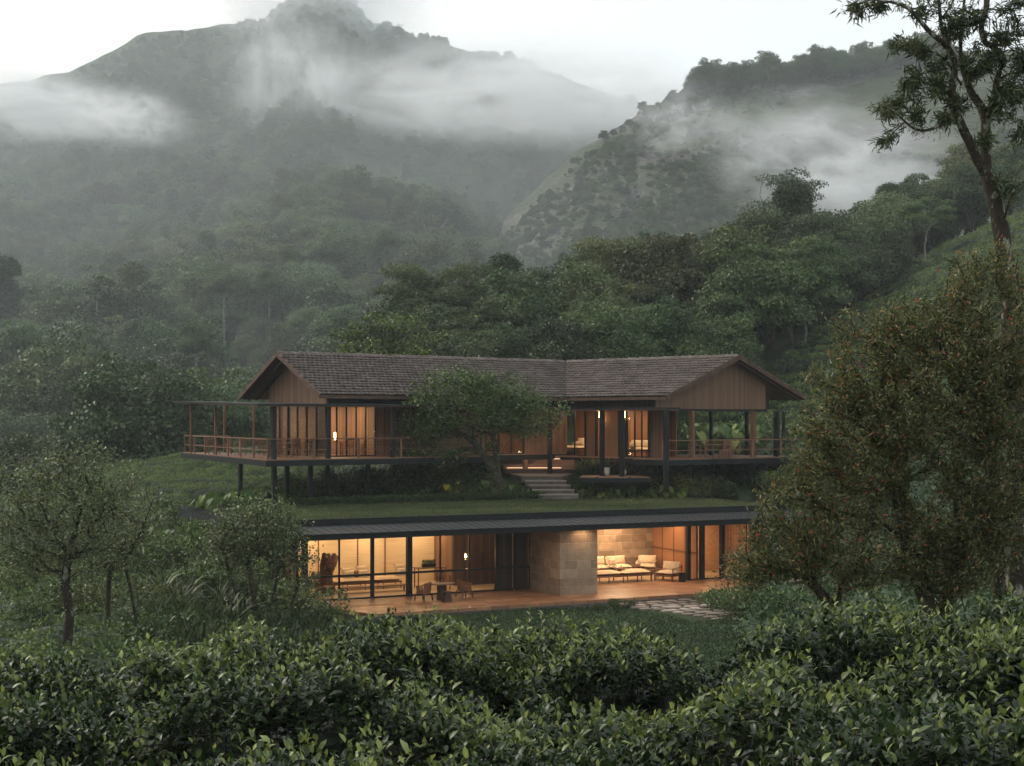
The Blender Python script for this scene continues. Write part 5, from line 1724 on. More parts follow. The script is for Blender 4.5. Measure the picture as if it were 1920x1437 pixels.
# big tall tree at the right edge
Y = 25.5
tl_pts = [at(1912, 1190, Y), at(1906, 1110, Y), at(1898, 1000, Y), at(1906, 850, Y), at(1898, 700, Y), at(1893, 560, Y), at(1880, 450, Y), at(1866, 385, Y), at(1853, 330, Y)]
limbs = [
    (tl_pts, [.24, .22, .20, .18, .165, .155, .145, .135, .125]),
    ([at(1856, 340, Y), at(1835, 305, Y), at(1812, 255, Y), at(1788, 200, Y - .1), at(1785, 165, Y - .1), at(1790, 120, Y - .1), at(1776, 88, Y - .2), at(1745, 62, Y - .3), at(1705, 18, Y - .4), at(1668, 4, Y - .5), at(1630, 0, Y - .5), at(1600, 12, Y - .5)],
     [.085, .085, .08, .072, .066, .058, .05, .042, .032, .022, .014, .008]),
    ([at(1853, 330, Y), at(1848, 280, Y + .1), at(1846, 215, Y + .1), at(1822, 175, Y + .2), at(1806, 130, Y + .2), at(1801, 90, Y + .2), at(1804, 40, Y + .2), at(1812, -30, Y + .2)],
     [.095, .085, .08, .066, .052, .036, .028, .02]),
    ([at(1847, 225, Y + .1), at(1862, 190, Y), at(1872, 140, Y), at(1880, 110, Y - .1), at(1862, 88, Y - .1), at(1848, 80, Y - .1), at(1840, 50, Y - .1), at(1850, 10, Y - .1), at(1846, -40, Y)],
     [.07, .06, .056, .052, .05, .05, .05, .055, .05]),
    ([at(1783, 225, Y - .1), at(1762, 236, Y - .2), at(1735, 245, Y - .3), at(1712, 240, Y - .4), at(1690, 222, Y - .5), at(1672, 205, Y - .6), at(1655, 200, Y - .6)], [.034, .03, .026, .022, .016, .010, .006]),
    ([at(1784, 110, Y - .1), at(1772, 80, Y), at(1764, 40, Y), at(1758, -20, Y)], [.045, .04, .036, .03]),
    ([at(1762, 40, Y), at(1780, 15, Y), at(1792, -5, Y)], [.02, .015, .008]),
    ([at(1803, 160, Y), at(1770, 110, Y - .3), at(1740, 100, Y - .5), at(1715, 85, Y - .6), at(1690, 80, Y - .7)], [.02, .016, .012, .008, .005]),
    ([at(1868, 155, Y), at(1890, 140, Y), at(1925, 132, Y + .1), at(1960, 120, Y)], [.03, .026, .022, .018]),
    ([at(1848, 220, Y), at(1872, 226, Y), at(1900, 222, Y), at(1940, 232, Y)], [.012, .010, .009, .008]),
    ([at(1880, 420, Y), at(1900, 360, Y - .6), at(1930, 335, Y - 1)], [.02, .014, .01]),
    ([at(1790, 190, Y), at(1765, 160, Y - .2), at(1735, 145, Y - .4), at(1705, 150, Y - .5)], [.012, .010, .007, .005]),
]
base = np.array(tl_pts[0])
tt = empty('tree', base, 0, 'tall tree with lichen spotted trunk and long narrow leaves at the right edge', 'tree')
tparts, centers = [], []
for i, (p, rr) in enumerate(limbs):
    v, f, rn, cp_, cr_ = trunk_tube(p, rr, 12 if rr[0] > .05 else 7, .22, 3 + i)
    tparts.append((v, f, rn)); centers.append(cp_)
r = np.random.default_rng(77)
spots = [(1598, 18, 26, 16), (1640, 12, 34, 16), (1690, 85, 26, 16), (1720, 95, 26, 18), (1712, 150, 30, 22), (1690, 190, 34, 14), (1655, 205, 26, 16), (1660, 262, 16, 10), (1720, 208, 24, 14),
         (1755, 165, 34, 26), (1790, 55, 36, 30), (1830, 120, 30, 40), (1885, 60, 36, 34), (1905, 170, 34, 30), (1820, 30, 40, 26), (1880, 195, 30, 24), (1735, 15, 36, 16), (1905, 20, 24, 24), (1862, 110, 26, 24),
         (1890, 350, 26, 24), (1915, 260, 16, 16), (1800, 195, 22, 16), (1850, 260, 12, 10), (1775, 215, 18, 14), (1925, 110, 30, 40), (1760, 120, 24, 16)]
allc = np.concatenate(centers[1:])
tw_parts, lf_parts = [], []
for (px, py, rx, ry) in spots:
    ctr = at(px, py, Y - .2)
    j = np.argsort(np.linalg.norm(allc - ctr, axis=1))[0]
    tg = list(in_ellipsoids(int(7 + rx * ry / 62), [ell(px, py, Y - .2, rx, ry, .35)], .2, r))
    nd, pr, en = grow([allc[j], allc[j] * .5 + ctr * .5], tg, seg=.12, alpha=.2, r=r)
    tw_parts.append(branch_mesh(nd, pr, branch_radii(nd, pr, .004, .012), 5))
    lf_parts.append(leaves_on(nd, pr, en, NARROW, 6, .165, .05, .1, .15, .6, 3, r))
V, Fs, rn = join_parts(tparts + tw_parts); link('trunk', np_mesh('trunk', V - base, Fs, M['bark_red'], rn, smooth=True), tt)
V, Fs, rn = join_parts(lf_parts); link('crown', np_mesh('crown', V - base, Fs, M['leaf_long'], rn), tt)
# tufts of hanging lichen on the limbs
j = r.choice(len(allc), 120)
P_ = np.repeat(allc[j], 22, 0) + r.normal(size=(120 * 22, 3)) * .055
D = np.tile(np.array((0, 0, -.6)), (len(P_), 1)) + r.normal(size=(len(P_), 3)) * .7
V, Fs, rn = stamp(NARROW[0], NARROW[1], P_, rot_from(D, rvec(len(P_), r)), .09 * (.5 + r.random(len(P_))), r.random(len(P_)))
link('lichen_tufts', np_mesh('lichen_tufts', V - base, Fs, M['lichen_tufts'], rn), tt)

# the big red tipped tree in front of it
Y = 22.0
RED = near_tree('tree', 'wide bushy tree with fine red tipped leaves filling the right side before the house', 'tree',
          [at(1760, 1230, Y), at(1735, 1120, Y), at(1705, 1020, Y), at(1685, 930, Y), at(1650, 860, Y)],
          [ell(1755, 730, Y, 150, 190, 1.12), ell(1600, 850, Y, 130, 130, 0.99), ell(1850, 620, Y, 95, 130, 0.93), ell(1880, 820, Y, 90, 200, 0.93), ell(1630, 680, Y, 60, 85, 0.62),
           ell(1490, 1010, Y, 95, 65, 0.74), ell(1400, 1060, Y, 52, 55, 0.50), ell(1620, 1020, Y, 160, 85, 0.93), ell(1800, 1000, Y, 100, 120, 0.87), ell(1520, 790, Y, 42, 40, 0.43), ell(1700, 610, Y, 70, 60, 0.68), ell(1430, 970, Y, 40, 30, 0.43), ell(1900, 510, Y, 45, 60, 0.50), ell(1590, 610, Y, 38, 50, 0.43), ell(1560, 740, Y, 60, 50, 0.56), ell(1880, 990, Y, 80, 90, 0.74), ell(1500, 900, Y, 60, 50, 0.56), ell(1820, 510, Y, 60, 45, 0.56), ell(1760, 1080, Y, 120, 40, 0.74), ell(1395, 1040, Y, 45, 40, .5), ell(1370, 1100, Y, 45, 38, 0.43), ell(1545, 720, Y, 40, 50, 0.43), ell(1515, 830, Y, 48, 55, 0.50), ell(1465, 945, Y, 62, 45, 0.56)],
          1850, M['leaf_red'], M['bark'], .0075, .13, LEAFN, 21, .074, .085, .20, 41, shell=.22, back=3, tip=.14, rexp=2.1,
          extra_trunks=[[at(1880, 1230, Y + 1), at(1870, 1100, Y + 1), at(1880, 980, Y + .8), at(1850, 850, Y + .5), at(1830, 760, Y)],
                        [at(1800, 1230, Y), at(1770, 1150, Y), at(1800, 1040, Y), at(1790, 930, Y)],
                        [at(1600, 1230, Y), at(1570, 1150, Y), at(1520, 1090, Y)]], lichen_tufts=10)


# ------------------------------------------------------------------ tea in the foreground
def tea_top(x, y):
    px = 960 + x / np.maximum(y, 4.0) * F
    edge = np.interp(px, [-200, 0, 300, 560, 700, 860, 950, 1100, 1180, 1330, 1450, 1650, 1920, 2200], [-1.74, -1.72, -1.67, -1.60, -1.57, -1.60, -1.66, -1.60, -1.62, -1.74, -1.53, -1.44, -1.37, -1.35])
    q = y * .52 + .07 * x + fbm(x / 2.2, y / 2.2, 3, 61) * .50 + .05
    rows = sstep(.10, .72, np.abs(np.sin(q * math.pi))) * (.80 + .20 * sstep(.1, .6, np.abs(np.sin((x / 1.5 + np.floor(q) * .4 + fbm(x, y, 2, 63) * .4) * math.pi))))
    lumps = fbm(x * 1.1, y * 1.1, 3, 62)
    z = edge - .03 - .85 * (1 - rows) + .26 * lumps + .07 * fbm(x * 3.1, y * 3.1, 2, 64)
    z = z + .16 * sstep(6.5, 4.5, y)
    z = z - .9 * sstep(11.6, 12.8, y + .25 * fbm(x * .8, y * .8, 2, 5)) - .10 * sstep(10.8, 11.8, y)
    return z


def foreground_tea():
    r = np.random.default_rng(90)
    X, Yg = np.meshgrid(np.arange(-5.4, 5.6, .09), np.arange(4.2, 13.2, .09))
    Z = tea_top(X, Yg) - .42 + .05 * fbm(X * 6, Yg * 6, 2, 8)
    V = np.stack([X, Yg, Z], -1).reshape(-1, 3); ny, nx = X.shape; idx = np.arange(nx * ny).reshape(ny, nx)
    Fq = np.stack([idx[:-1, :-1], idx[:-1, 1:], idx[1:, 1:], idx[1:, :-1]], -1).reshape(-1, 4)
    parts = [(V, [Fq], np.full(len(V), 0.0))]
    ns = 30000
    y = 4.2 + 8.7 * r.random(ns) ** .8; x = (r.random(ns) * 2 - 1) * (.375 * y + .35)
    zt = tea_top(x, y)
    young = fbm(x * .9 + 4, y * .9, 3, 66) + r.normal(size=ns) * .28       # patches of young growth
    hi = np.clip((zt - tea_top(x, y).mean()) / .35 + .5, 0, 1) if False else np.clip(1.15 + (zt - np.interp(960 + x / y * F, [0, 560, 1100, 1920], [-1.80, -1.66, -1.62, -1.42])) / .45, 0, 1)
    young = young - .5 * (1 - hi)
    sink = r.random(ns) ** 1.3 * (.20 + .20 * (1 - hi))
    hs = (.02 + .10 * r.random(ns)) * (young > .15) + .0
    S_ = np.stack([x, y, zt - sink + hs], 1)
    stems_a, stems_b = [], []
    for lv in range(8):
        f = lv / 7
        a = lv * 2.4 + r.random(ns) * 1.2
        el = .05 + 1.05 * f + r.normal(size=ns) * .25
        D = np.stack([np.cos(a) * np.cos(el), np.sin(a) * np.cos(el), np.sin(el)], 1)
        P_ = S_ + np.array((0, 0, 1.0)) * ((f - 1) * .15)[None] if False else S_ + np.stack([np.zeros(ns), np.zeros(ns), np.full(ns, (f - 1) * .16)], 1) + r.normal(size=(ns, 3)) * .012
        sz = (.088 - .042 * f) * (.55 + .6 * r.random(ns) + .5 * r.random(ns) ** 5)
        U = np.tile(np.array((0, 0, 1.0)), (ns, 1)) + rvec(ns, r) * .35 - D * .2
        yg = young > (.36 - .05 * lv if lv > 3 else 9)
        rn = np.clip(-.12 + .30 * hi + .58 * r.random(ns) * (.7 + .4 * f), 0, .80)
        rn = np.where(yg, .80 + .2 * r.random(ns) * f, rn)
        keep = r.random(ns) < (.95 if lv < 6 else .75)
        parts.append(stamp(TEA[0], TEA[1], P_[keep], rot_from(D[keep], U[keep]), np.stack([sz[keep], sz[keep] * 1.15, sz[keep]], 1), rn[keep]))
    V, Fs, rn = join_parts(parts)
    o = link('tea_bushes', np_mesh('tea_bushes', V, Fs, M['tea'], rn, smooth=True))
    tag(o, 'glossy dark green tea bushes with pale young shoots filling the foreground', None, None, 'stuff')
    # twigs
    n = 5000; j = r.choice(ns, n)
    a = S_[j] - np.array((0, 0, .08)); b = a + r.normal(size=(n, 3)) * (.05, .05, .03) - np.array((0, 0, .22))
    nd = np.concatenate([b, a]); par = np.concatenate([np.full(n, -1), np.arange(n)])
    V, Fs, rn = branch_mesh(nd, par, np.full(2 * n, .0028), 4)
    o = link('tea_twigs', np_mesh('tea_twigs', V, Fs, M['bark_far'], rn)); tag(o, 'thin brown twigs inside the foreground tea bushes', None, None, 'stuff')


foreground_tea()
# ------------------------------------------------------------------ steps, path, flagstones
def world_box_steps():
    root = empty('stone_stairs', at(1045, 938, 77.0), 0, 'five rough stone steps climbing from the turf roof to the upper house', 'stairs')
    c0 = np.array(root.location)
    r = np.random.default_rng(3)
    for k in range(5):
        f = k / 4
        Y = 76.9 + k * .36; z = -4.30 + (k + 1) * .235
        xl = (1005 - 960 - 27 * f) / F * Y; xr = (1084 - 960 - 30 * f) / F * Y
        m = MB(); n = 9
        # irregular front edge
        fr = [(xl + (xr - xl) * i / n, Y - .02 + r.normal() * .018) for i in range(n + 1)]
        bk = [(xr + .05, Y + .42), (xl - .05, Y + .42)]
        poly = fr + bk
        m.prism([(p[0] - c0[0], p[1] - c0[1]) for p in poly], z - .30 - c0[2], z - c0[2])
        m.build('step', M['step'], root)
        m = MB(); m.prism([(p[0] - c0[0], p[1] - c0[1] - (.05 if q < len(fr) else 0)) for q, p in enumerate(poly)], z + .012 - c0[2], z + .075 - c0[2])
        m.build('tread', M['flag'], root)
    return root


world_box_steps()
P_ = at(1010, 890, 79.2)
m = MB()
poly = [at(983, 0, 78.6), at(1052, 0, 78.4), at(1075, 0, 80.2), at(955, 0, 80.2)]
m.prism([(p[0], p[1]) for p in poly], -3.35, [-3.12, -3.12, -2.98, -2.98])
tag(m.build('path', M['flag']), kind='structure')
wst = empty('wide_steps', (1.5, 80.2, -3.0), 0, 'wide low timber coloured steps with warm lit treads leading up to the upper house', 'stairs')
for k in range(4):
    Y0 = 80.2 + k * .72; z = -2.98 + (k + 1) * .24
    m = MB(); x0 = (948 - k * 4 - 960) / F * Y0; x1 = (1115 + k * 22 - 960) / F * Y0
    m.prism([(x0 - 1.5, Y0 - 80.2), (x1 - 1.5, Y0 - 80.2), (x1 - 1.3, Y0 - 80.2 + 1.6), (x0 - 1.7, Y0 - 80.2 + 1.6)], z - .25 + 3.0, z + 3.0)
    m.build('step', M['deck'], wst)
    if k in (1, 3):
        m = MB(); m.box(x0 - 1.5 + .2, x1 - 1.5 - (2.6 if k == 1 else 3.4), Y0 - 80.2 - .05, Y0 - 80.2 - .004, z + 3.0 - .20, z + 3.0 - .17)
        m.build('tread_glow', M['shade'], wst)  # emissive strip painted in for the light lying on the treads, not a lamp
area_light('tread_glow', IDM, 1.0, 79.9, -1.0, 1.6, .2, 10)
# low platform among the plants
pf = empty('platform', at(1150, 893, 77.6), 0, 'small red brown timber platform between the black posts right of the steps', 'platform')
m = MB(); m.prism([(-1.9, -.9), (1.9, -1.2), (1.6, 1.2), (-1.6, 1.4)], -.06, 0.0); m.build('top', M['deck'], pf)
m = MB(); m.prism([(-1.95, -.95), (1.95, -1.25), (1.6, 1.2), (-1.6, 1.4)], -.30, -.064); m.build('frame', M['steel'], pf)

# irregular flagstone path below the terrace
r = np.random.default_rng(12)
fs = MB()
for row in range(12):
    vv = -5.35 - row * .62
    u = 11.9 + row * .10 + r.random() * .3
    while u < 19.6 + row * .22:
        wd = .45 + .75 * r.random()
        n = 7
        cx, cy = from_low(u + wd / 2, vv - .28)
        poly = []
        for i in range(n):
            a = 2 * math.pi * i / n + r.normal() * .12
            ru = (wd / 2 - .03) * (1 + r.normal() * .05); rv = .27 * (1 + r.normal() * .06)
            sq = 1 / max(abs(math.cos(a)), abs(math.sin(a))) ** .55
            du, dv = ru * math.cos(a) * sq * .92, rv * math.sin(a) * sq * .92
            poly.append(from_low(u + wd / 2 + du, vv - .28 + dv))
        zz = max(-8.14, max(float(H(np.array(p[0]), np.array(p[1]))) for p in poly) + .035) + r.normal() * .006
        fs.prism([tuple(map(float, p)) for p in poly], zz - .06, zz)
        u += wd
tag(fs.build('path', M['flag']), kind='structure')


# ------------------------------------------------------------------ ground cover
def cover(name, label, xr, yr, mask, dens, leaf, bump, shape, mat, seed, up=.4, bscale=.8, tone=(.1, .8), base=True, narrow_up=0.0, hfn=None):
    r = np.random.default_rng(seed)
    hf = hfn or H
    n = int((xr[1] - xr[0]) * (yr[1] - yr[0]) * dens)
    X = xr[0] + (xr[1] - xr[0]) * r.random(n); Y = yr[0] + (yr[1] - yr[0]) * r.random(n)
    ok = mask(X, Y); X, Y = X[ok], Y[ok]; n = len(X)

    def lump(X, Y): return bump * np.clip(.5 + 1.1 * fbm(X * bscale, Y * bscale, 3, seed), 0, 1.6)
    L_ = lump(X, Y)
    Z = hf(X, Y) + L_ - (r.random(n) ** 1.6) * np.maximum(.04, L_ * .8)
    D = rvec(n, r) + np.array((0, 0, up))
    if narrow_up: D = rvec(n, r) * .6 + np.array((0, -.1, narrow_up))
    U = rvec(n, r) * .6 + np.array((0, 0, 1.0))
    rn = np.clip(tone[0] + (tone[1] - tone[0]) * (.75 * r.random(n) + .4 * (fbm(X * .7, Y * .7, 2, seed + 4))) + .2 * r.random(n) ** 5, 0, 1)
    parts = [stamp(shape[0], shape[1], np.stack([X, Y, Z], 1), rot_from(D, U), leaf * (.6 + .8 * r.random(n)), rn)]
    if base and bump > .15:
        st = .4
        GX, GY = np.meshgrid(np.arange(xr[0], xr[1], st), np.arange(yr[0], yr[1], st))
        kp = mask(GX, GY)
        V = np.stack([GX, GY, hf(GX, GY) + lump(GX, GY) * .55 - .05], -1).reshape(-1, 3)
        ny, nx = GX.shape; idx = np.arange(nx * ny).reshape(ny, nx)
        kq = kp[:-1, :-1] & kp[1:, 1:] & kp[:-1, 1:] & kp[1:, :-1]
        Fq = np.stack([idx[:-1, :-1], idx[:-1, 1:], idx[1:, 1:], idx[1:, :-1]], -1)[kq]
        parts.append((V, [Fq], np.full(len(V), .05)))
    V, Fs, rn = join_parts(parts)
    o = link(name, np_mesh(name, V, Fs, mat, rn))
    return tag(o, label, None, None, 'stuff')


def lowmask(fn):
    def g(x, y):
        u, v = to_low(x, y)
        return fn(u, v, PXO(x, np.maximum(y, 1)), y)
    return g


TZ_ = -8.0 + CH + .665
# turf on the lower house roof (part of the house)
r = np.random.default_rng(8)
n = 62000
uu = -2.0 + 26.3 * r.random(n); vv = -1.4 + 9.9 * r.random(n)
zz = CH + .665 + .05 * fbm(uu * 1.3, vv * 1.3, 3, 4) + .0
D = rvec(n, r) * .8 + np.array((0, 0, .7)); U = rvec(n, r)
rn = np.clip(.45 + .35 * fbm(uu * .35, vv * .6, 4, 14) + .30 * r.random(n), 0, 1)
V, Fs, rn = stamp(LEAF2[0], LEAF2[1], np.stack([uu, vv, zz], 1), rot_from(D, U), .075 * (.6 + .8 * r.random(n)), rn)
link('turf', np_mesh('turf', V, Fs, M['turf'], rn), low)

cover('undergrowth', 'dark leafy ground cover on the bank under the left deck and courtyard tree', (-12, 3.5), (70, 87),
      lowmask(lambda u, v, px, y: (v > 8.9) & (px > 520) & (px < 985) & ~((px > 940) & (y > 78.2))), 110, .17, .95, LEAF2, M['leaf_court'], 101, tone=(0, .85))
cover('undergrowth', 'dark leafy ground cover on the bank under the right deck', (1.5, 20), (75, 88),
      lowmask(lambda u, v, px, y: (v > 8.9) & (px > 1075) & (px < 1560) & ~((px < 1230) & (y > 80.0))), 100, .16, .60, LEAF2, M['leaf_court'], 102, tone=(0, .85))
cover('undergrowth', 'tangled low plants on the slope left of the lower house', (-20, -4.5), (33, 84),
      lowmask(lambda u, v, px, y: ((u < -2.6) | (v < -5.6)) & (px > 230) & (px < 640) & ((y < 74) | (px > 330))), 80, .17, .9, LEAF2, M['leaf_court'], 103, tone=(.05, .72))
cover('grass', 'rough grass on the slope left of the lower house', (-19, -4.5), (33, 72),
      lowmask(lambda u, v, px, y: ((u < -2.2) | (v < -5.6)) & (px > 250) & (px < 620)), 60, .52, .55, NARROW, M['fern'], 104, narrow_up=.9, tone=(.05, .8), base=False)
cover('lawn', 'short dark lawn below the front of the terrace', (-9, 14), (40, 62),
      lowmask(lambda u, v, px, y: (v < -5.15) & (px > 560) & (px < 1420) & ~((u > 12.1) & (u < 19.3) & (v > -12.0))), 300, .085, .10, LEAF2, M['hedge'], 105, up=.9, tone=(0, .55), base=False)
cover('undergrowth', 'dark shrubs and weeds on the slope right of the lower house', (8, 32), (36, 92),
      lowmask(lambda u, v, px, y: (px > 1380) & (px < 1960) & ((v < -6) | (v > 9) | (u > 25))), 34, .26, 1.0, LEAF2, M['leaf_dark'], 106, tone=(.0, .45))
cover('undergrowth', 'leafy plants on the slope behind the upper house seen through the veranda', (4, 30), (88, 101),
      lambda x, y: (PXO(x, y) > 1200) & (PXO(x, y) < 1560), 60, .26, .9, LEAF2, M['big_leaf'], 107, tone=(.05, .75))
cover('undergrowth', 'low scrub and bamboo grass climbing behind the left deck', (-26, -6), (92, 122),
      lambda x, y: (PXO(x, y) > 430) & (PXO(x, y) < 720) & (y > 96 - (PXO(x, y) - 500) * .02), 40, .34, 1.6, NARROW, M['bamboo'], 108, narrow_up=.5, bscale=.35, tone=(.1, .9))
cover('undergrowth', 'dark shrubs on the valley side below the tea knoll at the far left', (-40, -14), (56, 84),
      lambda x, y: (PXO(x, y) < 330) & (PXO(x, y) > -30) & (y > 66), 34, .24, 1.1, LEAF2, M['leaf_dark'], 109, tone=(.05, .85))

# clipped hedge along the back edge of the turf
hd = empty('hedge', (*from_low(-2, 8.75), -4.35), math.radians(26), 'low clipped hedge along the back edge of the turf roof', 'hedge')
r = np.random.default_rng(18)
n = 26000
L_ = 18.0
uu = L_ * r.random(n); a = r.random(n) * math.pi; hh = .40 + .05 * fbm(uu * 1.5, uu * 0, 2, 3)
P_ = np.stack([uu, -np.cos(a) * .30 + r.normal(size=n) * .03, np.sin(a) ** .6 * hh + r.normal(size=n) * .02], 1)
D = rvec(n, r) + np.stack([0 * a, -np.cos(a), np.sin(a) + .4], 1); U = np.stack([0 * a, -np.cos(a), np.sin(a)], 1) + rvec(n, r) * .7
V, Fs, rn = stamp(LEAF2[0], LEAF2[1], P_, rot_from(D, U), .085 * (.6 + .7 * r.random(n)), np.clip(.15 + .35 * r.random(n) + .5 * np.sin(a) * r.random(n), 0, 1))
link('foliage', np_mesh('foliage', V, Fs, M['hedge'], rn), hd)
m = MB(); m.box(0, L_, -.2, .2, -.1, .30); m.build('inner_twigs', M['bark_far'], hd)


# ------------------------------------------------------------------ big leaved plants, ferns, blade clumps
def heart():
    o = [(0, 0), (-.16, .16), (-.10, .34), (.12, .42), (.42, .36), (.72, .20), (1.0, 0), (.72, -.20), (.42, -.36), (.12, -.42), (-.10, -.34), (-.16, -.16)]
    v = [(x, y, .10 * abs(y) * 2 - .22 * max(0, x) ** 2 + .03) for x, y in o] + [(.35, 0, -.02)]
    v[0] = (0, 0, 0)
    f = [(12, (i + 1), i) for i in range(11)] + [(12, 0, 11)]
    return np.array(v, float), [np.array(f)[:, ::-1]]


HEART = heart()
BLADE = (np.array([(0, .03, 0), (0, -.03, 0), (.35, .04, .16), (.35, -.04, .16), (.7, .03, .16), (.7, -.03, .16), (1.0, 0, 0.0)]), [np.array([(0, 1, 3, 2), (2, 3, 5, 4)]), np.array([(4, 5, 6)])])
PL = {}


def ear_proto(key, seed, n, hgt, size, mat):
    r = np.random.default_rng(seed)
    a = np.arange(n) * 2.4 + r.normal(size=n) * .3
    hh = hgt * (.45 + .6 * r.random(n)); rr = hgt * (.25 + .35 * r.random(n))
    tip = np.stack([np.cos(a) * rr, np.sin(a) * rr, hh], 1)
    D = np.stack([np.cos(a), np.sin(a), -.75 - .5 * r.random(n)], 1) + r.normal(size=(n, 3)) * .15
    U = np.stack([np.cos(a) * .7, np.sin(a) * .7, np.ones(n)], 1)
    V, Fs, rn = stamp(HEART[0], HEART[1], tip, rot_from(D, U), size * (.7 + .5 * r.random(n)), np.clip(.2 + .6 * r.random(n) + .3 * r.random(n) ** 4, 0, 1))
    lm = np_mesh('leaves', V, Fs, mat, rn, smooth=True)
    m = MB()
    for i in range(n):
        m.tube([(0, 0, 0), (tip[i, 0] * .35, tip[i, 1] * .35, tip[i, 2] * .6), tuple(tip[i])], [.018, .013, .008], 5)
    me = m.build('stems', M['big_leaf'])
    sm = me.data; bpy.data.objects.remove(me)
    PL[key] = [('leaves', lm), ('stems', sm)]


def blade_proto(key, seed, n, L_, wd, mat, up=.9):
    r = np.random.default_rng(seed)
    a = r.random(n) * 6.283; el = up * (.55 + .6 * r.random(n))
    D = np.stack([np.cos(a) * np.cos(el), np.sin(a) * np.cos(el), np.sin(el)], 1)
    P_ = r.normal(size=(n, 3)) * (.06, .06, 0)
    s = L_ * (.6 + .6 * r.random(n))
    V, Fs, rn = stamp(BLADE[0], BLADE[1], P_, rot_from(D, np.tile((0, 0, 1.0), (n, 1)) + rvec(n, r) * .2), np.stack([s, np.full(n, wd / .07), s], 1), r.random(n))
    PL[key] = [('blades', np_mesh('blades', V, Fs, mat, rn))]


ear_proto('ear1', 1, 13, 1.0, .62, M['big_leaf'])
ear_proto('ear2', 2, 15, 1.3, .62, M['big_leaf'])
ear_proto('ear3', 3, 16, .65, .46, M['big_leaf'])
yl = leaf_mat('yellow_green_broad_leaf', [(0.0, (0.07, 0.10, 0.02)), (0.5, (0.16, 0.19, 0.04)), (1.0, (0.36, 0.34, 0.09))], rough=.35, spec=.45, trans=.35, objvar=.2, huevar=.01)
ear_proto('ear4', 4, 14, .7, .50, yl)
blade_proto('lily', 5, 60, .95, .045, M['fern'], .95)
blade_proto('fern', 6, 80, .75, .035, M['fern'], .6)
blade_proto('agave', 7, 26, .85, .09, leaf_mat('dark_strap_leaf', [(0, (.03, .04, .02)), (1, (.13, .13, .07))], rough=.35, spec=.5, objvar=.2, huevar=.0), .8)


def put_plant(key, px, Y, s, name, label, cat, group, z=None, rz=None, dz=0.0):
    x = (px - 960) / F * Y
    z = float(H(np.array(x), np.array(Y))) if z is None else z
    root = bpy.data.objects.new(name, None); COL.objects.link(root)
    root.location = (x, Y, z + dz); root.rotation_euler = (0, 0, FR.random() * 6.28 if rz is None else rz); root.scale = (s, s, s)
    tag(root, label, cat, group)
    for nm, me in PL[key]:
        c = bpy.data.objects.new(nm, me); COL.objects.link(c); c.parent = root
    return root


for i in range(17):
    px = 1100 + i * 13.5; Y = 77.7 + .5 * FR.random()
    k = ['ear3', 'ear1', 'ear4', 'ear3', 'ear1'][i % 5] if px > 1120 else ['ear1', 'ear3'][i % 2]
    put_plant(k, px, Y + .7 * (px > 1150) * FR.random(), .62 + .22 * FR.random(), 'broad_leaf_plant', ('yellow green' if k == 'ear4' else 'dark green') + ' broad leaved plant in the bed ' + ('beside the stone steps' if px < 1140 else 'before the low platform' if px < 1220 else 'below the left end of the right deck'), 'plant', 'broad leaved plants beside the stone steps')
for px, Y, k, s in ((838, 77.0, 'ear4', .8), (858, 77.2, 'ear4', .6), (700, 75.5, 'ear4', .6), (905, 77.4, 'ear3', .8), (960, 77.6, 'ear3', .7), (985, 77.4, 'ear1', .5), (620, 74.8, 'ear3', .9), (655, 75.0, 'ear3', .8), (760, 76.3, 'ear3', .8)):
    put_plant(k, px, Y, s, 'broad_leaf_plant', ('yellow green' if k == 'ear4' else 'dark green') + ' broad leaved plant on the bank ' + ('close left of the steps' if px > 880 else 'behind the hedge' if px > 740 else 'below the left deck'), 'plant', 'broad leaved plants on the bank behind the hedge')
for i in range(22):
    px = 372 + 150 * FR.random(); Y = 71.5 + 5 * FR.random()
    if px > 470: Y = 73 + 3 * FR.random()
    put_plant(FR.choice(['ear1', 'ear2', 'ear3']), px, Y, .75 + .35 * FR.random(), 'broad_leaf_plant', 'large leaved plant in the mass by the black stilts of the left deck', 'plant', 'broad leaved plants by the deck stilts')
for i in range(10):
    px = 268 + 85 * FR.random(); Y = 64 + 5 * FR.random()
    put_plant(FR.choice(['ear2', 'ear1']), px, Y, .8 + .3 * FR.random(), 'broad_leaf_plant', 'large leaved plant below the tea knoll left of the side roof', 'plant', 'broad leaved plants below the tea knoll')
for i in range(28):
    px = 1250 + 175 * (i + FR.random()) / 28; Y = 88.5 + 4 * FR.random()
    put_plant(FR.choice(['ear2', 'ear1', 'ear2']), px, Y, 1.0 + .5 * FR.random(), 'broad_leaf_plant', 'tall large leaved plant behind the veranda of the upper house', 'plant', 'tall broad leaved plants behind the veranda', dz=-.2)
for i in range(26):
    px = 1085 + 165 * FR.random(); Y = 79.0 + 1.6 * FR.random()
    k = FR.choice(['lily', 'fern', 'lily', 'agave'])
    put_plant(k, px, Y, .8 + .4 * FR.random(), 'strap_leaf_plant', ('dark strap leaved' if k == 'agave' else 'arching grassy') + ' plant in the bed between the black canopy posts', 'plant', 'grassy plants between the canopy posts', z=-2.95)
for i in range(60):
    px = 300 + 285 * FR.random(); Y = 50 + 19 * FR.random()
    u, v = to_low((px - 960) / F * Y, Y)
    if u > -2.4: continue
    put_plant(FR.choice(['fern', 'lily']), px, Y, 1.0 + .6 * FR.random(), 'grass_clump', 'arching clump of long grass ' + ('near the lower left trees' if Y < 57 else 'beside the side wall of the lower house' if px > 480 else 'on the upper left slope'), 'grass', 'grass clumps on the left slope')

# small shrubs by the terrace corners
SHR = {}


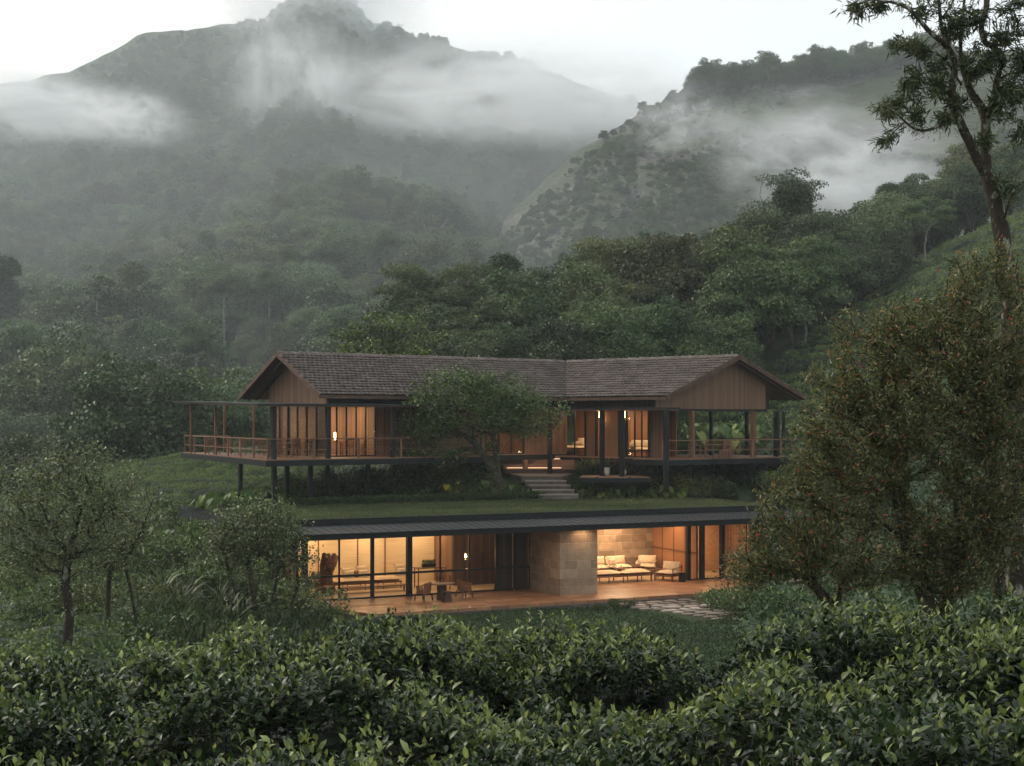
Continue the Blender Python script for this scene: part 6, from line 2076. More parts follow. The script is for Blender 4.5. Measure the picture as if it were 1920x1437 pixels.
def shrub_proto(key, seed, R_, mat, n=1500, leaf=.12):
    r = np.random.default_rng(seed)
    lob = [(r.normal() * R_ * .35, r.normal() * R_ * .35, R_ * (.5 + .3 * r.random()), R_ * .55, R_ * .55, R_ * .5) for _ in range(6)]
    P_ = in_ellipsoids(n, lob, .55, r)
    V, Fs, rn = stamp(LEAF2[0], LEAF2[1], P_, rot_from(rvec(n, r) + np.array((0, 0, .3)), rvec(n, r) + np.array((0, 0, .8))), leaf * (.6 + .7 * r.random(n)), r.random(n))
    nd, pr, en = grow([np.array((0, 0, -.1)), np.array((0, 0, .15))], list(in_ellipsoids(30, lob, .2, r)), seg=.15, r=r)
    Vb, Fb, rb = branch_mesh(nd, pr, branch_radii(nd, pr, .006, .03), 5)
    PL[key] = [('crown', np_mesh('crown', V, Fs, mat, rn)), ('trunk', np_mesh('trunk', Vb, Fb, M['bark'], rb))]


shrub_proto('s1', 1, 1.0, M['leaf_court'])
shrub_proto('s2', 2, 1.0, M['leaf_dark'])
shrub_proto('s3', 3, 1.0, M['leaf_olive'])
for px, Y, s, k in ((1345, 60.5, .75, 's1'), (1372, 58.5, .95, 's3'), (1405, 57, 1.1, 's1'), (1440, 55, 1.2, 's2'), (1150, 61.6, .40, 's2'), (1180, 61.9, .32, 's2'), (1120, 60.9, .30, 's2'), (1320, 63.0, .45, 's3')):
    put_plant(k, px, Y, s, 'shrub', {'s1': 'leafy', 's2': 'dark green', 's3': 'olive green'}[k] + (' shrub at the right end of the terrace' if px > 1300 else ' low shrub by the terrace edge before the stone pier'), 'shrub', 'shrubs along the terrace')
for i in range(30):
    px = 300 + 270 * FR.random(); Y = 54 + 22 * FR.random()
    u, v = to_low((px - 960) / F * Y, Y)
    if u > -2.8: continue
    put_plant(FR.choice(['s1', 's3', 's1']), px, Y, .8 + .7 * FR.random(), 'shrub', 'leafy shrub on the slope ' + ('between the lower left trees and the house' if Y < 62 else 'below the side roof'), 'shrub', 'shrubs on the left slope')
for i in range(10):
    put_plant(FR.choice(['s1', 's2']), 545 + 36 * i + 10 * FR.random(), 77.5 + 3.5 * FR.random(), 1.0 + .6 * FR.random(), 'shrub', 'dark shrub in the shade under the left deck', 'shrub', 'shrubs under the left deck')
for i in range(9):
    put_plant(FR.choice(['s1', 's3']), 1280 + 28 * i, 78.3 + 2 * FR.random(), .8 + .4 * FR.random(), 'shrub', 'dark shrub in the shade under the right deck', 'shrub', 'shrubs under the right deck')

# point lights added low among the bed plants to brighten them, no fixtures
for px, Y, z, e in ((1238, 76.6, -3.2, 10), (1160, 76.7, -3.3, 6), (845, 76.2, -3.2, 5), (1285, 77.0, -3.2, 6), (1120, 79.5, -1.9, 9)):
    p = at(px, 0, Y)
    point_light('bed_fill_light', IDM, p[0], p[1], z, e, .08, (1.0, .74, .42))

# dark shrubs behind the tea at the lower left
for i in range(16):
    px = -10 + 330 * (i + FR.random()) / 16; Y = 42 + 22 * FR.random()
    put_plant(FR.choice(['s2', 's3', 's1']), px, Y, .7 + .6 * FR.random(), 'shrub', 'low shrub among the tea rows ' + ('under the left tree' if px < 170 else 'right of the left tree'), 'shrub', 'shrubs in the lower left tea rows')
# ------------------------------------------------------------------ furniture
def floor_pt(W_, px, py):
    """point of a floor (the frame's ground plane) at a photograph pixel, in the frame's own x, y"""
    Y = W_[2] / (HZ - py) * F
    x = (px - 960) / F * Y
    a = math.radians(W_[3]); dx, dy = x - W_[0], Y - W_[1]
    return dx * math.cos(a) + dy * math.sin(a), -dx * math.sin(a) + dy * math.cos(a)


def world_of(W_, u, v, z=0.0):
    a = math.radians(W_[3])
    return (W_[0] + u * math.cos(a) - v * math.sin(a), W_[1] + u * math.sin(a) + v * math.cos(a), W_[2] + z)


def thing(name, W_, u, v, z, rz, label, cat, group=None):
    return empty(name, world_of(W_, u, v, z), math.radians(W_[3] + rz), label, cat, group)


def copy_tree(o, loc, rz, label=None, group=None):
    c = o.copy(); COL.objects.link(c); c.location = loc; c.rotation_euler = (0, 0, rz)
    if label: c['label'] = label
    if group: c['group'] = group
    for ch in [x for x in bpy.data.objects if x.parent == o]:
        d = ch.copy(); COL.objects.link(d); d.parent = c
        for g in [x for x in bpy.data.objects if x.parent == ch]:
            e = g.copy(); COL.objects.link(e); e.parent = d
    return c


def legs(root, xs, ys, h, w_, mat, splay=0.0, z0=0.0):
    for x in xs:
        for y in ys:
            m = MB(); m.bar((x * (1 + splay), y * (1 + splay), z0), (x, y, z0 + h), w_); m.build('leg', mat, root)


def rattan_chair(W_, u, v, rz, label):
    t = thing('armchair', W_, u, v, 0, rz, label, 'armchair')
    m = MB()                                              # curved woven shell, open at the front (-y)
    n = 22; pts = []
    for i in range(n + 1):
        a = math.radians(-35 + 250 * i / n)
        h = .66 + .16 * max(0, math.sin(a)) ** 1.5
        pts.append((math.cos(a) * .36, math.sin(a) * .33 + .02, h))
    for i, p in enumerate(pts):
        m.bar((p[0] * .88, p[1] * .88, .32), p, .045, .014, up=(p[0], p[1], 0.01))
    m.tube(pts, .022, 6)
    m.tube([(p[0] * .94, p[1] * .94, .48) for p in pts], .010, 5)
    m.build('back_shell', M['rattan'], t, smooth=False)
    m = MB(); m.lathe([(.0, .30), (.31, .30), (.34, .33), (.33, .38), (.0, .39)], n=18); m.build('seat', M['rattan'], t)
    m = MB(); m.cushion((0, 0, .42), .52, .50, .12, n=8); m.build('seat_cushion', M['walnut'], t, smooth=True)
    legs(t, (-.26, .26), (-.24, .26), .31, .045, M['walnut'], .12)
    return t


def pillow(W_, u, v, z, rz, label, s=.5, mat='fabric', tilt=70, group='cushions on the sofas'):
    a = math.radians(W_[3] + rz)
    m = MB(); m.cushion((0, 0, s * .44), s, s * .82, .17, 0, math.radians(tilt), n=8)
    o = m.build('cushion', M[mat], None, smooth=True)
    o.location = world_of(W_, u, v, z); o.rotation_euler = (0, 0, a)
    return tag(o, label, 'cushion', group)


def sofa(W_, u, v, rz, w_, d, label, seats=2, back=True, arms=False, sh=.42, mat='fabric', frame='walnut', lean=True, cat='sofa'):
    t = thing('sofa', W_, u, v, 0, rz, label, cat)
    m = MB(); m.rbox(-w_ / 2, w_ / 2, -d / 2, d / 2, sh - .20, sh - .13, .012); m.build('frame', M[frame], t)
    nl = max(2, int(w_ / .8) + 1)
    for i in range(nl):
        for y in (-d / 2 + .06, d / 2 - .06):
            m = MB(); x = -w_ / 2 + .05 + (w_ - .1) * i / (nl - 1); m.box(x - .02, x + .02, y - .02, y + .02, 0, sh - .202); m.build('leg', M[frame], t)
    for i in range(seats):
        m = MB(); a = -w_ / 2 + w_ * i / seats; b = a + w_ / seats
        m.cushion(((a + b) / 2, 0, sh - .02), w_ / seats - .01, d - .03, .22, n=8, pinch=.02)
        m.build('seat_cushion', M[mat], t, smooth=True)
    if back:
        for i in range(seats):
            m = MB(); a = -w_ / 2 + w_ * i / seats; b = a + w_ / seats
            m.cushion(((a + b) / 2, d / 2 - .12, sh + .28), w_ / seats - .04, .46, .20, 0, math.radians(74), n=8, pinch=.05)
            m.build('back_cushion', M[mat], t, smooth=True)
    if arms:
        for s in (-1, 1):
            m = MB(); m.bar((s * (w_ / 2 + .02), -d / 2 + .04, 0), (s * (w_ / 2 + .02), -d / 2 + .04, sh + .2), .04)
            m.bar((s * (w_ / 2 + .02), d / 2 - .02, 0), (s * (w_ / 2 + .02), d / 2 + .04, sh + .35), .04)
            m.bar((s * (w_ / 2 + .02), -d / 2, sh + .2), (s * (w_ / 2 + .02), d / 2 + .04, sh + .24), .06, .03); m.build('arm', M[frame], t)
    return t


def table(W_, u, v, rz, w_, d, h, label, mat='walnut', cat='table', th=.045, lw=.06, group=None, name='table'):
    t = thing(name, W_, u, v, 0, rz, label, cat, group)
    m = MB(); m.rbox(-w_ / 2, w_ / 2, -d / 2, d / 2, h - th, h, .01); m.build('tabletop', M[mat], t)
    legs(t, (-w_ / 2 + .08, w_ / 2 - .08), (-d / 2 + .08, d / 2 - .08), h - th - .002, lw, M[mat])
    return t


def slat_chair(W_, u, v, rz, label, mat='rail', group=None):
    t = thing('chair', W_, u, v, 0, rz, label, 'chair', group)
    m = MB()
    for i in range(5): m.box(-.23, .23, -.22 + i * .09, -.145 + i * .09, .42, .445)
    m.build('seat', M[mat], t)
    m = MB()
    for i in range(7): m.bar((-.18 + .06 * i, .22, .50), (-.18 + .06 * i, .29, .86), .022)
    m.bar((-.24, .295, .88), (.24, .295, .88), .05, .06); m.bar((-.22, .215, .49), (.22, .215, .49), .03)
    m.build('backrest', M[mat], t)
    for x in (-.22, .22):
        m = MB(); m.box(x - .02, x + .02, -.22, -.18, 0, .66); m.build('leg', M[mat], t)
        m = MB(); m.bar((x, .20, 0), (x, .30, .90), .04); m.build('leg', M[mat], t)
        m = MB(); m.box(x - .025, x + .025, -.24, .22, .661, .69); m.build('arm', M[mat], t)
    return t


# lower terrace set
LW = LO
u, v = floor_pt(LW, 794, 1126); rattan_chair(LW, u, v, -62 - 90, 'rattan tub chair left of the pedestal table on the lower terrace')
u, v = floor_pt(LW, 871, 1120); rattan_chair(LW, u, v, 100, 'rattan tub chair right of the pedestal table on the lower terrace')
u, v = floor_pt(LW, 830, 1125)
t = thing('pedestal_table', LW, u, v, 0, 12, 'wooden table with angular pedestal between the two rattan chairs', 'table')
m = MB(); n = 8; m.prism([(math.cos(math.pi * (2 * i + 1) / n) * .62, math.sin(math.pi * (2 * i + 1) / n) * .46) for i in range(n)], .70, .745); m.build('tabletop', M['walnut'], t)
m = MB(); m.add([(-.24, -.16, 0), (.10, -.16, 0), (.10, .16, 0), (-.24, .16, 0), (-.17, -.13, .698), (.12, -.13, .698), (.12, .13, .698), (-.17, .13, .698)],
                [(0, 3, 2, 1), (4, 5, 6, 7), (0, 1, 5, 4), (1, 2, 6, 5), (2, 3, 7, 6), (3, 0, 4, 7)]); m.build('pedestal', M['timber_dark'], t)
u, v = floor_pt(LW, 838, 1129)
t = thing('stool', LW, u, v, 0, 12, 'small dark tapered stool tucked at the pedestal table', 'stool')
m = MB(); m.add([(-.21, -.15, 0), (.21, -.15, 0), (.21, .15, 0), (-.21, .15, 0), (-.13, -.11, .43), (.13, -.11, .43), (.13, .11, .43), (-.13, .11, .43)],
                [(0, 3, 2, 1), (4, 5, 6, 7), (0, 1, 5, 4), (1, 2, 6, 5), (2, 3, 7, 6), (3, 0, 4, 7)]); m.build('base', M['timber_dark'], t)
m = MB(); m.rbox(-.17, .17, -.14, .14, .431, .465, .01); m.build('seat', M['timber_dark'], t)
# sitting room behind the glass
sofa(LW, 3.1, 3.55, 0, 4.6, .85, 'long low cream sofa along the linen wall behind the glass', seats=3, back=False, sh=.46, mat='fabric2')
for px, s, mt in ((650, .52, 'fabric2'), (680, .60, 'fabric2'), (751, .60, 'fabric2')):
    pillow(LW, lu(px, 3.85), 3.85, .48, 4, 'large sand coloured cushion on the long sofa ' + ('by the left mullion' if px < 660 else 'behind the pale cushion' if px < 700 else 'at its right end'), s + .12, mt)
for px in (655, 681, 753):
    pillow(LW, lu(px, 3.5), 3.5, .50, -5, 'pale cream cushion on the long sofa ' + ('next to the left mullion' if px < 660 else 'right of the narrow brown bolster' if px < 700 else 'beside the black column'), .50, 'fabric')
m = MB(); m.cushion((0, 0, .22), .34, .42, .16, 0, math.radians(74)); o = m.build('cushion', M['rattan'], smooth=True)
o.location = world_of(LW, lu(668, 3.6), 3.6, .48); o.rotation_euler = (0, 0, math.radians(26)); tag(o, 'narrow brown bolster between the cream cushions of the long sofa', 'cushion', 'cushions on the sofas')
table(LW, lu(700, 2.1), 2.1, 0, 3.4, .55, .30, 'long low walnut bench table in front of the cream sofa', lw=.07)
table(LW, lu(806, 2.7), 2.7, 0, 1.55, .65, .98, 'walnut console desk with a planter on top behind the glass', lw=.05)
pb = thing('planter', LW, lu(804, 2.7), 2.7, .98, 0, 'dark rectangular planter with clipped plants on the console desk', 'planter')
m = MB(); m.rbox(-.34, .34, -.10, .10, 0, .16, .01); m.build('box', M['steel'], pb)
r = np.random.default_rng(4); n = 500
P_ = np.stack([(r.random(n) - .5) * .66, (r.random(n) - .5) * .22, .16 + .16 * r.random(n)], 1)
V, Fs, rn = stamp(LEAF2[0], LEAF2[1], P_, rot_from(rvec(n, r) + np.array((0, 0, .5)), rvec(n, r)), .07 * (.6 + .7 * r.random(n)), r.random(n))
link('foliage', np_mesh('foliage', V, Fs, M['leaf_dark'], rn), pb)
slat_chair(LW, lu(832, 1.5), 1.5, 20, 'dark wooden chair behind the console desk and pedestal table', 'walnut')
slat_chair(LW, lu(592, 1.3), 1.3, 200, 'low brown chair in the left corner behind the glass', 'rattan')
table(LW, lu(609, 1.9), 1.9, 0, .8, .5, .42, 'square rattan side table in the left corner behind the glass', 'rattan', lw=.1)
# driftwood sculpture
dw = thing('driftwood_sculpture', LW, lu(611, 3.0), 3.0, 0, 0, 'dark twisted driftwood sculpture standing in the left bay of the glass front', 'sculpture')
m = MB(); m.rbox(-.38, .38, -.28, .28, 0, .35, .02); m.build('plinth', M['timber_dark'], dw)
r = np.random.default_rng(15)
parts = []
for k in range(7):
    a = k * .9
    p = [(math.cos(a) * .22, math.sin(a) * .12, .35), (math.cos(a + .5) * .18, math.sin(a) * .10, .8), (.12 + math.cos(a + 1) * .26, math.sin(a + 1) * .15, 1.3), (.22 + math.cos(a + 1.7) * .34, math.sin(a + 1.7) * .18, 1.65 + .2 * r.random())]
    q = trunk_tube(p, [.16, .13, .16, .09], 9, .5, k); parts.append(q[:3])
V, Fs, rn = join_parts(parts); link('twisted_wood', np_mesh('twisted_wood', V, Fs, M['walnut'], rn, smooth=True), dw)
# lamp on an arm
lx = lu(873, 1.6); lz = (HZ - 1043) / F * world_of(LW, lx, 1.6)[1] + 8.0
lm = thing('wall_lamp', LW, lx, 1.6, 0, 0, 'glass cylinder lamp glowing on a thin black floor stand behind the glass', 'lamp')
m = MB(); m.tube([(.14, 0, 0), (.14, 0, lz + .24)], .012, 6); m.bar((.30, 0, lz + .24), (-.02, 0, lz + .24), .02); m.tube([(0, 0, lz + .24), (0, 0, lz + .16)], .012, 6); m.build('stand', M['steel'], lm)
m = MB(); m.lathe([(.05, lz - .16), (.085, lz - .14), (.085, lz + .14), (.04, lz + .16)], n=12); m.build('glass_shade', M['glass'], lm)
m = MB(); m.lathe([(.01, lz - .08), (.04, lz - .05), (.045, lz + .02), (.02, lz + .10)], n=10); m.build('bulb', M['bulb'], lm)
point_light('lamp_glow', FL, lx, 1.45, lz, 16)
# open room on the right
sofa(LW, 17.0, 3.5, 0, 2.5, .95, 'cream two seat sofa against the rough stone wall of the open room', seats=2, sh=.46)
pillow(LW, 17.0, 3.1, .50, 5, 'small pale cushion in front on the two seat sofa by the stone wall', .50, 'fabric')
sofa(LW, 16.0, .75, -2, 3.3, 1.15, 'long cream daybed without a back at the front of the open room', seats=2, back=False, sh=.50, cat='daybed')
tr = thing('tray', LW, 16.2, .95, .585, 10, 'round tray with bowls resting on the cream daybed', 'tray')
m = MB(); m.lathe([(0, 0), (.26, 0), (.30, .04), (.28, .04), (.25, .015), (0, .015)], n=20); m.build('dish', M['walnut'], tr)
m = MB(); m.lathe([(0, .016), (.05, .016), (.09, .08), (.08, .08), (.04, .03), (0, .03)], (-.08, .02, 0), 14); m.build('bowl', M['ceramic'], tr)
m = MB(); m.lathe([(0, .016), (.05, .016), (.07, .10), (.04, .16), (.045, .20), (0, .20)], (.11, 0, 0), 14); m.build('jug', M['ceramic'], tr)
vs_ = thing('vase', LW, 18.5, 3.0, .46, 0, 'cream jar on a small table beside the two seat sofa', 'jar')
m = MB(); m.lathe([(0, 0), (.09, 0), (.15, .10), (.14, .20), (.07, .27), (.085, .30), (0, .30)], n=14); m.build('body', M['ceramic'], vs_, smooth=True)
table(LW, 18.5, 3.0, 0, .5, .5, .459, 'small square side table right of the two seat sofa')
for (px, py, rz, lb) in ((1216, 1076, -35, 'cream upholstered armchair near the stone wall corner of the open room'), (1256, 1089, -60, 'cream upholstered armchair nearest the glass in the open room')):
    uu_, vv_ = floor_pt(LW, px, py)
    sofa(LW, uu_, vv_ + .2, rz, 1.0, .95, lb, seats=1, arms=True, sh=.42, cat='armchair')
uu_, vv_ = floor_pt(LW, 1232, 1087); table(LW, uu_, vv_, 20, .75, .5, .52, 'small dark side table between the two cream armchairs', lw=.03)
uu_, vv_ = floor_pt(LW, 1279, 1091)
st = thing('stool', LW, uu_, vv_, 0, 0, 'dark drum stool beside the glass at the end of the open room', 'stool')
m = MB(); m.lathe([(0, 0), (.17, 0), (.19, .05), (.17, .40), (.19, .46), (0, .47)], n=16); m.build('drum', M['steel'], st)
# small glazed room at the far right of the lower house: lamp on a counter
ct = table(LW, 21.2, 2.6, 0, 1.2, .5, .85, 'walnut counter with a lamp in the small glazed end room')
lp = thing('table_lamp', LW, 21.1, 2.5, .85, 0, 'small glowing table lamp on the counter of the end room', 'lamp')
m = MB(); m.lathe([(0, 0), (.09, 0), (.02, .04), (.02, .35), (0, .35)], n=12); m.build('base', M['steel'], lp)
m = MB(); m.lathe([(.14, .34), (.09, .60), (0, .60)], n=14); m.build('lamp_shade', M['bulb'], lp)
point_light('lamp_glow', FL, 21.1, 2.2, 1.3, 14)

# upper house, left deck and dining room
def fpt(W_, px, v): return fu(W_, px, v)


table(UL, fpt(UL, 455, 10.5), 10.5, 20, 1.3, .8, .74, 'slatted dining table on the outer left deck', 'rail', group='tables on the left deck')
slat_chair(UL, fpt(UL, 402, 10.8), 10.8, 120, 'wooden slat chair at the outermost corner of the left deck')
slat_chair(UL, fpt(UL, 450, 8.6), 8.6, 190, 'wooden slat chair with its back to the left deck rail')
slat_chair(UL, fpt(UL, 482, 11.5), 11.5, -40, 'wooden slat chair behind the outer deck table')
slat_chair(UL, fpt(UL, 496, 7.4), 7.4, 100, 'wooden slat chair between the two tables of the left deck')
table(UL, fpt(UL, 533, 4.2), 4.2, 0, 1.5, .85, .74, 'slatted dining table on the left deck beside the glass', 'rail', group='tables on the left deck')
slat_chair(UL, fpt(UL, 515, 3.0), 3.0, 170, 'wooden slat chair in front of the deck table beside the glass')
slat_chair(UL, fpt(UL, 548, 2.6), 2.6, 200, 'wooden slat chair at the right of the deck table beside the glass')
slat_chair(UL, fpt(UL, 562, 5.4), 5.4, 10, 'wooden slat chair behind the deck table beside the glass')
table(UL, 2.6, 4.2, 0, 2.2, .9, .76, 'long dining table inside the left end room of the upper house')
slat_chair(UL, fpt(UL, 585, 3.2), 3.2, 180, 'dark chair inside the left end room seen through the side glass', 'walnut')
slat_chair(UL, fpt(UL, 606, 3.1), 3.1, 175, 'broad dark chair at the corner column inside the left end room', 'walnut')
slat_chair(UL, fpt(UL, 652, 3.0), 3.0, 180, 'dark chair with its back to the glass at the middle of the dining table', 'walnut')
slat_chair(UL, fpt(UL, 684, 3.1), 3.1, 185, 'dark chair nearest the timber panel in the left end room', 'walnut')
l1 = thing('table_lamp', UL, fpt(UL, 629, 4.1), 4.1, .76, 0, 'tall cylinder lamp glowing on the dining table of the upper house', 'lamp')
m = MB(); m.lathe([(0, 0), (.07, 0), (.07, .10), (0, .10)], n=10); m.build('base', M['walnut'], l1)
m = MB(); m.lathe([(.07, .102), (.08, .50), (0, .50)], n=12); m.build('lamp_shade', M['bulb'], l1)
point_light('lamp_glow', F2M, fpt(UL, 629, 3.6), 3.7, 1.3, 10)
l2 = thing('table_lamp', UL, fpt(UL, 689, 4.6), 4.6, .76, 0, 'cone shaded lamp glowing over a dark vase of foliage in the dining room', 'lamp')
m = MB(); m.tube([(0, 0, 0), (0, 0, .62)], .015, 6); m.build('base', M['steel'], l2)
m = MB(); m.lathe([(.17, .60), (.05, .88), (0, .88)], n=14); m.build('lamp_shade', M['bulb'], l2)
point_light('lamp_glow', F2M, fpt(UL, 689, 4.2), 4.2, 1.3, 10)
pv = thing('potted_plant', UL, fpt(UL, 684, 3.9), 3.9, .76, 0, 'dark vase of spreading foliage on the dining table of the upper house', 'plant')
m = MB(); m.lathe([(0, 0), (.08, 0), (.12, .10), (.06, .2), (0, .2)], n=12); m.build('vase', M['steel'], pv)
r = np.random.default_rng(5); n = 420; P_ = in_ellipsoids(n, [(0, 0, .38, .34, .3, .2)], .3, r)
V, Fs, rn = stamp(LEAF2[0], LEAF2[1], P_, rot_from(rvec(n, r), rvec(n, r)), .10 * (.6 + .7 * r.random(n)), r.random(n) * .5)
link('foliage', np_mesh('foliage', V, Fs, M['leaf_dark'], rn), pv)
# stump stool on the wide steps
stp = empty('stump_stool', at(985, 869, 80.9) * np.array((1, 1, 0)) + np.array((0, 0, -2.74)), 0, 'short pale wooden stump stool standing on the wide steps', 'stool')
m = MB(); m.lathe([(0, 0), (.15, 0), (.165, .1), (.15, .44), (.13, .50), (0, .51)], n=14); m.build('stump', M['rail'], stp, smooth=True)
# right wing rooms
sofa(UR, fpt(UR, 1072, 3.2), 3.2, 0, 2.2, 1.3, 'cream daybed in the lit bedroom behind the tall panes of the right wing', seats=1, sh=.5, back=False, cat='daybed')
pillow(UR, fpt(UR, 1090, 3.5), 3.5, .55, 0, 'tall cream cushion on the daybed of the right wing bedroom', .62, 'fabric')
pillow(UR, fpt(UR, 1082, 3.3), 3.3, .52, 0, 'folded cream throw cushion lying on the right wing daybed', .5, 'fabric2', tilt=20)
sofa(UR, fpt(UR, 1198, 3.0), 3.0, 0, 1.6, .8, 'sand coloured sofa behind the panes beside the right deck', seats=1, sh=.45)
pillow(UR, fpt(UR, 1186, 2.7), 2.7, .48, 10, 'pale cushion on the sofa beside the right deck', .42, 'fabric')
# veranda set on the right deck
table(UR, fpt(UR, 1345, 4.0), 4.0, 38, 1.5, .9, .74, 'heavy wooden table on the veranda of the right deck', 'rail')
slat_chair(UR, fpt(UR, 1307, 4.6), 4.6, 130, 'wooden slat chair at the left of the veranda table')
slat_chair(UR, fpt(UR, 1330, 2.9), 2.9, 215, 'wooden slat chair with its back to the rail at the veranda table')
slat_chair(UR, fpt(UR, 1366, 5.4), 5.4, 40, 'wooden slat chair behind the veranda table')
slat_chair(UR, fpt(UR, 1378, 3.6), 3.6, -60, 'wooden slat chair at the right end of the veranda table')
bx_ = thing('side_stool', UR, fpt(UR, 1358, 2.6), 2.6, 0, 20, 'solid wooden block stool in front of the veranda table', 'stool')
m = MB(); m.rbox(-.25, .25, -.22, .22, 0, .42, .02); m.build('block', M['post'], bx_); m = MB(); m.rbox(-.27, .27, -.24, .24, .421, .46, .01); m.build('seat', M['rail'], bx_)
# clay pot and plain round white rock by the low platform
for px, Y, s, lb in ((1138, 77.6, 1.0, 'pale clay pot standing on the low platform between the black posts'), (1168, 77.5, .9, 'round pale rock on the low platform beside the black post')):
    p = at(px, 0, Y); pt = empty('pot' if px < 1150 else 'round_rock', (p[0], p[1], -2.99), 0, lb, 'pot' if px < 1150 else 'rock')
    m = MB()
    if px < 1150: m.lathe([(0, 0), (.11, 0), (.16, .18), (.15, .40), (.17, .43), (.14, .43), (0, .40)], n=14)
    else: m.lathe([(0, 0), (.10, 0), (.19, .10), (.20, .2), (.13, .32), (0, .36)], n=14)
    m.build('body', M['ceramic'], pt, smooth=True)
# ------------------------------------------------------------------ air: even haze, valley mist, banks of cloud
def volume_mat(name, col, dens, aniso=0.0):
    m, nt, N, L = mat_new(name)
    v = N('ShaderNodeVolumePrincipled'); v.inputs['Color'].default_value = (*col, 1); v.inputs['Density'].default_value = dens
    v.inputs['Anisotropy'].default_value = aniso
    o = N('ShaderNodeOutputMaterial'); L(v.outputs[0], o.inputs['Volume'])
    return m


m = MB(); m.box(-1460, 1460, -45, 1500, -45, 470)
tag(m.build('haze', volume_mat('pale_haze', (0.90, 0.95, 0.98), HAZE_D)), 'pale even haze in the air over the whole valley', kind='stuff')


def mist_layer():
    """a closed layer of mist that follows the far mountain side, some fifty metres thick"""
    xs_ = np.arange(-1400, 1401, 40.0); ys_ = np.array([224, 262, 300, 360, 430, 520, 620, 740, 880, 1020, 1140, 1200.0])
    X, Y = np.meshgrid(xs_, ys_)
    px = 960 + X / Y * F
    ridge = np.interp(px, MP, MR); ridge = ridge * .5 + np.interp(px - 120, MP, MR) * .25 + np.interp(px + 120, MP, MR) * .25
    g = np.interp(Y, MGY, MG)
    Z = (HZ - (ridge + (770 - ridge) * g)) / F * Y + 18 + 30 * sstep(262, 500, Y) - 46 * sstep(980, 1140, Y)
    Z = np.maximum(Z, 5)
    Zb = np.full_like(Z, -44.0)
    ny, nx = X.shape; n = nx * ny
    V = np.concatenate([np.stack([X, Y, Z], -1).reshape(-1, 3), np.stack([X, Y, Zb], -1).reshape(-1, 3)])
    idx = np.arange(n).reshape(ny, nx)
    top = np.stack([idx[:-1, :-1], idx[:-1, 1:], idx[1:, 1:], idx[1:, :-1]], -1).reshape(-1, 4)
    bot = top[:, ::-1] + n
    ring = np.concatenate([idx[0, :-1], idx[:-1, -1], idx[-1, :0:-1], idx[:0:-1, 0]])
    nxt = np.roll(ring, -1)
    side = np.stack([ring + n, nxt + n, nxt, ring], -1)
    o = link('mist', np_mesh('mist', V, [top, bot, side], volume_mat('valley_mist', (0.90, 0.95, 0.97), MIST_D)))
    return tag(o, 'thicker mist lying along the far mountain side', kind='stuff')


mist_layer()


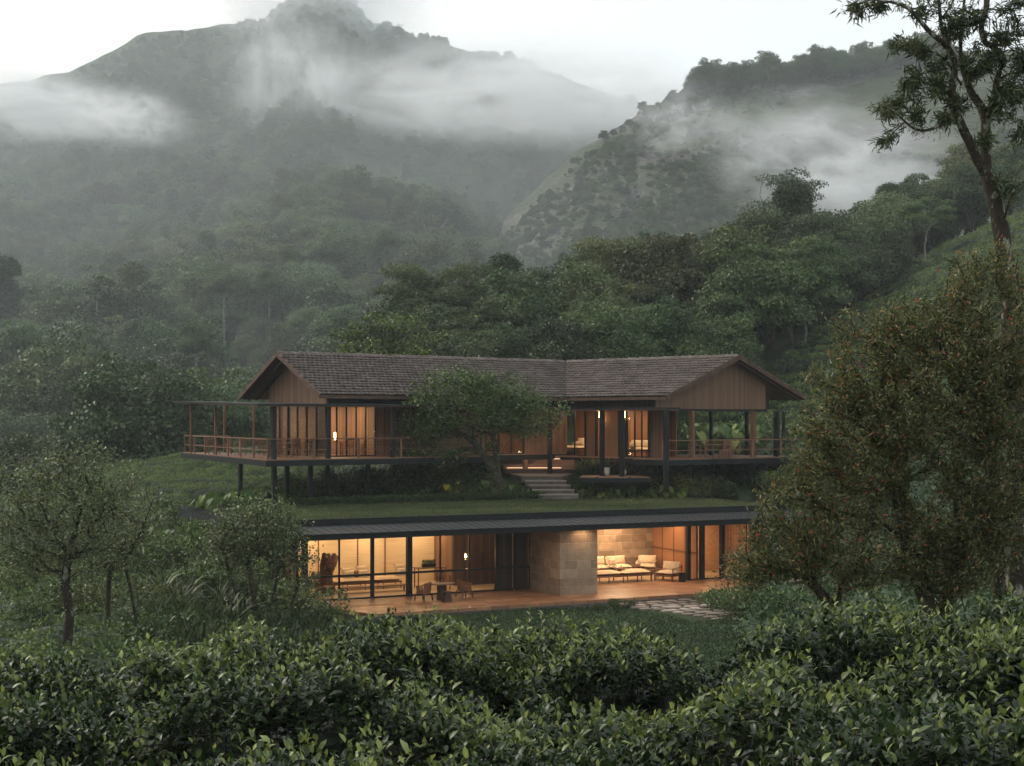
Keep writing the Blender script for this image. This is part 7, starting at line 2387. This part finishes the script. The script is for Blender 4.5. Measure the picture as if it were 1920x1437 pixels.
def cloud(label, px, py, Y, rx, ry, rz, dens, seed, nscale=(3.0, 2.4, 2.2), thr=.44, tilt=0.0, soft=2.0):
    m, nt, N, L = mat_new('cloud_bank')
    tc = N('ShaderNodeTexCoord')
    ln = N('ShaderNodeVectorMath'); ln.operation = 'LENGTH'; L(tc.outputs['Object'], ln.inputs[0])
    fo = N('ShaderNodeMapRange'); fo.inputs['From Min'].default_value = 1.0; fo.inputs['From Max'].default_value = 0.0
    fo.interpolation_type = 'SMOOTHSTEP'
    L(ln.outputs['Value'], fo.inputs['Value'])
    mp = N('ShaderNodeMapping'); mp.inputs['Scale'].default_value = nscale; mp.inputs['Location'].default_value = (seed * 3.1, seed * 1.7, seed)
    L(tc.outputs['Object'], mp.inputs['Vector'])
    n = N('ShaderNodeTexNoise'); n.inputs['Scale'].default_value = 1.0; n.inputs['Detail'].default_value = 5.0; n.inputs['Roughness'].default_value = 0.6
    n.inputs['Distortion'].default_value = 0.9
    L(mp.outputs[0], n.inputs['Vector'])
    sb = N('ShaderNodeMath'); sb.operation = 'SUBTRACT'; sb.inputs[1].default_value = thr; L(n.outputs['Fac'], sb.inputs[0])
    ad = N('ShaderNodeMath'); ad.operation = 'MULTIPLY_ADD'; ad.inputs[1].default_value = 2.6; ad.inputs[2].default_value = 0.10; ad.use_clamp = True
    L(sb.outputs[0], ad.inputs[0])
    ml = N('ShaderNodeMath'); ml.operation = 'MULTIPLY'; L(ad.outputs[0], ml.inputs[0]); L(fo.outputs[0], ml.inputs[1])
    m2 = N('ShaderNodeMath'); m2.operation = 'MULTIPLY'; m2.inputs[1].default_value = dens; L(ml.outputs[0], m2.inputs[0])
    v = N('ShaderNodeVolumePrincipled'); v.inputs['Color'].default_value = (0.97, 0.985, 1.0, 1); v.inputs['Anisotropy'].default_value = 0.1
    L(m2.outputs[0], v.inputs['Density'])
    o = N('ShaderNodeOutputMaterial'); L(v.outputs[0], o.inputs['Volume'])
    mb = MB(); nn, mm = 16, 9
    mb.lathe([(math.sin(math.pi * (k + .02) / (mm + .04)), -math.cos(math.pi * (k + .02) / (mm + .04))) for k in range(mm + 1)], n=nn)
    ob = mb.build('cloud', m)
    c = at(px, py, Y)
    ob.location = tuple(c); ob.scale = (rx, ry, rz); ob.rotation_euler = (0, tilt, 0)
    return tag(ob, label, kind='stuff')


cloud('broad pale bank of cloud lying across the right shoulder of the big mountain', 950, 178, 740, 125, 100, 30, .085, 1, thr=.40)
cloud('veil of cloud filling the saddle between the big mountain and the right hill', 1170, 205, 760, 70, 70, 24, .075, 9, thr=.38)
cloud('column of thin cloud drifting up below the summit of the big mountain', 560, 150, 800, 55, 80, 48, .05, 2, nscale=(3.2, 2.4, 1.6), thr=.46)
cloud('low wisp of cloud on the left shoulder of the big mountain', 60, 200, 800, 70, 80, 20, .13, 3, thr=.40)
cloud('small ragged wisp of cloud left of the centre of the big mountain', 235, 222, 720, 40, 50, 17, .13, 4, thr=.44)
cloud('thin veil of cloud hiding the summit', 600, 0, 1080, 110, 90, 60, .065, 5, thr=.40)
cloud('drift of mist rising from the gully between the right hill and the woods', 1580, 325, 405, 52, 60, 22, .10, 6, nscale=(3.2, 2.6, 2.4), thr=.46, tilt=.3)
cloud('faint wisp of mist on the left flank of the right hill', 1270, 225, 470, 26, 50, 12, .06, 7, thr=.46)
